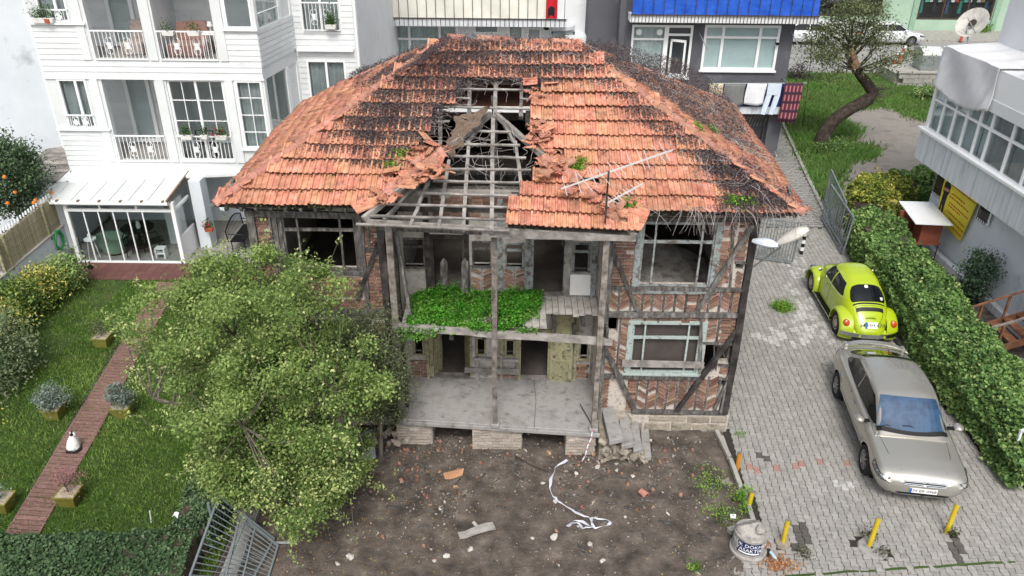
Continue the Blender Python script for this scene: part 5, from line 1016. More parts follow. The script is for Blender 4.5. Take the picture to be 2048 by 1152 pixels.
def rail(parent,x0,x1,Y,zt,h=.92,n=None,mat='pvc',orn=True,name='railing'):
    r=ob(name,MB().box(x0,Y-.025,zt-.04,x1,Y+.025,zt).box(x0,Y-.02,zt-h,x1,Y+.02,zt-h+.03),MT[mat],parent); n=n or int((x1-x0)/.13)
    for i in range(n+1): x=x0+.02+(x1-x0-.04)*i/n; ob('baluster',MB().box(x-.009,Y-.009,zt-h+.03,x+.009,Y+.009,zt-.04),MT[mat],r)
    if orn:
        for f in (.33,.67):
            x=x0+(x1-x0)*f
            for s in (-1,1):
                for zc,q in ((zt-h*.38,1),(zt-h*.66,-1)):
                    ob('scroll',MB().tube([(x+s*(.02+.09*math.sin(t))*1,Y-.012,zc+q*.13*math.cos(t)) for t in np.linspace(.1,4.6,9)],.011,4),MT[mat],r)
            ob('rosette',MB().cbox((x,Y-.012,zt-h*.52),(.09,.03,.2)),MT[mat],r,bevel=.012)
    return r
# ---- white clapboard apartment house (left)
AY=25.5; apt=thing('apartment_house','white clapboard apartment house with scrollwork balconies beside the garden','apartment house',(-11.5,26,0))
ax0,ax1=-15.25,-8.15
def zs_(f): return 2.92+3.41*f
OPS=[]; layout=[]
for f in range(3):
    z0=zs_(f); layout.append([(-14.9,-13.95,z0+1.15,z0+2.8),(-13.45,-11.75,z0+.03,z0+2.8),(-11.35,-9.5,z0+.03,z0+2.8),(-9.1,-8.22,z0+.5 if f==0 else z0+1.0,z0+2.8)])
for l in layout: OPS+=l
A=lambda fn:fn
gfo=[(-10.55,-8.4,0,2.5)]
aw=ob('front_wall',wallpanel(MB(),ax0,ax1,2.5,zs_(3),AY,.2,OPS),MT['clad'],apt)
boards(aw,ax0,-13.5,2.6,zs_(0)+1.1,AY,OPS); 
for f in range(3):
    z=zs_(f); boards(aw,ax0,ax1,z+2.86,z+3.4,AY,OPS); 
    if f: boards(aw,ax0,-13.55,z,z+1.1,AY,OPS); boards(aw,-9.4,ax1,z,z+.95,AY,OPS)
    ob('corner_trim',MB().box(ax0-.03,AY-.05,z+2.8,ax1+.03,AY,z+2.86),MT['pvc'],apt); ob('sill',MB().box(ax0-.04,AY-.1,z+1.09,-13.5,AY+.02,z+1.14),MT['pvc'],apt); ob('sill',MB().box(-9.2,AY-.1,layout[f][3][2]-.05,ax1+.05,AY+.02,layout[f][3][2]),MT['pvc'],apt)
    for x in (-13.7,-11.55,-9.3): ob('pilaster',MB().box(x-.13,AY-.045,z+.0,x+.13,AY-.003,z+2.8),MT['clad'],apt)
    ob('floor_slab',MB().box(ax0+.1,AY+.2,z-.12,ax1-.1,29,z),MT['greyfloor'],apt); ob('rear_wall',MB().box(ax0+.1,27.6,z,ax1+.1,27.7,z+3.29),MT['clad'],apt)
    boards(apt,ax0+.1,-8.4,z+.02,z+2.9,27.6,(),.2,'rear_board')
    a,b,c,d=layout[f][0]; win(apt,a,b,c,d,AY,cols=(.62,),curtain='curtain'); rail(apt,a,b,AY+.0-.05,z+1.62 if f==0 else z+1.55,.46 if f else .5)
    a,b,c,d=layout[f][1]; rail(apt,a,b,AY-.03,z+.93); win(apt,-13.75,-12.85,z+.05,z+2.5,27.5,cols=(),fw=.12,curtain='curtain')
    a,b,c,d=layout[f][2]; rail(apt,a,b,AY-.03,z+.93)
    if f==0: win(apt,a,b,c,d,AY+.08,cols=(.5,),grid=(4,4),name='glazed_balcony'); 
    ob('balcony_wall',MB().box(-11.6,AY+.2,z,-11.5,27.6,z+2.9),MT['whiterender'],apt)
    a,b,c,d=layout[f][3]; win(apt,a,b,c,d,AY,cols=(.0,),grid=(2,4) if f==0 else None,curtain='curtain' if f==0 else None)
# bay side face and set-back wall
sx0,sy0,sx1,sy1=ax1,AY,-7.75,28.4
def sidewall(z0,z1,n): return MB().hexa([(sx0,sy0,z0),(sx1,sy1,z0),(sx1-.15,sy1,z0),(sx0-.15,sy0+.05,z0)],[(sx0,sy0,z1),(sx1,sy1,z1),(sx1-.15,sy1,z1),(sx0-.15,sy0+.05,z1)])
for f in range(3):
    z=zs_(f); zb_=layout[f][3][2]; s=ob('bay_side',sidewall(z-.1,zb_,0),MT['clad'],apt); ob('bay_side',sidewall(z+2.8,z+3.32,0),MT['clad'],apt)
    zz=z+.0
    for a,b in ((0,.06),(.62,.7),(.94,1.)):
        p=lambda t:(sx0+(sx1-sx0)*t,sy0+(sy1-sy0)*t); (xa,ya),(xb2,yb)=p(a),p(b); ob('bay_post',MB().hexa([(xa+.01,ya,zb_),(xb2+.01,yb,zb_),(xb2-.12,yb,zb_),(xa-.12,ya+.02,zb_)],[(xa+.01,ya,z+2.8),(xb2+.01,yb,z+2.8),(xb2-.12,yb,z+2.8),(xa-.12,ya+.02,z+2.8)]),MT['pvc'],apt)
    p0,p1=p(.06),p(.62); ob('bay_glass',MB().slab([(p0[0]-.03,p0[1],zb_),(p1[0]-.03,p1[1],zb_),(p1[0]-.03,p1[1],z+2.8),(p0[0]-.03,p0[1],z+2.8)],.01),MT['glass'],apt); p2=p(.94); p3=p(.7); ob('bay_panel',MB().slab([(p3[0]-.03,p3[1],zb_),(p2[0]-.03,p2[1],zb_),(p2[0]-.03,p2[1],z+2.8),(p3[0]-.03,p3[1],z+2.8)],.03),MT['clad'],apt)
    ob('bay_railing',MB().tube([(p0[0]+.04,p0[1],zb_+.45),(p1[0]+.04,p1[1],zb_+.45)],.018,5),MT['pvc'],apt)
    zq=zb_-.02
    while zq>z-.1: ob('side_board',MB().beam((sx0+.012,sy0,zq-.08),(sx1+.012,sy1,zq-.08),.02,.15),MT['clad'],apt); zq-=.17
bk=ob('side_wall',wallpanel(MB(),-7.85,-5.6,0,13.2,28.4,.2,[(-7.45,-6.05,zs_(0)+.5,zs_(0)+2.85),(-7.45,-6.05,zs_(1)+.35,zs_(1)+2.8),(-7.45,-6.05,zs_(2)+.35,zs_(2)+2.8)]),MT['clad'],apt)
boards(bk,-7.85,-5.65,2.6,10.,28.4,[(-7.45,-6.05,zs_(f)+(.5 if f==0 else .35),zs_(f)+2.85) for f in range(3)],.19)
for f in range(3): win(apt,-7.45,-6.05,zs_(f)+(.5 if f==0 else .35),zs_(f)+2.85-(0 if f==0 else .05),28.4,cols=(.5,),curtain='curtain'); 
rail(apt,-7.4,-6.1,28.3,7.75,.95); ob('ledge',MB().box(-7.7,28.2,6.1,-5.7,28.4,6.18),MT['pvc'],apt); ob('drainpipe',MB().tube([(-5.55,28.3,0),(-5.55,28.3,13)],.05,8),MT['pvc'],apt)
ob('return_wall',MB().box(-5.6,28.4,0,-5.5,38,13.2),MT['whiterender'],apt)
ob('block',MB().box(ax0,29.1,0,-7.9,38,13.2),MT['whiterender'],apt)
ob('ground_floor_wall',MB().box(-15.2,27.2,0,-8,27.4,2.8),MT['sideboard'],apt); ob('passage_wall',MB().box(-8.35,23.9,0,-8.2,27.2,2.5),MT['sideboard'],apt); ob('soffit',MB().box(-15.2,AY+.2,2.5,-8.2,27.2,2.56),MT['whiterender'],apt)
for x in (-10.75,): ob('column',MB().box(x-.2,AY-.75,0,x+.2,AY-.2,2.52),MT['sideboard'],apt,bevel=.01)
ob('canopy',MB().hexa([(-15.3,24.6,2.42),(-15.1,24.6,2.42),(-8.2,AY,2.5),(-15.3,AY,2.5)],[(-15.3,24.6,2.5),(-15.1,24.6,2.5),(-8.2,AY,2.6),(-15.3,AY,2.6)]),MT['clad'],apt)
# things on the balconies
MT['pot']=M('white_flower_box',[srgb('#dcdcd8')],rough=.5); MT['terrapot']=M('terracotta_pot',[srgb('#a5583d')],rough=.8); MT['potleaf']=LEAF('pot_plant_leaf',[srgb('#27401c'),srgb('#3d5f26'),srgb('#55803a')]); MT['redflower']=LEAF('red_petal',[srgb('#b3202c'),srgb('#cc3a44')])
def pot(loc,label,w=.4,d=.16,h=.16,mat='pot',n=260,r=.16,size=.06,leaf='potleaf',flower=False,group=None):
    t=thing('flower_box' if w>.3 else 'flower_pot',label,'plant pot',loc,group); x,y,z=loc
    ob('box',MB().hexa([(x-w*.42,y-d*.4,z),(x+w*.42,y-d*.4,z),(x+w*.42,y+d*.4,z),(x-w*.42,y+d*.4,z)],[(x-w/2,y-d/2,z+h),(x+w/2,y-d/2,z+h),(x+w/2,y+d/2,z+h),(x-w/2,y+d/2,z+h)]),MT[mat],t,bevel=.012)
    P=np.column_stack([x+rng.normal(size=n)*w*.28,y+rng.normal(size=n)*d*.35,z+h+np.abs(rng.normal(size=n))*r]); leaves('foliage',P,size,MT[leaf],t)
    if flower: leaves('flowers',P[:30]+[-.1,-.1,.0],.07,MT['redflower'],t)
zA=zs_(0)
pot((-10.95,AY-.14,zA+.84),'white flower box hung on the glazed balcony of the white house, with plain leaves'); pot((-9.8,AY-.14,zA+.84),'white flower box with a red blossom on the glazed balcony railing',flower=True); pot((-10.35,AY-.14,zA+.86),'small green pot plant between two flower boxes on the balcony railing',w=.22,n=160)
zB=zs_(1); pot((-10.9,AY-.14,zB+.8),'white flower box on the upper open balcony beside the sofa',n=120); pot((-10.1,AY-.14,zB+.8),'white flower box on the upper open balcony beside the lamp',n=120)
pot((-14.75,AY-.1,zB+1.14),'leafy plant tray on the upper left sill of the white house',w=.7,n=420,r=.2); pot((-14.6,AY-.14,zB+1.14+.0),'small terracotta pot on the upper left sill of the white house',w=.16,d=.16,h=.14,mat='terrapot',n=20)
pot((-6.4,28.15,zB+.55),'bushy green plant hanging on the rear balcony railing',w=.4,n=500,r=.22)
MT['cloth']=M('patterned_sofa_cloth',[srgb('#8a7d75'),srgb('#a39791'),srgb('#75665e')],scale=9,rough=.95); MT['pinkcloth']=M('dusty_pink_cloth',[srgb('#8b6b62'),srgb('#9a7a70')],scale=5,rough=.95)
def sofa(x0,x1,y0,y1,z,mat,label,nm):
    t=thing(nm,label,'sofa' if nm!='covered_chair' else 'chair',((x0+x1)/2,y0,z)); ob('seat',MB().box(x0,y0,z,x1,y1,z+.42),MT[mat],t,bevel=.05); ob('backrest',MB().hexa([(x0,y1-.25,z+.4),(x1,y1-.25,z+.4),(x1,y1,z+.4),(x0,y1,z+.4)],[(x0+.1,y1-.15,z+1.0),(x1-.1,y1-.15,z+1.05),(x1-.1,y1,z+1.0),(x0+.1,y1,z+1.0)]),MT[mat],t,bevel=.06); return t
sofa(-11.3,-10.1,AY+.5,AY+1.4,zB,'pinkcloth','sofa under a dusty pink throw on the upper balcony','sofa'); sofa(-12.9,-12.2,AY+.7,AY+1.6,zB,'cloth','armchair draped with a patterned grey cover on the upper balcony','covered_chair')
t=thing('side_table','small white table with a lamp on the upper balcony','table',(-9.9,AY+.8,zB)); ob('table_top',MB().box(-10.15,AY+.55,zB+.7,-9.65,AY+1.05,zB+.74),MT['pvc'],t)
for dx in (-.2,.2):
    for dy in (-.2,.2): ob('leg',MB().cbox((-9.9+dx,AY+.8+dy,zB+.35),(.04,.04,.7)),MT['pvc'],t)
ob('lamp',MB().lathe([(.08,.0),(.02,.02),(.02,.2),(.1,.2),(.06,.34),(.001,.34)],12,(-9.9,AY+.8,zB+.74)),MT['pot'],t)
t=thing('bistro_chair','dark metal bistro chair behind the glazed balcony','chair',(-10.6,AY+.5,zA)); ob('frame',MB().tube([(-10.9,AY+.5,zA),(-10.9,AY+.5,zA+.95),(-10.3,AY+.5,zA+.95),(-10.3,AY+.5,zA)],.025,6),MT['black'],t); ob('seat',MB().box(-10.9,AY+.45,zA+.44,-10.3,AY+.95,zA+.48),MT['black'],t)
# ---- sunroom
sun=thing('sunroom','white framed glass sunroom with sloping panel roof attached to the white house','sunroom',(-12.9,24.5,0))
SX0,SX1,SY,SH=-14.62,-11.12,23.62,2.2
MT['panel']=M('white_roof_panel',[srgb('#bec2c1'),srgb('#cdd0ce')],scale=1.2,rough=.5,dirt=(srgb('#bcbfbc'),2,.58,.75)); MT['brownwood']=M('brown_wood_edge',[srgb('#6b5a4c'),srgb('#7d6a5a')],scale=6,rough=.8)
rp=lambda x,t:(x+(.25 if x>-12 else -.05)*0,SY-.18+t*(AY-.0-(SY-.18)),2.3+.26*t)
nseg=7; X0,X1=-15.5,-11.2
for k in range(nseg):
    a=X0+(X1-X0)*k/nseg; b=X0+(X1-X0)*(k+1)/nseg-.02; ob('roof_panel',MB().tint().slab([rp(a,0),rp(b,0),rp(b,1),rp(a,1)],.05),MT['panel'],sun)
    if k: ob('roof_rib',MB().beam(rp(a-.01,0),rp(a-.01,1),.035,.05),MT['panel'],sun)
ob('gutter',MB().beam((X0,SY-.2,2.24),(X1+.05,SY-.2,2.24),.1,.09),MT['pvc'],sun); ob('edge_board',MB().beam(rp(X1+.03,-.02),rp(X1+.03,1.),.05,.1),MT['brownwood'],sun)
for k in range(7): x=X0+.1+(X1-X0-.2)*k/6; ob('bracket',MB().cbox((x,SY-.2,2.3),(.07,.1,.05)),MT['brownwood'],sun)
fz=MB()
for z0,z1 in ((2.08,2.2),(1.86,1.95)): ob('frame_rail',MB().box(SX0,SY-.04,z0,SX1,SY+.04,z1),MT['pvc'],sun)
ob('floor_rail',MB().box(SX0,SY-.05,0,SX1,SY+.05,.05),MT['pvc'],sun)
for x in (SX0,SX1): ob('corner_post',MB().box(x-.06,SY-.05,0,x+.06,SY+.07,2.2),MT['pvc'],sun)
n=7
for k in range(n):
    a=SX0+.06+(SX1-SX0-.12)*k/n; b=SX0+.06+(SX1-SX0-.12)*(k+1)/n; gp=ob('glass_panel',MB().box(a+.005,SY-.006,.05,b-.005,SY+.006,1.86),MT['glass'],sun)
    if k and k<6: ob('panel_edge',MB().box(a-.018,SY-.02,.05,a+.018,SY+.02,1.86),MT['pvc'],gp)
for x in (-13.5,-12.3): ob('frame_stile',MB().box(x-.03,SY-.03,1.95,x+.03,SY+.03,2.08),MT['pvc'],sun)
ob('side_frame',MB().box(SX1-.04,SY+.07,0,SX1+.04,24.9,.9).box(SX1-.04,SY+.07,1.85,SX1+.04,24.9,1.95),MT['pvc'],sun); ob('side_glass',MB().box(SX1-.006,SY+.1,.9,SX1+.006,24.9,2.2),MT['glass'],sun)
# inside the sunroom
MT['greenplastic']=M('pale_green_plastic',[srgb('#6f8a75'),srgb('#83a08a')],scale=4,rough=.5)
t=thing('wash_tub','pale green plastic tub inside the sunroom','tub',(-13.75,24.3,.012)); ob('tub_body',MB().lathe([(.3,.0),(.36,.3),(.42,.55),(.44,.58),(.40,.57),(.33,.3),(.27,.05)],22,(-13.75,24.3,.1),sx=1.25),MT['greenplastic'],t,smooth=True); ob('stand',MB().lathe([(.25,0),(.25,.1)],16,(-13.75,24.3,.0)),MT['black'],t)
def chair(name,label,x,y,z,rz,mat,group=None,h=.95):
    t=thing(name,label,'chair',(x,y,z),group,local=True,rotz=rz); ob('seat',MB().box(-.24,-.24,.42,.24,.24,.46),MT[mat],t,bevel=.01)
    for sx in (-.21,.21):
        for sy in (-.21,.21): ob('leg',MB().tube([(sx,sy,0),(sx*.95,sy*.95,.43)],.018,6),MT[mat],t)
    ob('backrest',MB().tube([(-.22,.22,.44)]+[(-.22*math.cos(a),.24,.44+.3+.22*math.sin(a)) for a in np.linspace(0,math.pi,9)]+[(.22,.22,.44)],.02,6),MT[mat],t)
    for k in range(-2,3): ob('back_slat',MB().tube([(k*.075,.23,.45),(k*.075,.24,.74+.2*math.cos(k*.5))],.012,5),MT[mat],t)
    ob('armrest',MB().tube([(-.24,.2,.66),(-.26,-.2,.64),(-.22,-.22,.45)],.018,6),MT[mat],t); ob('armrest',MB().tube([(.24,.2,.66),(.26,-.2,.64),(.22,-.22,.45)],.018,6),MT[mat],t); return t
chair('garden_chair','black garden chair standing at the sunroom table','%f'and -12.95,24.15,.012,math.pi,'black'); chair('garden_chair','black garden chair by the sunroom pillar beside the white stool',-12.35,24.4,.012,math.pi*.75,'black')
t=thing('garden_table','dark round table with a jug inside the sunroom','table',(-13.1,24.9,.012)); ob('table_top',MB().lathe([(.55,.7),(.55,.74),(.001,.74)],24,(-13.1,24.9,.0)),MT['black'],t); ob('pedestal',MB().lathe([(.3,.0),(.05,.05),(.05,.7)],12,(-13.1,24.9,.012)),MT['black'],t); ob('jug',MB().lathe([(.06,.74),(.08,.84),(.05,.95),(.06,1.0)],12,(-13.0,24.8,0)),MT['pvc'],t)
t=thing('stool','white plastic step stool inside the sunroom','stool',(-12.0,24.0,.012)); ob('stool_top',MB().box(-12.17,23.87,.36,-11.83,24.13,.4),MT['pvc'],t,bevel=.01); ob('side',MB().box(-12.17,23.87,.012,-12.12,24.13,.36),MT['pvc'],t); ob('side',MB().box(-11.88,23.87,.012,-11.83,24.13,.36),MT['pvc'],t); ob('shelf',MB().box(-12.12,23.9,.17,-11.88,24.1,.2),MT['pvc'],t)
t=thing('plant_stand','small white metal stand with a cup in the sunroom corner','stand',(-14.3,23.95,.012)); ob('stand_top',MB().lathe([(.2,.68),(.2,.72),(.001,.72)],16,(-14.3,23.95,0)),MT['pvc'],t)
for k in range(3): a=k*2.1; ob('leg',MB().tube([(-14.3+.2*math.cos(a),23.95+.2*math.sin(a),.012),(-14.3+.1*math.cos(a),23.95+.1*math.sin(a),.7)],.014,5),MT['pvc'],t)
ob('cup',MB().lathe([(.05,.72),(.06,.88),(.001,.88)],12,(-14.3,23.95,0)),MT['pvc'],t)
t=thing('inner_pillar','white square pillar inside the sunroom','pillar',(-11.95,25.3,0)); ob('shaft',MB().box(-12.15,25.1,.012,-11.8,25.45,2.45),MT['whiterender'],t); 
for z in (1.9,1.65,1.4): ob('wall_ornament',MB().lathe([(.001,0),(.1,.03),(.12,.08),(.001,.08)],10,(-12.0,25.06,z)),MT['olivewood'],t)
# bench and pots beside the column, hose, garden wall with reed screen
t=thing('garden_bench','black wrought iron bench standing in the side passage','bench',(-9.5,25.2,.01)); 
ob('seat',MB().box(-9.75,24.4,.42,-9.25,25.9,.45),MT['black'],t); ob('back_frame',MB().tube([(-9.78,24.35,.45)]+[(-9.82,24.35+1.6*k/10,.85+.22*math.sin(math.pi*k/10)) for k in range(11)]+[(-9.78,25.95,.45)],.025,6),MT['black'],t)
for k in range(13): y=24.5+.12*k; ob('back_bar',MB().tube([(-9.79,y,.45),(-9.82,y,.85+.2*math.sin(math.pi*(y-24.35)/1.6))],.01,5),MT['black'],t)
for y in (24.45,25.85):
    for x in (-9.72,-9.28): ob('leg',MB().tube([(x,y,.01),(x,y,.43)],.02,6),MT['black'],t)
    ob('armrest',MB().tube([(-9.8,y,.7),(-9.3,y,.68),(-9.28,y,.43)],.018,6),MT['black'],t)
pot((-10.45,24.55,.75),'red flowering pot plant on a shelf by the sunroom column',w=.3,n=200,mat='terrapot',flower=True); pot((-8.6,25.6,1.75),'dark leafy plant hanging high on the passage wall',w=.34,n=300,r=.2)
t=thing('hanging_bag','clear plastic bag hanging on the passage wall','bag',(-9.9,24.75,1.5)); ob('bag',MB().lathe([(.02,.45),(.07,.36),(.14,.1),(.13,.0),(.001,-.02)],14,(-9.9,24.75,1.5)),MT['net'],t,smooth=True)
t=thing('small_bucket','turquoise plastic bucket on the passage floor','bucket',(-9.45,23.2,.01)); ob('bucket',MB().lathe([(.1,0),(.14,.2),(.15,.21),(.12,.19),(.09,.02)],16,(-9.45,23.2,.01)),M('turquoise_plastic',[srgb('#2aa592')],rough=.4),t,smooth=True); ob('bucket_handle',MB().tube([(-9.6,23.2,.2),(-9.55,23.1,.34),(-9.3,23.2,.2)],.008,5),MT['pvc'],t)
gw=thing('garden_wall','white garden wall topped by a reed screen along the lawn','wall',(-15,20.5,0))
ob('wall',MB().hexa([(-15.2,17,-.1),(-14.95,17,-.1),(-14.9,23.7,-.1),(-15.15,23.7,-.1)],[(-15.2,17,1.12),(-14.95,17,1.12),(-14.9,23.7,1.3),(-15.15,23.7,1.3)]),MT['sideboard'],gw); ob('coping',MB().hexa([(-15.25,17,1.12),(-14.9,17,1.12),(-14.86,23.7,1.3),(-15.2,23.7,1.3)],[(-15.25,17,1.17),(-14.9,17,1.17),(-14.86,23.7,1.35),(-15.2,23.7,1.35)]),MT['kerb'],gw)
MT['reed']=M('reed_screen',[srgb('#8d866f'),srgb('#a39b80'),srgb('#b5ad92')],rndramp=True,rough=.9)
def zt_(y): return 2.25+(y-20.4)*.03
rs=[]; Yr=20.42
while Yr<23.68: rs.append(TRS((-14.98,Yr,1.2),(random.gauss(0,.01),0,0),(1,1,(zt_(Yr)-1.2)*random.uniform(.97,1.02)))); Yr+=.034
sc_=ob('reed_screen',MB().box(-15.04,20.4,1.2,-15.01,23.7,2.2),MT['olivewood'],gw); pieces('reed',MB().box(-.012,-.014,0,.012,.014,1),rs,MT['reed'],sc_,300)
for z in (1.5,1.75,2.0): ob('wire',MB().tube([(-14.96,20.4,z),(-14.96,23.7,z)],.008,4),MT['olivewood'],sc_)
for yv in (20.4,20.75,22.9): ob('fence_post',MB().box(-14.98,yv-.04,1.15,-14.9,yv+.04,zt_(yv)+.02),MT['olivewood'],gw)
for k in range(9): ob('slat',MB().box(-16.4,20.33,1.25+.12*k,-14.98,20.36,1.33+.12*k),MT['woodlight'],gw)
for k in range(22): y=20.5+.15*k; ob('picket_tip',MB().box(-15.1,y-.02,zt_(y)-.02,-15.06,y+.02,zt_(y)+.1),MT['pvc'],gw)
t=thing('garden_hose','coiled green garden hose hanging on the white garden wall','hose',(-14.85,23.1,.6)); hp=[]
for k in range(150): a=k*.25; r=.30+.03*math.sin(k*.7); hp.append((-14.84+.05*math.sin(k*.37)*.6,23.15+r*.75*math.sin(a),1.02+r*1.05*math.cos(a)))
ob('hose',MB().tube(hp,.017,6),M('green_hose',[srgb('#1f7a45'),srgb('#2f9a5a')],scale=8,rough=.4),t,smooth=True); ob('nozzle',MB().tube([(-14.8,23.4,.6),(-14.75,23.6,.3)],.03,8),MT['woodlight'],t); ob('hook',MB().tube([(-14.9,23.15,1.3),(-14.8,23.15,1.32)],.02,6),MT['steel'],t)
t=thing('broom','broom leaning at the sunroom corner','broom',(-14.2,23.3,0)); ob('handle',MB().tube([(-14.45,23.55,1.0),(-14.2,23.2,.08)],.02,6),MT['black'],t); ob('brush',MB().cbox((-14.15,23.12,.06),(.34,.08,.12)),MT['black'],t)
# ---- plain building at the far left
fl_=thing('plain_neighbour_building','plain pale building with bare side wall at the far left of the white house','building',(-17.5,28,0)); ob('wall',MB().hexa([(-19.8,25.6,0),(-16.3,27.2,0),(-16.3,38,0),(-24,38,0)],[(-19.8,25.6,14),(-16.3,27.2,14),(-16.3,38,14),(-24,38,14)]),MT['sideboard'],fl_); ob('dark_band',MB().hexa([(-19.0,25.9,3),(-18.0,26.36,3),(-18.0,26.45,3),(-19.0,26,3)],[(-19.0,25.9,5.6),(-18.3,26.2,5.6),(-18.3,26.3,5.6),(-19.0,26,5.6)]),MT['streaked'],fl_); ob('downpipe',MB().tube([(-16.2,27.1,0),(-16.2,27.1,14)],.06,8),MT['pvc'],fl_)
ob('connecting_wall',MB().box(-16.3,27.5,0,-15.2,27.7,14),MT['clad'],fl_)
z=.2
while z<10: ob('board',MB().box(-16.25,27.47,z,-15.25,27.5,z+.2),MT['clad'],fl_); z+=.22
t=thing('low_shed_roof','flat weathered timber roof between the white house and its neighbour','shed',(-16.2,26,2)); 
for k in range(9): ob('roof_board',MB().tint().hexa([(-16.8+.0*k,24.6+.3*k,2.5+.04*k),(-15.25,24.6+.3*k,2.5+.04*k),(-15.25,24.88+.3*k,2.53+.04*k),(-16.8,24.88+.3*k,2.53+.04*k)],[(-16.8,24.6+.3*k,2.53+.04*k),(-15.25,24.6+.3*k,2.53+.04*k),(-15.25,24.88+.3*k,2.56+.04*k),(-16.8,24.88+.3*k,2.56+.04*k)]),MT['woodlight'],t)
ob('shed_wall',MB().box(-16.7,24.7,0,-15.4,27.4,2.45),MT['sideboard'],t)
# ---- white building behind the roof
BY=38.; wb=thing('white_rear_building','white rendered building behind the roof with a cream canvas balcony','building',(-2,40,0))
wo_=[(-5.72,-2.67,3.0,5.38),(-1.9,-.75,5.0,5.46),(-.35,.45,2.9,5.44),(.6,1.25,3.4,5.44)]
ob('front_wall',wallpanel(MB(),-7.4,3.5,0,14,BY,.25,wo_),MT['whiterender'],wb); ob('side_wall',MB().box(-7.4,BY+.25,0,3.5,48,14),MT['whiterender'],wb)
win(wb,*wo_[0],BY,cols=(.25,.72),rows=(.72,),fw=.1,curtain='net'); win(wb,*wo_[1],BY,cols=()); win(wb,*wo_[2],BY,cols=(),fw=.12); win(wb,*wo_[3],BY,cols=(),rows=(.9,))
sl_=ob('balcony_slab',MB().box(-5.9,36.9,5.5,2.35,BY,5.85),MT['streaked'],wb)
cv=ob('canvas_screen',MB().grid(lambda u,v:(-5.8+7.7*u,36.93+.02*math.sin(u*60)+.03*math.sin(v*5+u*22),5.86+1.5*v),60,5),MT['creamtarp'],wb,smooth=True)
for k in range(40):
    x=-5.85+8.1*k/39; ob('balcony_bar',MB().box(x-.012,36.86,5.52 ,x+.012,36.89,5.82+(1.2 if k%2 else 0)),MT['iron'],sl_)
for z in (5.83,7.1): ob('balcony_rail',MB().box(-5.9,36.84,z,2.35,36.9,z+.035),MT['iron'],sl_)
ob('balcony_end',MB().lathe([(.55,5.25),(.6,5.3),(.6,5.45),(.55,5.5)],20,(2.2,37.8,0)),MT['streaked'],wb); t=ob('glazed_porch',MB().box(1.7,37.2,2.5,1.78,37.28,5.25).box(2.7,37.2,2.5,2.78,37.28,5.25).box(1.7,37.2,5.17,2.78,37.28,5.25),MT['greymetal'],wb); ob('porch_glass',MB().box(1.78,37.23,2.5,2.7,37.25,5.17),MT['glass'],wb)
ob('side_bay',MB().box(2.35,37.0,0,3.6,BY,5.1),MT['whiterender'],wb); ob('vent_fan',MB().lathe([(.001,0),(.17,0),(.17,.06),(.001,.06)],16).xf(Matrix.Translation((1.5,BY-.0,5.35))@Matrix.Rotation(math.pi/2,4,'X')),MT['black'],wb)
MT['flag']=M('red_banner_cloth',[srgb('#b01424'),srgb('#c81e30')],scale=4,rough=.7); fg=thing('balcony_flag','red cloth banner with a dark figure hung on the canvas balcony corner','flag',(1.7,36.8,5.9)); ob('cloth',MB().grid(lambda u,v:(1.42+.5*u,36.82+.02*math.sin(u*8),5.9+.95*v),8,6),MT['flag'],fg); ob('print',MB().grid(lambda u,v:(1.5+.3*u,36.79+.015*math.sin(u*8),5.95+.38*v+.1*math.sin(u*3.1)),6,4),MT['ink'],fg)
# ---- grey building with blue tarpaulin balcony and washing
GY=35.; gb=thing('grey_building','dark grey rendered building with white windows and a blue tarpaulin balcony','building',(8,37,0))
g1=(5.08,7.72,3.75,5.97); g2=(8.22,11.5,4.08,6.0); g3=(9.2,11.45,.9,2.3)
gw_=ob('front_wall',wallpanel(MB(),4.62,12.1,0,14,GY,.25,[g1,g2,g3]),MT['greyrender'],gb); ob('body',MB().box(4.62,GY+.25,0,12.1,45,14),MT['greyrender'],gb); ob('set_back_wall',MB().box(3.3,36.6,0,4.62,45,14),MT['greyrender'],gb)
MT['cream_room']=M('pale_blind',[srgb('#c3d3d3'),srgb('#d3dede')],scale=1,rough=.9)
w=win(gb,*g2,GY,cols=(.25,.74),rows=(.73,),fw=.11); ob('blind',MB().box(g2[0],GY+.1,g2[2],g2[1],GY+.14,g2[3]),MT['cream_room'],w)
w=win(gb,g1[0],g1[0]+1.5,g1[2]+.1,g1[3],GY,cols=(),rows=(.72,),fw=.09,curtain='net'); 
for x in (.3,1.2): ob('vent_disc',MB().lathe([(.001,0),(.13,0),(.13,.03),(.001,.03)],16).xf(Matrix.Translation((g1[0]+x,GY-.02,g1[3]-.3))@Matrix.Rotation(math.pi/2,4,'X')),MT['pvc'],w)
d=win(gb,g1[0]+1.5,g1[1],g1[2]-.0,g1[3],GY,cols=(),rows=(.82,),fw=.1,name='balcony_door'); ob('door_leaf',MB().box(0,-.03,0,.08,.03,1.6).box(.62,-.03,0,.7,.03,1.6).box(0,-.03,0,.7,.03,.14).box(0,-.03,1.5,.7,.03,1.6).xf(TRS((g1[0]+1.72,GY-.02,g1[2]+.05),(0,0,-.5))),MT['pvc'],gb)
for o in (g1,g2): ob('sill',MB().box(o[0]-.06,GY-.1,o[2]-.08,o[1]+.06,GY+.02,o[2]),MT['pvc'],gb)
for k,x in enumerate((5.3,5.65,6.0,6.25)): pot((x,GY-.02 if k else GY-.0,g1[2]+.2),['tiny potted cactus on the grey building window sill','dark spiky pot plant on the grey building window sill','small white pot on the grey building window sill','terracotta pot at the end of the grey building window sill'][k],w=.14,d=.12,h=.14,mat='terrapot' if k%2 else 'pot',n=60,r=.12,size=.05)
ob('room_floor',MB().box(9.1,GY+.1,.4,11.5,GY+.24,.9),MT['dark'],gb)
bs=ob('balcony_slab',MB().box(4.85,34.2,6.2,12.75,35,6.5),MT['whiterender'],gb)
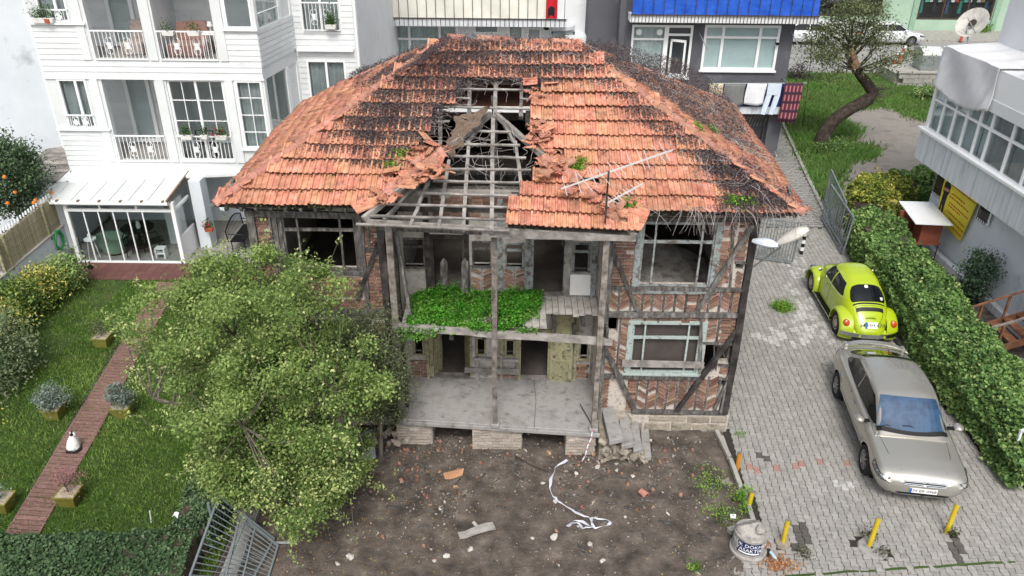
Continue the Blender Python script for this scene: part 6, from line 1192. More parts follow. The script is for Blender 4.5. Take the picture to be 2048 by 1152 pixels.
ob('tarpaulin',MB().grid(lambda u,v:(4.9+7.8*u,34.25+.03*math.sin(u*48)+.02*math.sin(v*7+u*30),6.52+1.4*v),70,6),MT['bluetarp'],gb,smooth=True,label='blue tarpaulin lashed to the balcony railing')
for k in range(54): x=4.9+7.8*k/53; ob('balcony_bar',MB().box(x-.01,34.14,6.2,x+.01,34.17,6.5 if k%3 else 7.9),MT['iron'],bs)
for z in (6.5,7.75): ob('balcony_rail',MB().box(4.85,34.12,z,12.75,34.18,z+.035),MT['iron'],bs)
ob('pilaster',MB().box(4.5,34.85,3,4.75,35,14),MT['greyrender'],gb); ob('ground_wall',MB().box(8.9,34.7,0,9.2,35,2.3).box(11.5,34.6,0,12.1,35,2.36),MT['greyrender'],gb)
ob('sign',MB().box(11.15,34.95,.1,11.5,34.98,.75),M('blue_sign',[srgb('#2f78b8'),srgb('#78b0d8')],scale=6,rough=.5),gb)
ls=ob('lower_balcony',MB().box(8.6,34.15,2.36,11.85,35,2.66),MT['streaked'],gb); ob('balcony_cover',MB().grid(lambda u,v:(8.6+3.3*u,34.2,2.68+1.0*v),10,3),M('navy_cover',[srgb('#1f2a52'),srgb('#2a3768')],scale=3,rough=.8),gb)
ob('lattice',MB().box(10.3,34.93,1.95,11.4,34.95,2.0),MT['woodlight'],gb)
for k in range(9): ob('lattice_slat',MB().beam((10.25+.14*k,34.9,1.6),(10.45+.14*k,34.9,2.3),.03,.02,up=(0,1,0)),MT['woodlight'],gb)
for x in (7.95,11.95):
    ob('clothes_bracket',MB().tube([(x,35,5.75),(x,34.8,5.7),(x+.3,34.2,5.1)],.02,5),MT['steel'],gb)
ob('window_light',MB().lathe([(.05,0),(.09,.1),(.001,.12)],10,(11.4,34.85,5.2)),MT['black'],gb)
lr=thing('washing_line','steel washing line rail in front of the lower grey balcony','washing line',(10,34,3.7)); ob('rail',MB().tube([(8.4,34.0,3.72),(12.7,34.0,3.78)],.018,6),MT['steel'],lr); ob('arm',MB().tube([(8.7,35,3.7),(8.7,34,3.72)],.018,6),MT['steel'],lr); ob('arm',MB().tube([(11.9,35,3.75),(11.9,34,3.77)],.018,6),MT['steel'],lr)
def cloth(name,label,x0,x1,z0,z1,mat,legs=False,wave=.05,hem=0.,cat='laundry'):
    def fn(a,b,zb):
        return lambda u,v:(a+(b-a)*u+.03*math.sin(v*3+a),33.97+wave*math.sin(u*7+v*2)*(1-v)-.02,zb+hem*math.sin(u*3.1)+(z1-zb-hem*math.sin(u*3.1))*v)
    if not legs: o=ob(name,MB().grid(fn(x0,x1,z0),14,8),mat,None,smooth=True)
    else:
        t=thing(name,label,cat,((x0+x1)/2,33.97,z0),'washing hung on the line'); xm=(x0+x1)/2
        ob('waist',MB().grid(lambda u,v:(x0+(x1-x0)*u,33.95+.02*math.sin(u*7),z1-.5+.5*v),10,4),mat,t,smooth=True)
        for a,b in ((x0,xm-.06),(xm+.06,x1)): ob('trouser_leg',MB().grid(lambda u,v:(a+(b-a)*u-.16*(1-v),33.95+.05*math.sin(u*6)*(1-v),z0+(z1-.5-z0)*v),6,6),mat,t,smooth=True)
        return
    tag(o,label,cat,'washing hung on the line'); s=o.modifiers.new('thickness','SOLIDIFY'); s.thickness=.012
CL=lambda n,c,**k:M(n,c,rough=.95,**k)
cloth('hanging_shirt','small cream and yellow top hung at the end of the washing line',8.5,9.1,3.2,3.72,CL('cream_cloth',[srgb('#d6c68a'),srgb('#d9d2bf'),srgb('#c9a53a')],scale=5))
cloth('grey_towel','grey towel hung on the washing line',9.15,10.05,2.82,3.72,CL('grey_towel_cloth',[srgb('#6d6e6d'),srgb('#7b7c7a')],scale=6),hem=-.08)
cloth('white_shirt','white cloth hung between the grey towel and the pale trousers',10.1,10.95,2.85,3.74,CL('white_cloth',[srgb('#d8dade'),srgb('#e6e8ea')],scale=4),hem=-.06)
cloth('pale_trousers','pale blue trousers hung on the washing line',11.0,11.6,2.4,3.76,CL('pale_denim',[srgb('#c3d0e0'),srgb('#d3dde9')],scale=4),legs=True)
def plaid():
    m=bpy.data.materials.new('plaid_blanket'); m.use_nodes=True; N=m.node_tree.nodes; L=m.node_tree.links; b=N['Principled BSDF']; b.inputs['Roughness'].default_value=.95
    tc=N.new('ShaderNodeTexCoord'); cols=[]
    w1=N.new('ShaderNodeTexWave'); w1.bands_direction='X'; w1.inputs['Scale'].default_value=1.9; w2=N.new('ShaderNodeTexWave'); w2.bands_direction='Z'; w2.inputs['Scale'].default_value=.8
    L.new(tc.outputs['Object'],w1.inputs['Vector']); L.new(tc.outputs['Object'],w2.inputs['Vector'])
    r1=N.new('ShaderNodeValToRGB'); r1.color_ramp.elements[0].color=(*srgb('#5d2733'),1); r1.color_ramp.elements[1].color=(*srgb('#b5757c'),1); r1.color_ramp.elements[0].position=.55; r1.color_ramp.elements[1].position=.95; L.new(w1.outputs['Fac'],r1.inputs[0])
    r2=N.new('ShaderNodeValToRGB'); r2.color_ramp.elements[0].position=.6; r2.color_ramp.elements[1].position=.9; L.new(w2.outputs['Fac'],r2.inputs[0])
    mx=N.new('ShaderNodeMix'); mx.data_type='RGBA'; L.new(r2.outputs[0],mx.inputs[0]); L.new(r1.outputs[0],mx.inputs[6]); mx.inputs[7].default_value=(*srgb('#3d2436'),1); L.new(mx.outputs[2],b.inputs['Base Color']); return m
cloth('plaid_blanket','dark red plaid blanket hung at the corner of the washing line',11.7,12.5,2.05,3.8,plaid())
# ---- right building with window band
rb_=thing('right_building','pale grey building with a band of white windows overlooking the hedge','building',(16,22,0))
RX=14.95; z1,z2,z3=2.9,4.0,5.55
ob('lower_wall',MB().hexa([(RX-.1,12,-.1),(22,12,-.1),(22,26.4,-.1),(RX+.1,26.4,-.1)],[(RX-.1,12,z1),(22,12,z1),(22,26.4,z1),(RX+.1,26.4,z1)]),MT['sideboard'],rb_)
ob('plinth',MB().box(RX-.22,14,-.1,RX-.02,26.3,.22),MT['streaked'],rb_)
ob('overhang',MB().box(RX-.6,10,z1,22,26.9,z2-.08),MT['streaked'],rb_,label='rain-streaked concrete parapet below the windows'); ob('sill_band',MB().box(RX-.7,10,z2-.08,22,27.0,z2),MT['pvc'],rb_)
XW=RX-.5
ob('corner_post',MB().box(XW-.06,26.62,z2,XW+.1,26.78,z3+.3),MT['pvc'],rb_); ob('room_back',MB().box(XW+1.6,10,z2,22,26.7,z3+.3),MT['net'],rb_); ob('room_floor',MB().box(XW,10,z2,XW+1.6,26.7,z2+.02),MT['greyfloor'],rb_)
ys=[26.7,25.95,25.2,24.5,23.75,23.1,22.0,21.0,19.9,18.8,17.7,16.6]
for k,(a,b) in enumerate(zip(ys,ys[1:])):
    w=ob('window',MB().box(XW-.04,b-.045,z2,XW+.04,b+.045,z3).box(XW-.038,b+.045,z3-.55,XW+.038,a-.045,z3-.47).box(XW-.04,b+.045,z2,XW+.04,a-.045,z2+.06),MT['pvc'],rb_); ob('pane',MB().box(XW-.005,b+.04,z2+.05,XW+.005,a-.04,z3),MT['glass'],w)
    n=int((a-b)/.05); ob('curtain',MB().grid(lambda u,v:(XW+.16+.03*math.sin(u*n*1.7),b+(a-b)*u,z2+(z3-z2)*v),max(8,n),1),MT['net' if k<5 else 'curtain'],w,smooth=True)
ob('head_band',MB().box(XW-.12,10,z3,22,26.8,z3+.35),MT['whiterender'],rb_); ob('end_wall',MB().box(XW,26.62,z2,22,26.66,z3),MT['glass'],rb_)
ob('upper_parapet',MB().box(XW-.1,21.5,z3+.35,22,26.85,z3+1.2),MT['pvc'],rb_); ob('weathered_boarding',MB().box(XW-.06,12,z3+.35,22,21.5,z3+3),MT['woodlight'],rb_)
for k in range(7): ob('board',MB().tint().box(XW-.09,12,z3+.4+.32*k,XW-.06,21.5,z3+.7+.32*k),MT['woodlight'],rb_)
ob('upper_storey',MB().box(XW+1.5,10,z3+1.2,22,26.6,14),MT['whiterender'],rb_)
def bars(y0,y1,z0,z1,n):
    w=ob('barred_window',MB().box(RX-.03,y0,z0,RX-.005,y1,z1),MT['carglass'],rb_); ob('window_frame',MB().box(RX-.05,y0-.05,z0-.05,RX-.01,y0,z1+.05).box(RX-.05,y1,z0-.05,RX-.01,y1+.05,z1+.05).box(RX-.05,y0,z0-.05,RX-.01,y1,z0),MT['pvc'],w)
    for k in range(n): y=y0+(y1-y0)*(k+.5)/n; ob('bar',MB().tube([(RX-.09,y,z0-.05),(RX-.09,y,z1+.05)],.012,5),MT['iron'],w)
bars(25.45,26.1,1.9,2.8,6); bars(22.6,23.2,2.15,2.75,5)
def lettering(strs,parent):
    pass
# yellow banner on the wall
MT['yellow']=M('yellow_banner',[srgb('#c9b82c'),srgb('#d6c63c')],scale=2,rough=.7,bump=.3,bscale=3,bdist=.05)
bn_=thing('yellow_banner','yellow banner with red lettering and a printed figure on the right building wall','banner',(RX-.05,24.6,1.2))
TL_,TRb,BLb,BRb=[np.array(p) for p in ((RX-.08,25.5,2.82),(RX-.06,23.3,2.8),(RX-.1,25.35,1.3),(RX-.08,23.65,1.05))]
bf_=lambda u,v,o=0.:(TL_*(1-u)*v+TRb*u*v+BLb*(1-u)*(1-v)+BRb*u*(1-v))+np.array([-.03*math.sin(u*5+v*3)*.6-o,0,0])
ob('sheet',MB().grid(lambda u,v:bf_(u,v),16,12),MT['yellow'],bn_,smooth=True); MT['redink']=M('red_ink',[srgb('#a2342a')],rough=.7); 
rows=[(.9,.25,.8),(.83,.25,.97),(.68,.3,.72),(.6,.27,.92),(.48,.3,.95),(.42,.3,.7),(.3,.3,.95),(.2,.45,.98),(.1,.6,.97)]
for v,a,b in rows:   # lines of small illegible print
    m=MB(); u=a
    while u<b-.02:
        w=random.uniform(.03,.075); m.add([bf_(u,v-.012,.008),bf_(min(u+w,b),v-.012,.008),bf_(min(u+w,b),v+.012,.008),bf_(u,v+.012,.008)],[(0,1,2,3)]); u+=w+.018
    ob('print_line',m,MT['redink'],bn_,kind='stuff')
fgp=[(.02,.0),(.08,0),(.10,.3),(.12,.3),(.14,.0),(.19,.0),(.19,.5),(.2,.62),(.22,.62),(.22,.82),(.17,.88),(.15,.9),(.08,.88),(.03,.82),(.03,.6),(.06,.58),(.05,.48)]
ob('printed_figure',MB().add([bf_(.02+u*.95,v*.9+.06,.012) for u,v in fgp],[tuple(range(len(fgp)))]),MT['ink'],bn_); ob('printed_head',MB().add([bf_(.135+.035*math.cos(a),.91+.045*math.sin(a),.016) for a in np.linspace(0,6.2,12)],[tuple(range(12))]),M('printed_skin',[srgb('#a8745a')],rough=.7),bn_); ob('printed_arms',MB().add([bf_(u,v,.016) for u,v in ((.05,.62),(.22,.66),(.22,.72),(.05,.7))],[(0,1,2,3)]),M('printed_arm',[srgb('#a8745a')],rough=.7),bn_)
# white sheet drying over the parapet, satellite dish
CLW=M('white_bedsheet',[srgb('#e3e4e6'),srgb('#f0f1f2')],scale=3,rough=.9,trans=.25)
def sheet(u,v):
    yy=26.62-3.35*u
    if v<.62:
        f=v/.62; zb=z3-.02-.28*math.sin(math.pi*min(1,u*1.05))*1.+.035*abs(math.sin(u*26)); zt=z3+1.28
        return (XW-.17-.07*(1-f)*(.5+.5*math.sin(u*8+.8+1.6*math.sin(u*5)))-.03*math.sin((u-.35*f)*17+2*math.sin(u*7))*(1-f*.5)-.03*math.sin(f*5+u*9),yy+.12*(1-f)*math.sin(u*6),zb+(zt-zb)*f)
    f=(v-.62)/.38; return (XW-.16+1.7*f,yy,z3+1.28+.05*math.sin(u*17)*math.sin(f*3)+.12*f)
sh_=ob('white_sheet',MB().grid(sheet,60,26),CLW,None,smooth=True,label='white bedsheet hanging over the parapet above the windows',cat='sheet'); s=sh_.modifiers.new('t','SOLIDIFY'); s.thickness=.01
dt=thing('satellite_dish','pale grey satellite dish mounted behind the white sheet','satellite dish',(15.2,26.9,6.9)); R=Matrix.Translation((15.35,27.2,7.4))@Matrix.Rotation(math.radians(35),4,'X')@Matrix.Rotation(math.radians(-48),4,'Y')
ob('reflector',MB().lathe([(.001,.0),(.2,.02),(.4,.09),(.52,.16),(.53,.16),(.52,.14),(.4,.07),(.2,.0)],24).xf(R),MT['lampgrey'],dt,smooth=True); ob('feed_arm',MB().tube([R@Vector((0,-.5,.15)),R@Vector((0,-.1,.6))],.018,6),MT['steel'],dt); ob('mount',MB().tube([(15.2,26.8,6.6),(15.1,27.1,7.3),R@Vector((0,0,-.02))],.03,7),MT['steel'],dt); ob('rust_patch',MB().lathe([(.001,.105),(.14,.112),(.001,.118)],10).xf(R),MT['iron'],dt)
# ---- shops across the street
SYb=68.3; shp=thing('shop_building','row of shops with green painted fronts across the street','shop building',(34,69,0))
so_=[(33.6,39.8,1.0,3.7),(24.6,30.5,1.2,3.7),(41.2,43.5,.3,3.7)]
ob('shop_wall',wallpanel(MB(),-20,70,.12,12,SYb,.3,so_),M('sage_green_wall',[srgb('#93ad98'),srgb('#a5bda9')],scale=.6,rough=.85),shp); ob('shop_interior',MB().box(-20,71.5,.1,70,71.7,12).box(-20,SYb+.3,.1,70,71.5,.2),MT['room'],shp)
for o in so_: win(shp,*o,SYb,cols=(.33,.66) if o is not so_[2] else (),fw=.12,mat='iron',curtain=None)
for x in (33.3,40.1,30.9): ob('pilaster',MB().box(x-.22,SYb-.12,.12,x+.22,SYb,12),M('green_pilaster',[srgb('#7f9d87'),srgb('#8fac96')],rough=.8),shp)
cols=['#2f7f74','#6fb5a8','#c9c4bc','#2b2b30','#b0b3b6','#8a6a45','#3a4a6a','#d8d8d6','#a33b3b']
for k in range(16):
    x=33.9+.36*k; zb=1.4+(.9 if k%3 else 0); m_=M('garment_cloth',[srgb(cols[k%9])],rough=.95); ob('garment',MB().hexa([(x,SYb+.5,zb),(x+.28,SYb+.5,zb),(x+.28,SYb+.62,zb),(x,SYb+.62,zb)],[(x+.04,SYb+.53,zb+1.0),(x+.24,SYb+.53,zb+1.0),(x+.24,SYb+.6,zb+1.0),(x+.04,SYb+.6,zb+1.0)]),m_,shp)
for a,b,c in ((17.5,20.6,'#c9c6c6'),(20.9,24.0,'#d8d8d8'),(43.8,46,'#b9b3aa')): ob('poster_panel',MB().box(a,SYb-.06,.9,b,SYb-.01,4.2),M('poster_print',[srgb(c),srgb('#e3e3e3'),srgb('#c2887c')],scale=1.1,rough=.6,spread=(.35,.75)),shp)
ob('stall_riser',MB().box(17,SYb-.08,.12,30.6,SYb-.02,.9),MT['whiterender'],shp)
# ================================================================ trees, hedges, shrubs
def clumps(n,c,r,shell=.55,seed=None):
    d=rng.normal(size=(n,3)); d/=np.linalg.norm(d,axis=1)[:,None]; k=shell+(1-shell)*rng.random(n)[:,None]**.6; return np.array(c)+d*k*np.array(r)
def cloud(C,per,sig,flat=.75):
    n=len(C); s=sig*rng.uniform(.6,1.3,n); P=np.repeat(C,per,0)+rng.normal(size=(n*per,3))*np.repeat(s,per)[:,None]*np.array([1,1,flat]); return P,np.repeat(np.arange(n),per)
MT['bark']=M('grey_bark',[srgb('#4a433c'),srgb('#6b635a'),srgb('#857c70')],scale=6,stretch=(2,2,.6),rough=.95,bump=.7,bscale=16)
MT['darkbark']=M('dark_bark',[srgb('#2b2521'),srgb('#453c35'),srgb('#5d5248')],scale=6,rough=.95,bump=.8,bscale=14)
# ---- big leafy tree in front of the left wing
bt=thing('leafy_tree','large spreading leafy tree standing between the lawn and the bare yard','tree',(-5.35,12.75,0))
base=np.array([-5.35,12.75,-.05]); tr=[base,base+[.05,.05,.5],base+[-.05,.1,1.0],base+[.1,.2,1.6]]; ob('trunk',MB().tube(tr,[.17,.13,.12,.1],9),MT['bark'],bt,smooth=True)
OUT=[(205,612),(262,598),(290,560),(350,512),(420,490),(450,462),(520,478),(560,500),(620,515),(690,545),(722,590),(712,640),(760,700),(785,760),(800,790),(742,800),(735,850),(745,930),(700,975),(672,1030),(640,1075),(590,1085),(530,1030),(470,1008),(430,1000),(372,930),(392,872),(345,862),(300,800),(255,745),(262,700),(232,668)]
C=clumps(330,(-5.05,12.9,2.75),(3.4,2.5,2.8),.25); C=C[(C[:,2]>.75)]; px=proj(C); C=C[inpoly(px,OUT)]
LOWP=[(392,872),(740,800),(745,930),(690,990),(655,1065),(590,1085),(530,1030),(440,1000),(372,930)]; ex=[]
while len(ex)<70:
    q=(random.uniform(372,745),random.uniform(800,1085))
    if inpoly(np.array([q]),LOWP)[0]: ex.append(atz(*q,random.uniform(.5,1.6)))
C=np.concatenate([C,np.array(ex)])
br=MB(); fork=np.array(tr[3]); nodes=[]
for k in range(8):      # main limbs fork from the trunk, each carries side branches to the leaf clumps
    a=2*math.pi*k/8+random.gauss(0,.25); e=fork+np.array([1.9*math.cos(a),1.5*math.sin(a),random.uniform(.5,1.7)]); m=fork*.45+e*.55+rng.normal(size=3)*.15; s0=fork+rng.normal(size=3)*.06+[0,0,random.uniform(-.5,.25)]; br.tube([s0,s0*.5+m*.5,m,e],[.075,.055,.042,.02],6,cap=False); nodes+=[m,(m+e)/2,e,s0*.3+m*.7]
nodes=np.array(nodes)
for c in C[::2]:
    n_=nodes[np.argmin(np.linalg.norm(nodes-c,axis=1))]; m=(n_+c)/2+rng.normal(size=3)*.1; br.tube([n_,m,c],[.018,.011,.004],4,cap=False)
ob('limbs',br,MT['bark'],bt,kind='stuff')
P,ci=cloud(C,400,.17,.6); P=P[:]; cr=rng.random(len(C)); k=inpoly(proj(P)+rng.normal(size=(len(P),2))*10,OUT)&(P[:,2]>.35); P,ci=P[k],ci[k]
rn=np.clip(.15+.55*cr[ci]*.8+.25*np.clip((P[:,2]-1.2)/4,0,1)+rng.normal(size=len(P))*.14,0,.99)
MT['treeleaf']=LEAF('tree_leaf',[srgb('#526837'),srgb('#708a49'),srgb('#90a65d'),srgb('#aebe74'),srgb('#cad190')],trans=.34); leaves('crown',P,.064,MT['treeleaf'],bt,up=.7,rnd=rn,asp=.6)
sh=MB(); sl_p=[]
for k in range(90):   # loose shoots breaking the outline
    c=C[random.randrange(len(C))]; d=unit((c-np.array([-5.05,12.9,2.2]))+rng.normal(size=3)*.6+[0,0,.5]); pts=[c+d*.12*i+rng.normal(size=3)*.012*i+[0,0,.012*i*i*random.uniform(-1,1)] for i in range(random.randint(4,8))]; sh.tube(pts,[.008]+[.005]*(len(pts)-1),3,cap=False)
    for p in pts[1:]:
        for _ in range(9): sl_p.append(p+rng.normal(size=3)*.045)
ob('shoots',sh,MT['bark'],bt,kind='stuff'); leaves('shoot_leaves',np.array(sl_p),.06,MT['treeleaf'],bt,rnd=rng.uniform(.55,.99,len(sl_p)))
# ---- fine grey-green shrub at the porch corner
gs=thing('porch_shrub','dark grey-green shrub climbing beside the left porch post','shrub',(-2.95,13.75,0)); ob('trunk',MB().tube([(-2.95,13.75,-.05),(-2.9,13.8,.9),(-2.8,13.85,1.8),(-2.85,13.9,2.6)],[.06,.05,.04,.02],6),MT['bark'],gs)
C=clumps(90,(-2.9,13.85,2.4),(.75,.55,1.5),.3); P,ci=cloud(C,240,.17); MT['greyleaf']=LEAF('grey_green_leaf',[srgb('#474d38'),srgb('#5a6247'),srgb('#6c7556'),srgb('#7d8a60')],trans=.25); leaves('crown',P,.05,MT['greyleaf'],gs)
C=clumps(20,(-3.5,13.7,1.9),(.6,.5,.9),.3); P,_=cloud(C,160,.2); leaves('young_shoots',P,.06,MT['treeleaf'],gs,rnd=rng.uniform(.6,.99,len(P)))
# ---- hedges
def hedge(name,label,path,w,h,n,mat,size=.1,per=None,z0=.1,bumpy=.12,group=None,core=True,rndc=None):
    path=np.array(path,float); L=np.cumsum([0]+[np.linalg.norm(b-a) for a,b in zip(path,path[1:])]); t=rng.uniform(0,L[-1],n); X=np.interp(t,L,path[:,0]); Y=np.interp(t,L,path[:,1])
    d=np.stack([np.gradient(np.interp(np.linspace(0,L[-1],50),L,path[:,i])) for i in (0,1)],1); d/=np.linalg.norm(d,axis=1)[:,None]; di=d[np.clip((t/L[-1]*49).astype(int),0,49)]; nr=np.stack([di[:,1],-di[:,0]],1)
    ww=np.interp(t,L,w) if hasattr(w,'__len__') else w; hh=np.interp(t,L,h) if hasattr(h,'__len__') else h
    hh=hh*(1+bumpy*vnoise(np.stack([t,t*0],1),1.3,5)); ww=ww*(1+bumpy*vnoise(np.stack([t,t*0+3],1),1.1,6))
    # cross-section: rounded box surface
    wm,hm=float(np.mean(ww)),float(np.mean(hh)); s=rng.uniform(-hm-wm/2,hm+wm/2,n); top=np.abs(s)<wm/2; sx=np.where(top,s/(wm/2),np.sign(s)); sz=np.where(top,1.,1-(np.abs(s)-wm/2)/hm); sz=sz*(1-.16*np.abs(sx)**4*(sz>.6)); sx=sx*(1-.12*np.clip(sz-.6,0,1)*2.5*.6); a=s; k=1-np.abs(rng.normal(size=n))*.11
    bump=1+.19*vnoise(np.stack([t,a*1.2],1),2.2,7)+.06*vnoise(np.stack([t,a*1.2],1),6,8)
    P=np.stack([X+nr[:,0]*sx*ww/2*k*bump,Y+nr[:,1]*sx*ww/2*k*bump,z0+(hh-z0)*sz*k*bump],1)
    keep=vnoise(P,2.1,77)+.15*rng.normal(size=n)>-.95; P=P[keep]; sz=sz[keep]; n=len(P)
    o=thing(name,label,'hedge',(path[0][0],path[0][1],0),group)
    if core:
        m=MB()
        for i in range(len(path)-1):
            wi=(np.interp(L[i],L,w) if hasattr(w,'__len__') else w)*.34; hi=(np.interp(L[i],L,h) if hasattr(h,'__len__') else h)*.78; m.beam((*path[i],hi/2),(*path[i+1],hi/2),wi*2,hi)
        ob('branches',m,MT['darkbark'],o)
    rn=np.clip(.5+.28*vnoise(P,1.8,9)+rng.normal(size=n)*.2,0,.99) if rndc is None else rndc(P); leaves('foliage',P,size,mat,o,up=.5,rnd=rn,asp=.75)
    ii=rng.choice(np.nonzero(sz>.7)[0],min(60,int(L[-1]*7)),replace=False); Q=[]
    for i in ii:
        d_=unit(np.array([rng.normal()*.6,rng.normal()*.6,1.])); 
        for j in range(10): Q.append(P[i]+d_*(.03*j)+rng.normal(size=3)*.035)
    leaves('stray_shoots',np.array(Q),size*.85,mat,o,kind='stuff',rnd=rng.uniform(.5,.99,len(Q))); return o
MT['hedgeleaf']=LEAF('hedge_leaf',[srgb('#39502f'),srgb('#55743f'),srgb('#749653'),srgb('#98b46b'),srgb('#adb678')],trans=.25)
MT['yellowleaf']=LEAF('yellowing_leaf',[srgb('#3f5a2a'),srgb('#6b8038'),srgb('#9aa347'),srgb('#c2b95c'),srgb('#d6cc80')],trans=.3)
MT['darkleaf']=LEAF('dark_hedge_leaf',[srgb('#283a26'),srgb('#3a5236'),srgb('#4f6844'),srgb('#6b815c')],trans=.2)
hedge('long_hedge','long thick leafy hedge running beside the paved driveway and both parked cars',[(11.95,12.9),(11.9,15),(11.9,18),(12.25,22),(12.75,25.6)],[2.0,2.0,1.7,1.75,1.7],[1.15,1.4,1.5,1.55,1.5],78000,MT['hedgeleaf'],.105)
hedge('yellowing_hedge','yellow-green hedge at the edge of the vacant lot behind the metal gate',[(13.0,26.6),(13.9,28.2),(15.2,29)],[1.6,2.0,1.6],[1.5,1.7,1.5],20000,MT['yellowleaf'],.13,rndc=lambda P:np.clip(.6+.3*vnoise(P,1.2,4)+rng.normal(size=len(P))*.2,0,.99))
hedge('dark_rear_hedge','dark green hedge next to the right building at the vacant lot',[(15.2,29.2),(17.6,29.6)],[1.5,1.5],[1.5,1.5],9000,MT['hedgeleaf'],.13)
hedge('garden_front_hedge','low dark green hedge along the front of the lawn',[(-11.5,10.15),(-8.,10.1),(-5.9,10.3)],1.5,[.85,.9,.85],42000,MT['darkleaf'],.065)
hedge('fence_side_hedge','narrow dark hedge along the lawn side of the fallen gate panels',[(-6.15,10.9),(-6.3,12.2),(-6.35,13.4)],[.8,.75,.6],[.85,.8,.7],15000,MT['darkleaf'],.065)
# ---- shrubs along the garden wall
def shrub(name,label,c,r,n,mat,size=.08,h0=0.,group=None,cl=30,sig=.2,cat='shrub',stem=True):
    t=thing(name,label,cat,(c[0],c[1],h0),group); C=clumps(cl,c,r,.4); C[:,2]=np.maximum(C[:,2],h0+.1)
    if stem:
        m=MB()
        for q in C[::3]: m.tube([(c[0],c[1],h0),((c[0]+q[0])/2,(c[1]+q[1])/2,h0+(q[2]-h0)*.4),q],[.02,.013,.005],4,cap=False)
        ob('stems',m,MT['darkbark'],t,kind='stuff')
    P,ci=cloud(C,n//cl,sig); P[:,2]=np.maximum(P[:,2],h0+.02); cr=rng.random(cl); leaves('foliage',P,size,mat,t,rnd=np.clip(cr[ci]*.6+rng.random(len(P))*.4,0,.99)); return t
MT['shrubleaf']=LEAF('shrub_leaf',[srgb('#34482b'),srgb('#4c6634'),srgb('#6d8340'),srgb('#96a24e')],trans=.25)
shrub('wall_shrub','dark glossy shrub by the terracotta patio corner and the hose',(-14.0,21.6,.55),(.55,.6,.55),4200,MT['hedgeleaf'],.09); shrub('wall_shrub','yellow-tinged shrub between two darker ones along the garden wall',(-14.25,20.7,.6),(.55,.6,.6),4600,MT['yellowleaf'],.09)
shrub('wall_shrub','tall green shrub along the garden wall below the reed screen corner',(-14.4,19.7,.65),(.6,.65,.7),4600,MT['shrubleaf'],.09); shrub('wall_shrub','yellowish low shrub on the garden wall base away from the sunroom',(-14.2,18.7,.5),(.6,.6,.55),4200,MT['yellowleaf'],.09)
shrub('silver_shrub','large shrub with pale variegated leaves at the lawn edge',(-13.35,16.6,.9),(1.0,1.3,.95),9000,LEAF('variegated_leaf',[srgb('#3d4f33'),srgb('#566a45'),srgb('#768761'),srgb('#98a27e')],trans=.3),.085,cl=50,sig=.22)
shrub('fallen_yellow_branch','low plant with yellow leaves on the lawn below the pale shrub',(-12.9,14.6,.2),(.5,.6,.18),700,LEAF('yellow_leaf',[srgb('#b5a63a'),srgb('#d6c95a'),srgb('#8a9a4a')],trans=.3),.09,cl=14)
shrub('patio_shrub','bright yellow-green shrub beside the sunroom and the leafy tree',(-9.3,21.4,.65),(.7,.65,.55),5200,MT['shrubleaf'],.085,cl=40)
shrub('wall_bush','dark leafy bush growing against the right building wall',(14.3,21.4,.95),(.42,.5,.85),5200,LEAF('dark_bush_leaf',[srgb('#2b3d2c'),srgb('#3e5640'),srgb('#587056')],trans=.2),.08,cl=36,sig=.16)
shrub('weed_patch','small green weed patch growing through the driveway paving',(8.35,20.9,.03),(.32,.22,.04),1800,MT['weed'],.05,cl=24,sig=.09,stem=False,cat='weeds')
for k,(px,py,n) in enumerate(((1482,1000,500),(1495,1018,300),(1390,1140,260),(1605,1110,260),(1735,1075,260),(1905,1070,260),(1760,1110,160),(1480,870,120),(1490,985,200))):
    q=atz(px,py); shrub('weed_tuft',['bright weed tuft at the second yellow bollard by the soil kerb','small weed beside the bright tuft at the soil kerb','weed patch at the broken paving edge by the concrete barrel','mossy weeds at the foot of the bollard next to the concrete barrel','weeds round the middle yellow bollard','weeds at the bollard in front of the silver car','sparse weeds on the concrete patch of the middle bollard','thin weeds at the driveway edge near the brick corner','weeds along the soil kerb above the bright tuft'][k],(q[0],q[1],.05),(.14,.12,.05),n//2,MT['moss'] if k in (3,4,5,6) else MT['weed'],.045,cl=10,sig=.06,stem=False,cat='weeds')
shrub('soil_weeds','thin green weeds over the soil beside the driveway kerb',(4.45,12.6,.02),(.5,.9,.03),900,MT['weed'],.04,cl=40,sig=.12,stem=False,cat='weeds')
shrub('shop_weeds','weeds growing at the foot of the green shop front',(38.9,67.9,.35),(1.1,.3,.4),900,MT['weed'],.16,cl=20,sig=.25,cat='weeds')
shrub('lot_bush','dark green bush on the vacant lot by the crooked tree foot',(15.3,36.3,.15),(.9,.5,.2),1400,MT['hedgeleaf'],.11,cl=24,sig=.2); shrub('lot_bush','broad dark bush on the vacant lot near the concrete block wall',(25.0,46.2,.3),(1.6,.9,.4),2400,MT['hedgeleaf'],.15,cl=34,sig=.28); shrub('lot_bush','brown dry bush at the street kerb behind the crooked tree',(18.4,50.5,.5),(.9,.6,.6),1000,MT['deadleaf'],.12,cl=20,sig=.28)
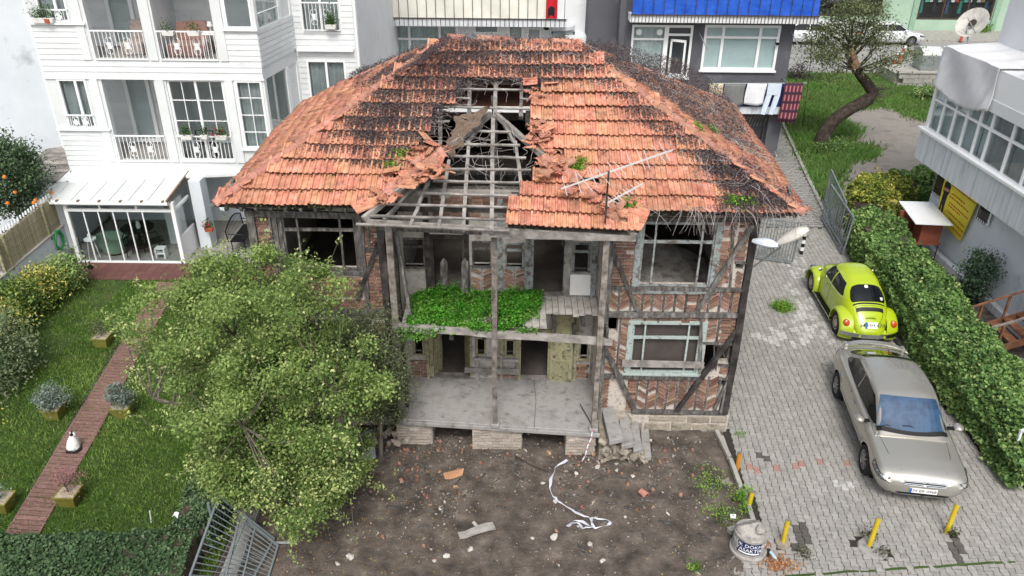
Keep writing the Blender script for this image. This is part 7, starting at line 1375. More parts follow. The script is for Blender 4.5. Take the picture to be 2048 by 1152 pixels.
# ---- orange tree
ot=thing('orange_tree','orange tree with ripe fruit behind the garden wall','orange tree',(-16.2,23.6,0)); ob('trunk',MB().tube([(-16.2,23.6,0),(-16.1,23.6,1.2),(-16.3,23.6,2.3)],[.12,.1,.07],8),MT['bark'],ot)
C=clumps(110,(-16.4,23.4,3.1),(1.45,1.2,1.25),.45); P,ci=cloud(C,150,.22); leaves('crown',P,.1,MT['darkleaf'],ot,rnd=rng.random(len(P))*.9); MT['orange']=M('orange_peel',[srgb('#d6792a'),srgb('#e0913a')],scale=6,rough=.5)
for k in range(14):
    a=random.uniform(-2.6,.6); z=random.uniform(2.1,3.6); r=1.38; ob('orange',MB().lathe([(.001,-.06),(.045,-.04),(.06,0),(.045,.04),(.001,.06)],8,(-16.4+r*math.cos(a)*1.02,23.4+r*.85*math.sin(a),z)),MT['orange'],ot,smooth=True)
# ---- crooked tree of the vacant lot
ct=thing('crooked_tree','crooked leaning tree with sparse thorny crown on the vacant lot','tree',(15.1,37.1,0)); TY=37.1
L_=lambda x,y,dy=0.:aty(x,y,TY+dy)
tp=[L_(1640,295),L_(1650,262),L_(1672,236),L_(1705,215),L_(1738,198,.1),L_(1746,184,.2),L_(1732,164,.3),L_(1712,140,.3),L_(1702,118,.3),L_(1704,98,.3)]
ob('trunk',MB().tube(tp,[.4,.33,.3,.29,.31,.27,.24,.2,.17,.1],10),MT['darkbark'],ct,smooth=True); ob('split_stump',MB().tube([L_(1712,135,.2),L_(1700,110,.2),L_(1697,92,.2)],[.22,.26,.16],8),M('torn_wood',[srgb('#7d5c4b'),srgb('#9b7a66'),srgb('#5a4438')],scale=8,rough=.95),ct,smooth=True)
sp=MB()
for k in range(34): a=L_(1748+random.gauss(0,4),188+random.gauss(0,6),.2); d=np.array([random.gauss(.5,.5),random.gauss(-.2,.4),random.gauss(.25,.4)]); sp.tube([a,a+unit(d)*random.uniform(.3,.9)],[.025,.006],4,cap=False)
ob('cut_twigs',sp,MT['bark'],ct,kind='stuff'); bl=MB(); tips=[]
for px,py in ((1620,80),(1640,110),(1650,60),(1670,30),(1690,10),(1720,5),(1740,25),(1760,40),(1640,55),(1680,60),(1715,50),(1735,70),(1790,118),(1830,112),(1770,120),(1700,40),(1660,95),(1755,60),(1610,105),(1680,-10),(1720,-15),(1750,10),(1770,70),(1665,120),(1672,150)):
    dy=random.uniform(-1.2,1.2); e=L_(px,py,dy); s=np.array(random.choice(tp[7:])); m=s*.5+e*.5+rng.normal(size=3)*.25; bl.tube([s,s*.5+m*.5,m,e],[.07,.05,.03,.01],5,cap=False); tips+=[e,m*.4+e*.6,e*.7+m*.3+rng.normal(size=3)*.3]
ob('branches',bl,MT['darkbark'],ct,kind='stuff'); P,ci=cloud(np.array(tips),150,.42,.55); leaves('crown',P,.11,LEAF('sparse_leaf',[srgb('#4a5238'),srgb('#626b48'),srgb('#7b855c'),srgb('#8f9a70')],trans=.3),ct)
# ================================================================ garden props
dk=struct('deck_path',MB().beam((-10.9,18.5,-.02),(-9.85,11,-.02),.5,.03),MT['wooddark']); MT['deck']=M('red_brown_decking',[srgb('#6d4e4b'),srgb('#7f5f5b'),srgb('#8b6d68')],scale=5,stretch=(1,4,1),rough=.85,rnd=.13,bump=.2,bscale=30)
dl=lambda y:np.interp(y,[9.,11.1,14.52,17.9,22.3],[-9.85,-10.08,-10.53,-10.87,-11.4]); drt=lambda y:np.interp(y,[9.,11.1,14.52,17.9,22.3],[-9.2,-9.42,-9.76,-10.2,-10.75])
y=10.9; k=0
while y<22.2:
    b=.118; zt=.03; tilt=0
    if 12.0<y<12.35: tilt=random.uniform(-.05,.05)
    ob('plank',MB().tint().hexa([(dl(y),y,0),(drt(y),y-.06,0+tilt),(drt(y+b),y+b-.07,tilt),(dl(y+b),y+b-.01,0)],[(dl(y),y,zt),(drt(y),y-.06,zt+tilt),(drt(y+b),y+b-.07,zt+tilt),(dl(y+b),y+b-.01,zt)]),MT['deck'],dk); y+=b+.012
for e in (dl,drt): ob('edge_board',MB().tint().beam((e(10.9)+(0 if e is dl else .0),10.85,0.),(e(22.2),22.15,0.),.03,.07,seg=8),MT['deck'],dk)
MT['planter']=M('mustard_green_planter',[srgb('#6d6a2c'),srgb('#7d7a38')],scale=3,rough=.7,dirt=(srgb('#55532a'),4,.6,.75)); MT['potsoil']=M('pale_pot_gravel',[srgb('#8a7f6c'),srgb('#b3a993'),srgb('#6b6050')],scale=25,rough=1,bump=.5,bscale=60)
def planter(px,py,label,leafmat,n,r=(.3,.3,.28),size=.05,w=.42,h=.3,dead=False):
    q=atz(px,py); t=thing('square_planter',label,'planter',(q[0],q[1],0),'square planters on the lawn'); x,y=q[0],q[1]; a=.74
    o=MB(); o.hexa([(x-w*a/2,y-w*a/2,0),(x+w*a/2,y-w*a/2,0),(x+w*a/2,y+w*a/2,0),(x-w*a/2,y+w*a/2,0)],[(x-w/2,y-w/2,h),(x+w/2,y-w/2,h),(x+w/2,y+w/2,h),(x-w/2,y+w/2,h)]); ob('pot',o,MT['planter'],t)
    for c,d in (((x,y-w/2,h),(w+.03,.03,.03)),((x,y+w/2,h),(w+.03,.03,.03)),((x-w/2,y,h),(.03,w-.03,.03)),((x+w/2,y,h),(.03,w-.03,.03))): ob('rim',MB().cbox(c,d),MT['planter'],t)
    ob('gravel',MB().box(x-w/2+.016,y-w/2+.016,h-.02,x+w/2-.016,y+w/2-.016,h+.004),MT['potsoil'],t); C=clumps(22,(x,y,h+r[2]+.05),r,.3)
    m=MB().tube([(x,y,h),(x+.01,y,h+.2)],[.022,.016],5)
    for c in C[::2]: m.tube([(x,y,h+.15),c],[.01,.004],4,cap=False)
    ob('stem',m,MT['bark'],t); P,_=cloud(C,n//22,.09); leaves('foliage',P,size,leafmat,t)
MT['olive']=LEAF('olive_leaf',[srgb('#5b6a5d'),srgb('#76867a'),srgb('#93a196'),srgb('#4b5648')],trans=.2)
MT['pinkleaf']=LEAF('reddish_leaf',[srgb('#8a5f5f'),srgb('#a37a76'),srgb('#6b4a4a')],trans=.2)
planter(112,833,'square green planter with a grey olive shrub between the pale shrub and the deck',MT['olive'],2600,(.32,.28,.24)); planter(250,830,'square green planter with an olive shrub on the tree side of the deck',MT['olive'],2400,(.28,.26,.26)); planter(143,1005,'square green planter with a reddish twiggy shrub leaning over the deck',MT['pinkleaf'],900,(.34,.3,.22),.035); planter(8,1018,'square green planter with pale gravel at the lawn corner by the front hedge',MT['olive'],200,(.12,.1,.1)); planter(208,690,'square planter with thin grass at the far end of the deck under the tree',MT['greyleaf'],400,(.2,.2,.2))
# cat
q=atz(148,898,.03); ct_=thing('cat','white cat with black tail and head patch sitting on the wooden deck','cat',(q[0],q[1],.03)); x0,y0=q[0],q[1]
def body(u,v):
    th=2*math.pi*u; z=.36*v; pr=np.interp(v,[0,.06,.25,.5,.72,.86,1],[.04,.115,.14,.12,.085,.06,.0]); lean=.05*v
    return (x0+pr*1.02*math.cos(th),y0+lean+pr*1.15*math.sin(th),.032+z)
MT['fur']=M('white_fur',[srgb('#d9d9d6'),srgb('#e9e9e6')],scale=20,rough=.95,bump=.4,bscale=120); MT['blackfur']=M('black_fur',[srgb('#181616'),srgb('#242121')],scale=20,rough=.95)
bd=MB().grid(body,20,16); hx,hy,hz=x0+.015,y0+.085,.375
def head(u,v): th=2*math.pi*u; ph=math.pi*v; return (hx+.068*math.sin(ph)*math.cos(th),hy+.062*math.sin(ph)*math.sin(th),hz-.058*math.cos(ph))
bd.grid(head,16,10)
for s in (-1,1): bd.add([(hx+s*.058,hy-.01,hz+.035),(hx+s*.02,hy-.012,hz+.055),(hx+s*.04,hy+.025,hz+.045),(hx+s*.052,hy,hz+.1)],[(0,1,3),(1,2,3),(2,0,3)])
for s in (-1,1): bd.grid(lambda u,v:(x0+s*.09+.055*math.sin(math.pi*v)*math.cos(2*math.pi*u),y0-.0+.1*-math.cos(math.pi*v)*1.,.032+.06+.06*math.sin(math.pi*v)*math.sin(2*math.pi*u)),10,8); bd.tube([(x0+s*.04,y0+.13,.25),(x0+s*.04,y0+.16,.1),(x0+s*.045,y0+.19,.05)],[.03,.025,.03],8)
ob('body',bd,MT['fur'],ct_,smooth=True); ob('tail',MB().tube([(x0-.02,y0-.13,.06),(x0+.07,y0-.155,.055),(x0+.14,y0-.12,.05),(x0+.17,y0-.04,.05),(x0+.165,y0+.04,.055)][::1],[.03,.03,.028,.024,.012],8),MT['blackfur'],ct_,smooth=True); ob('tail_base',MB().tube([(x0+.0,y0-.14,.055),(x0-.09,y0-.14,.05),(x0-.13,y0-.09,.05)],[.03,.028,.015],8),MT['blackfur'],ct_,smooth=True)
def patch(u,v): th=math.pi+math.pi*u; ph=math.pi*(.5+.48*v); return (hx+.045*math.sin(ph)*math.cos(th),hy-.024+.05*math.sin(ph)*math.sin(th),hz+.012-.058*math.cos(ph))
ob('head_patch',MB().grid(patch,10,6),MT['blackfur'],ct_,smooth=True); ob('ear_tip',MB().lathe([(.018,0),(.012,.03),(.001,.05)],6,(hx+.0,hy,hz+.06)),MT['blackfur'],ct_)
q=atz(352,1030,.85); ob('white_cloth_scrap',MB().grid(lambda u,v:(q[0]+.1*u-.05,q[1]+.12*v-.06,.86+.05*math.sin(u*4)*math.cos(v*5)),5,5),MT['fur'],None,label='white rag caught on top of the hedge beside the lawn',cat='rag').modifiers.new('t','SOLIDIFY').thickness=.008
q=atz(303,1045); t=ob('garden_stake',MB().tube([(q[0],q[1],0),(q[0]+.03,q[1],.32)],.013,6),MT['pvc'],None,label='thin white stake standing at the lawn edge near the hedge',cat='stake')
# ================================================================ metal gates and fences
def barpanel(name,label,A,B,C,D,n,mat='greymetal',r=.016,mid=None,cat='gate',group=None,thick=.05):
    """A-B bottom rail, D-C top rail (A under D)"""
    A,B,C,D=[np.array(p,float) for p in (A,B,C,D)]; t=thing(name,label,cat,tuple(np.minimum(A,B)),group)
    for p,q in ((A,B),(D,C),(A,D),(B,C)): ob('frame_rail',MB().beam(p,q,thick,thick),MT[mat],t)
    for k in range(1,n): f=k/n; ob('bar',MB().tube([A+(B-A)*f,D+(C-D)*f],r,5),MT[mat],t)
    for m_ in (mid or ()): ob('cross_rail',MB().beam(A+(D-A)*m_,B+(C-B)*m_,thick*.8,thick*.6),MT[mat],t)
    return t
# gate beyond the house: left leaf facing us, right leaves swung open
gl=[atz(1500,516),atz(1583,530)]; h=1.55
a,b=gl; up=np.array([0,0,h])
barpanel('gate_leaf','grey barred metal gate leaf standing behind the house corner',a+[-.9,.2,.15],b+[0,0,.12],b+[.05,0,h],a+[-.9,.2,h],24,mid=(.5,.88))
p1,p2=atz(1700,498),atz(1652,418); barpanel('gate_leaf','grey barred metal gate leaf swung open against the hedge, farther one',p1*.97+p2*.03+[-.25,.5,.1],p2+[0,.3,.1],p2+[0,.3,h],p1*.97+p2*.03+[-.25,.5,h],14,mid=(.12,))
barpanel('gate_leaf','grey barred metal gate leaf swung open beside the lime-green car',atz(1684,512)+[0,0,.1],atz(1642,440)+[0,0,.1],atz(1642,440)+[.1,0,h-.1],atz(1684,512)+[.1,0,h-.1],13,mid=(.12,))
# fallen gate panels by the hedge
barpanel('fallen_gate_panel','grey barred gate panel leaning over against the dark hedge',atz(548,1078,.05),atz(505,1160,.05),atz(380,1152,.85),atz(438,992,.95),13,thick=.04,r=.009,mid=(.5,))
barpanel('fallen_gate_panel','second grey gate panel lying under the leaning one',atz(556,1092,.06),atz(530,1175,.06),atz(450,1160,.5),atz(480,1030,.55),11,thick=.035,r=.008,mid=(.6,))
q=atz(520,1120,.04); ob('concrete_edge',MB().beam(atz(455,1160,.05),atz(505,1020,.05),.3,.12,seg=3,wob=.01),MT['concrete'],None,label='pale concrete strip under the fallen gate panels',cat='concrete strip')
ob('fallen_pipe',MB().tube([atz(548,1085,.06),atz(585,1085,.05)],.03,7),MT['steel'],None,label='short grey pipe lying at the end of the fallen gate panels',cat='pipe')
# chain fence by the lawn hedge
fz_=thing('wire_fence','thin wire mesh fence between the side hedge and the tree','fence',(-5.75,12,0))
for yv in (11.2,12.4,13.6): ob('fence_post',MB().tube([(-5.8,yv,0),(-5.8,yv,1.1)],.025,6),MT['greymetal'],fz_)
for k in range(9): ob('wire',MB().tube([(-5.8,11.2,.15+.11*k),(-5.8,13.6,.15+.11*k)],.005,4),MT['steel'],fz_)
for k in range(20): y=11.2+.12*k; ob('wire',MB().tube([(-5.8,y,.1),(-5.8,y,1.05)],.005,4),MT['steel'],fz_)
# white picket gate at the right edge
q=atz(2030,935); barpanel('white_gate','white barred gate standing at the end of the hedge',(11.15,13.55,.05),(12.0,12.1,.05),(12.0,12.1,1.2),(11.15,13.55,1.2),9,mat='pvc',r=.02,mid=(.5,))
# striped post
q=atz(1602,508); t=thing('striped_post','black and white striped low post beside the gate opening','bollard',(q[0],q[1],0))
for k in range(6): ob('band',MB().lathe([(.06,0),(.06,.14),(.001,.14)],12,(q[0],q[1],.14*k)),MT['ink' if k%2==0 else 'pvc'],t)
# ================================================================ yellow bollards and barrel
MT['yellowpaint']=M('worn_yellow_paint',[srgb('#b89f1c'),srgb('#cdb52c')],scale=6,rough=.6,rnd=.04,dirt=(srgb('#7a6a2a'),9,.6,.7)); MT['orangepaint']=M('faded_orange_paint',[srgb('#b5741f'),srgb('#c98a2e')],scale=6,rough=.6)
BOL=[(1475,936,1479,906,'orangepaint','short orange-yellow bollard at the soil kerb below the house corner'),(1497,1013,1505,984,'yellowpaint','short yellow bollard at the soil kerb with weeds at its foot'),(1565,1087,1576,1040,'yellowpaint','yellow bollard beside the concrete barrel'),(1738,1092,1758,1035,'yellowpaint','yellow bollard on a concrete patch between two other bollards'),(1893,1064,1915,1008,'yellowpaint','yellow bollard in front of the silver car')]
for x,y,x2,y2,mt,lab in BOL:
    q=atz(x,y); d=ray(x2,y2); hgt=float(HC+d[2]*(q[1]/d[1])); top=np.array([q[0]+.02,q[1],hgt]); t=thing('bollard',lab,'bollard',(q[0],q[1],0),'yellow bollards closing the driveway'); ax=aty(x2,y2,q[1])
    ob('post',MB().tube([q+[0,0,-.03],(q+ax)/2,ax],.048,12),MT[mt],t,smooth=True); ob('cap',MB().tube([ax,ax+[0.002,0,.012]],.046,12),MT['woodlight'],t)
    if x==1738: ob('footing',MB().lathe([(.3,-.03),(.28,.012),(.05,.02)],10,(q[0]+.05,q[1]-.05,0)),MT['concrete'],t)
    elif x==1565: ob('footing',MB().lathe([(.16,-.03),(.15,.05),(.05,.06)],10,(q[0],q[1],0)),MT['stone'],t)
q=atz(1502,1118); bx,by=q[0]-.0,q[1]+.25; br_=thing('concrete_barrel','rough concrete filled barrel with a navy no-dumping sign','barrel',(bx,by,0)); MT['roughcon']=M('rough_concrete',[srgb('#85827c'),srgb('#a09d97'),srgb('#716e68')],scale=5,rough=1,bump=.6,bscale=18)
ob('barrel',MB().lathe([(.36,-.02),(.36,.06),(.33,.09),(.32,.5),(.3,.52)],30,(bx,by,0)),MT['roughcon'],br_,smooth=True); rk=rock(11,3,.7); ob('concrete_lump',MB().add(rk.v,rk.f).xf(TRS((bx-.02,by+.02,.52),(0,0,.4),(.56,.54,.5))),MT['roughcon'],br_,smooth=True); rk=rock(14,2,.8); ob('concrete_lump',MB().add(rk.v,rk.f).xf(TRS((bx+.13,by-.08,.62),(0,0,1.),(.26,.2,.22))),MT['roughcon'],br_,smooth=True)
MT['navy']=M('navy_sign',[srgb('#1c2456')],rough=.5)
def onb(a,z,o=.006): r=.325+o; return (bx+r*math.sin(a),by-r*math.cos(a),z)
sa_,sb_=-1.05,.42; sg_=ob('sign',MB().grid(lambda u,v:onb(sa_+(sb_-sa_)*u,.16+.3*v),16,4),MT['navy'],br_,smooth=True)
for s,zc,sz,ac in (('PLÜK DÖKMEK',.385,.115,-.33),('YASAKTIR',.28,.115,-.33)):
    m=text_mb(s,sz,0); w=max(v[0] for v in m.v)*2; m.v=[onb(ac+x/.33*min(1,.42/(w/2)*1.0) if True else 0,zc+y,.010) for x,y,z in m.v]; ob('sign_lettering',m,MT['pvc'],sg_)
ob('sign_band',MB().grid(lambda u,v:onb(sa_+.12+(sb_-sa_-.2)*u,.19+.035*v,.010),14,1),MT['pvc'],sg_); ob('brick_inset',MB().cbox((bx+.27,by-.2,.33),(.14,.1,.08)),MT['brick'],br_)
t=ob('water_bottle',MB().lathe([(.035,0),(.035,.16),(.015,.2),(.015,.23)],10).xf(TRS((bx+.42,by-.1,.035),(1.57,0,.3))),M('clear_plastic',[srgb('#a9c3cc')],rough=.1,spec=.8),None,smooth=True,label='small empty water bottle lying beside the concrete barrel',cat='bottle')
t=thing('leaf_litter','brown dry leaves gathered beside the barrel','leaves',(bx+.5,by-.4,0)); leaves('dry_leaves',np.column_stack([bx+.5+rng.normal(size=260)*.14,by-.38+rng.normal(size=260)*.1,.01+rng.random(260)*.04]),.07,LEAF('dry_leaf',[srgb('#8a5a3a'),srgb('#b3805a'),srgb('#c9a07a')]),t,kind='stuff')
t['kind']='stuff'
# ================================================================ rubble and litter in the yard
def yzz(x,y): return yz(x,y)
n=13000; q=np.column_stack([rng.uniform(-5.4,5.,n),rng.uniform(9,15.2,n)]); dens=1.2*vnoise(q,.8,51)+.9*vnoise(q,2.3,52)+.5*np.clip((q[:,1]-13)/1.5,0,1)+rng.normal(size=n)*.4-.35; q=q[dens>.1]
zq=.035*vnoise(q,.8,3)+.02*vnoise(q,2.6,4)+.012*vnoise(q,7,5); ms=[TRS((x,y,z+.002),(random.random()*6,random.random()*6,random.random()*6),(s,s*.8,s*.6)) for (x,y),z,s in zip(q,zq,np.abs(rng.normal(size=len(q)))**1.6*.022+.010)]
PEB=MB().add([(-.5,-.4,0),(.5,-.3,0),(.4,.5,0),(-.4,.4,0),(-.2,-.1,.5),(.25,.1,.45)],[(0,1,4),(1,5,4),(1,2,5),(2,3,5),(3,4,5),(3,0,4),(3,2,1,0)])
MT['pebble']=M('rubble_chip',[srgb('#3f3833'),srgb('#554c46'),srgb('#6f665e'),srgb('#8f867d'),srgb('#b9b3ab'),srgb('#7a5646')],rndramp=True,rough=1); bulk('yard_gravel',PEB,ms,MT['pebble'],None,kind='stuff',label='small stones and rubble chips scattered over the bare yard',cat='gravel')
n=7000; q=np.column_stack([rng.uniform(-5.5,5.,n),rng.uniform(9,14.5,n)]); w=np.clip(1.2-(q[:,0]+5.5)/5,0.12,1); q=q[rng.random(n)<w]; zq=.035*vnoise(q,.8,3)+.02*vnoise(q,2.6,4)+.012*vnoise(q,7,5)
leaves('yard_leaf_litter',np.column_stack([q,zq+.01]),.045,MT['litter'] if 'litter' in MT else LEAF('yard_litter',[srgb('#4d3a2c'),srgb('#6b503a'),srgb('#8a6b48'),srgb('#a3905a')],trans=.1),up=3,kind='stuff',label='small fallen leaves over the soil under the leafy tree',cat='leaves')
# splinters, laths and brickbats fallen near the porch
ms=[]; mb2=[]
for k in range(170):
    x,y=random.uniform(-4.8,4.6),14.6-abs(random.gauss(0,1.7)); 
    if y<9.2: continue
    L_=random.uniform(.08,.4); ms.append(TRS((x,y,yz(x,y)+.015),(random.gauss(0,.06),random.gauss(0,.1),random.random()*6.28),(L_,random.uniform(.015,.05),.014)))
bulk('wood_splinters',BR,ms,MT['wood'],None,kind='stuff',label='broken laths and wood splinters lying on the soil before the porch',cat='wood scraps')
for k in range(150):
    x,y=random.choice((random.gauss(-2.6,.8),random.gauss(2.4,.7),random.uniform(-4,4.4))),14.4-abs(random.gauss(0,1.0)); s=random.uniform(.04,.13); mb2.append(TRS((x,y,yz(x,y)+.015),(random.random()*6,random.random()*6,random.random()*6),(s,s*.6,s*.5)))
bulk('brickbats',BR,mb2,MT['brick'],None,kind='stuff',label='broken brick pieces scattered on the soil around the porch piers',cat='brick rubble')
MT['palestone']=M('pale_rubble',[srgb('#a39d95'),srgb('#bdb8b1'),srgb('#8d877f')],scale=6,rough=1,bump=.4,bscale=20,rnd=.12)
RUB=[(1108,1075,.17,'rounded pale stone beside the plastic tape'),(1335,1028,.1,'small white stone on the soil near the driveway'),(940,1100,.14,'pale rubble lump below the broken plank'),(893,1112,.13,'white rubble chip pair at the yard front'),(868,1120,.09,'tiny white rubble chip beside a larger one at the yard front'),(1085,968,.12,'light rubble stone near the rusty rod'),(880,945,.1,'pale chip near the torn cardboard'),(1065,1078,.09,'small pale stone left of the rounded stone'),(880,1018,.08,'white fragment in the middle of the yard'),(1110,1005,.1,'greyish stone by the tape bend'),(1180,1090,.12,'grey rubble at the reddish soil patch'),(1205,1122,.15,'pale clod at the reddish soil patch'),(620,1065,.14,'white lump under the tree edge'),(1265,955,.11,'stone below the porch steps'),(1232,930,.13,'broken stone at the foot of the steps'),(1195,935,.12,'angular stone beside the foot of the steps'),(1250,1035,.07,'white pebble near the orange tile piece'),(1325,985,.06,'small whitish stone near the kerb'),(1152,948,.1,'stone under the plastic tape start'),(700,1115,.16,'pale mortar lump at the yard corner'),(675,1128,.12,'broken mortar piece at the yard corner')]
for k,(px,py,s,lab) in enumerate(RUB):
    p=atz(px,py); r=ROCKS[k%6]; z0=yzz(p[0],p[1]); m=MB().tint().add(r.v,r.f).xf(TRS((p[0],p[1],z0+s*.15),(random.gauss(0,.3),random.gauss(0,.3),random.random()*6),(s*1.3,s,s*.8))); o=ob('rubble_stone',m,MT['palestone'],None,label=lab,cat='stone')
p=atz(952,1062); t=thing('broken_plank','split grey plank lying on the bare yard','plank',(p[0],p[1],0)); z0=.06
pa,pb=atz(918,1072,.07),atz(988,1050,.1); ob('board',MB().beam(pa,pb,.17,.04,seg=5,wob=.012),MT['woodlight'],t); pc,pd=atz(946,1044,.12),atz(962,1064,.06); ob('cross_piece',MB().beam(pc,pd,.06,.03,seg=2,wob=.004),MT['woodlight'],t)
def flat(name,label,cat,pts,mat,z=.03,th=.012,curl=.02):
    P=[atz(*p,z+random.uniform(0,curl)) for p in pts]; return ob(name,MB().slab([tuple(p) for p in P][::-1],th,n=(0,0,1)),mat,None,label=label,cat=cat)
flat('foam_sheet','pale blue-white foam sheet lying half under the tree','foam sheet',[(706,872),(745,858),(752,914),(712,919)],M('pale_foam',[srgb('#b9c4c9'),srgb('#ccd5d9')],scale=3,rough=.8),.05,.04)
flat('cardboard_piece','torn orange-brown cardboard piece lying on the yard','cardboard',[(886,946),(928,936),(925,950),(902,958),(890,958)],M('orange_cardboard',[srgb('#a87a5a'),srgb('#b88d6c')],scale=5,rough=.9),.05,.01,.05)
o=ob('orange_tile_piece',MB().add(RIDGE.v,RIDGE.f).xf(TRS(tuple(atz(1293,993,.06)),(.2,.3,.8),(.8,.45,.9))),MT['tileridge'],None,label='broken orange clay tile piece lying on the dark soil',cat='tile'); s_=o.modifiers.new('t','SOLIDIFY'); s_.thickness=.012
flat('white_paper','small white paper scrap on the soil by the kerb','paper',[(1460,1028),(1472,1028),(1472,1037),(1461,1036)],MT['pvc'],.03,.004)
ob('rusty_rod',MB().tube([atz(1030,912,.05),atz(1062,930,.06),atz(1098,944,.04)],.012,5),MT['iron'],None,label='thin rusty rod lying on the soil near the porch pier',cat='rod')
t=ob('leaning_stick',MB().tube([atz(1160,808,.78),atz(1183,848,.75),atz(1192,868,.4)],.012,5),MT['iron'],None,label='thin dark stick leaning over the porch edge by the right post',cat='stick')
MT['tape']=M('white_barrier_tape',[srgb('#b9bcc6'),srgb('#cfd2da')],scale=9,rough=.4)
tp_=[(1135,920),(1110,935),(1103,955),(1100,975),(1106,993),(1118,1003),(1130,1012),(1150,1025),(1178,1034),(1185,1048),(1190,1055),(1215,1052),(1222,1044),(1205,1038),(1182,1035),(1186,1055),(1165,1057),(1158,1046),(1145,1046),(1133,1052),(1150,1040),(1170,1046),(1185,1057)]
P=[atz(*p,.05+.02*math.sin(i*1.7)) for i,p in enumerate(tp_)]; pts=[]
for a,b in zip(P,P[1:]):
    for f in (0,.33,.66): pts.append(a+(b-a)*f+rng.normal(size=3)*[.008,.008,.012])
tb=MB(); vs=[]
for i,p in enumerate(pts):
    d=pts[min(i+1,len(pts)-1)]-pts[max(i-1,0)]; s=np.array([-d[1],d[0],0]); s=unit(s+1e-9)*.032; c_=math.cos(i*.9)*.5+.6; vs+=[p-s*c_+[0,0,.02*math.sin(i)],p+s*c_]
tb.add(vs,[(2*i,2*i+1,2*i+3,2*i+2) for i in range(len(pts)-1)]); ob('barrier_tape',tb,MT['tape'],None,label='twisted white plastic barrier tape trailing over the yard',cat='tape').modifiers.new('t','SOLIDIFY').thickness=.003
MT['pinktape']=M('faded_red_tape',[srgb('#b07a84')],rough=.5); t=thing('striped_tape','red and white warning tape hanging from the right porch post','tape',(1.9,13.95,0)); tq=[(1.84,13.93,.78),(1.82,13.86,.6),(1.74,13.8,.42),(1.70,13.74,.22),(1.62,13.7,.05)]
for k in range(16):
    f=k/16*4; i=int(f); a=np.array(tq[i])+(np.array(tq[i+1])-np.array(tq[i]))*(f-i); f2=(k+1)/16*4-1e-6; i2=int(f2); b=np.array(tq[i2])+(np.array(tq[i2+1])-np.array(tq[i2]))*(f2-i2); ob('stripe',MB().beam(a,b,.028,.005,up=(0,-1,.3)),MT['pinktape' if k%3==0 else 'tape'],t)
# ================================================================ right side: kiosk shelf, ramp, cylinders
MT['laminate']=M('brown_laminate',[srgb('#7a4433'),srgb('#8b5140')],scale=2,rough=.5); q=atz(1850,500); kx,ky=13.95,24.6
t=thing('market_stand','brown cabinet on thin legs with a white board on top by the right building','stand',(kx,ky,0))
ob('shelf_board',MB().box(kx-.55,ky-.5,.72,kx+.6,ky+.6,.76),MT['laminate'],t); ob('side_panel',MB().box(kx-.5,ky+.52,.76,kx+.5,ky+.56,1.55),MT['laminate'],t); ob('side_panel',MB().box(kx-.1,ky-.42,.76,kx+.56,ky-.38,1.55),MT['laminate'],t); ob('back_panel',MB().box(kx+.54,ky-.38,.76,kx+.58,ky+.52,1.55),MT['laminate'],t); ob('inner_panel',MB().box(kx-.14,ky-.42,.76,kx-.1,ky+.1,1.55),MT['laminate'],t)
ob('white_top',MB().hexa([(13.4,23.9,1.56),(14.6,23.8,1.56),(14.85,25.85,1.56),(13.7,25.9,1.56)],[(13.4,23.9,1.59),(14.6,23.8,1.59),(14.85,25.85,1.59),(13.7,25.9,1.59)]),MT['pvc'],t)
for dx in (-.5,.55):
    for dy in (-.45,.55): ob('leg',MB().tube([(kx+dx,ky+dy,-.05),(kx+dx,ky+dy,.72)],.016,6),MT['black'],t)
ob('white_sacks',MB().grid(lambda u,v:(13.2+.9*u,22.9+1.6*v,.08+.12*math.sin(math.pi*u)*math.sin(math.pi*v)+.05*math.sin(u*9+v*7)),12,14),MT['pvc'],None,label='crumpled white plastic sheeting on the ground below the brown stand',cat='plastic sheet').modifiers.new('t','SOLIDIFY').thickness=.01
flat('soil_strip','x','x',[(0,0),(1,0),(1,1)],MT['soil']) if False else None
struct('side_strip',MB().box(12.0,10,-.06,15,26.5,-.02),MT['soil'])
MT['ramptimber']=M('brown_timber',[srgb('#5b3b29'),srgb('#77503a'),srgb('#8a654c')],scale=5,rough=.85,rnd=.15); t=thing('wooden_steps','brown wooden stairs with handrails against the right building wall','stairs',(13.6,18.4,0))
sx0,sx1,yA,yB=12.75,14.85,18.2,19.25
for k in range(7): f=k/6; xx=sx0+(sx1-sx0)*f; zz=.08+.85*f; ob('tread',MB().tint().box(xx-.13,yA,zz,xx+.15,yB,zz+.04),MT['ramptimber'],t)
for yv in (yA-.03,yB+.03):
    ob('stringer',MB().tint().beam((sx0-.15,yv,.0),(sx1,yv,.92),.05,.2),MT['ramptimber'],t); ob('handrail',MB().tint().beam((sx0-.15,yv,.85),(sx1,yv,1.75),.06,.04),MT['woodlight' if yv<yA else 'ramptimber'],t)
    for f in (.0,.33,.66,1.): xx=sx0-.1+(sx1-sx0)*f; ob('baluster',MB().tint().box(xx-.03,yv-.025,.0+.9*f,xx+.03,yv+.025,.85+.9*f),MT['ramptimber'],t)
ob('landing',MB().tint().box(sx1-.3,yA,.92,RX-.03,yB,.97),MT['ramptimber'],t)
ob('drain_pipe',MB().tube([(RX-.15,17.6,0),(RX-.15,17.6,2.9)],.05,8),MT['pvc'],rb_)
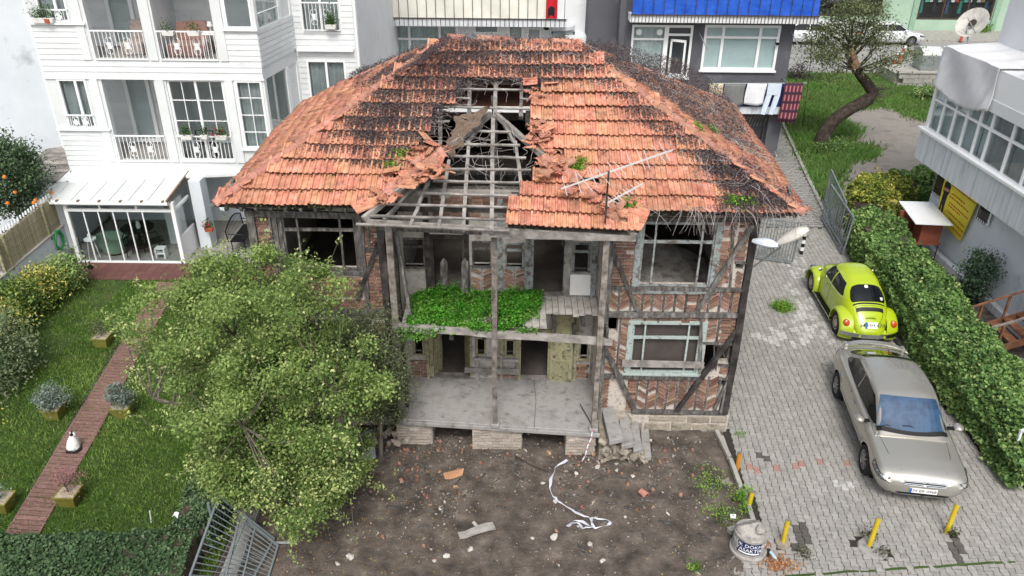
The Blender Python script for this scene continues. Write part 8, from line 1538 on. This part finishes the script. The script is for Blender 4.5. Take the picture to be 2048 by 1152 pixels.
for k,(x,y,lab,mt) in enumerate(((13.2,17.75,'white gas cylinder standing under the wooden stairs','pot'),(13.55,17.35,'grey gas cylinder beside the white one near the wooden stairs','steel'))):
    t=thing('gas_cylinder',lab,'gas cylinder',(x,y,0)); ob('tank',MB().lathe([(.15,0),(.2,.06),(.21,.3),(.18,.42),(.06,.48)],18,(x,y,-.02)),MT[mt],t,smooth=True); ob('collar',MB().lathe([(.1,.44),(.1,.55),(.09,.55),(.09,.44)],14,(x,y,-.02)),MT[mt],t); ob('valve',MB().lathe([(.02,.46),(.02,.54),(.001,.54)],8,(x,y,-.02)),MT['steel'],t)
# ================================================================ street furniture far behind
MT['redwhite']=M('delineator_red',[srgb('#b8432e'),srgb('#c9553c')],scale=6,rough=.6)
DEL=[(1783,140,'red delineator post at the grass edge, tilted one of a pair'),(1797,127,'red delineator post standing behind the tilted one'),(1856,131,'red-white delineator post behind the first metal bin'),(1916,131,'red-white delineator post behind the second metal bin'),(1920,84,'red delineator post on the far side of the street')]
for x,y,lab in DEL:
    q=atz(x,y); t=thing('delineator_post',lab,'delineator',(q[0],q[1],0),'delineator posts along the street'); 
    for k in range(6): ob('band',MB().lathe([(.1,0),(.095,.22),(.001,.22)],10,(q[0]+.012*k*3,q[1],.02+.2*k)),MT['redwhite' if k%2==0 or k<2 else 'pvc'],t)
    ob('foot',MB().lathe([(.2,-.02),(.18,.05),(.001,.05)],12,(q[0],q[1],0)),MT['black'],t)
bw=thing('block_wall','low concrete block wall enclosing the metal bins','wall',(26,49.5,0))
for r in range(3):
    for c in range(14): ob('block',MB().tint().box(23.9+.62*c+(.31 if r%2 else 0),48.95,-.05+.3*r,24.5+.62*c+(.31 if r%2 else 0),49.2,.23+.3*r),MT['kerb'],bw)
ob('coping',MB().box(23.8,48.9,.86,33,49.25,.93),MT['kerb'],bw); ob('pad',MB().box(23.8,49.25,-.05,33,51.8,.8),MT['kerb'],bw)
for x,lab in ((26.2,'galvanised metal bin with a domed lid on the block pad'),(28.1,'second galvanised bin next to the first, nearer the right building')):
    t=thing('metal_bin',lab,'bin',(x,50.6,.8)); ob('bin_body',MB().hexa([(x-.55,50.1,.8),(x+.55,50.1,.8),(x+.55,51.2,.8),(x-.55,51.2,.8)],[(x-.62,50.0,1.75),(x+.62,50.0,1.75),(x+.62,51.3,1.75),(x-.62,51.3,1.75)]),MT['steel'],t,bevel=.04); ob('domed_lid',MB().grid(lambda u,v:(x-.64+1.28*u,50.65-.66*math.cos(math.pi*v),1.75+.42*math.sin(math.pi*v)),2,12),MT['panel'],t,smooth=True)
    for s in (-.64,.64): ob('lid_end',MB().add([(x+s,50.65-.66*math.cos(a),1.75+.42*math.sin(a)) for a in np.linspace(0,math.pi,13)],[tuple(range(13))]),MT['steel'],t)
# overhead cable
ob('overhead_cable',MB().tube([(12.55,34.4,6.4),(13.6,36.5,4.2),(14.6,38.8,1.5),(15.2,40.2,0.)],.012,4),MT['ink'],None,label='thin dark guy cable running from the grey balcony to the grass',cat='cable')
for o in list(bpy.data.objects):
    if '_local' in o: del o['_local']
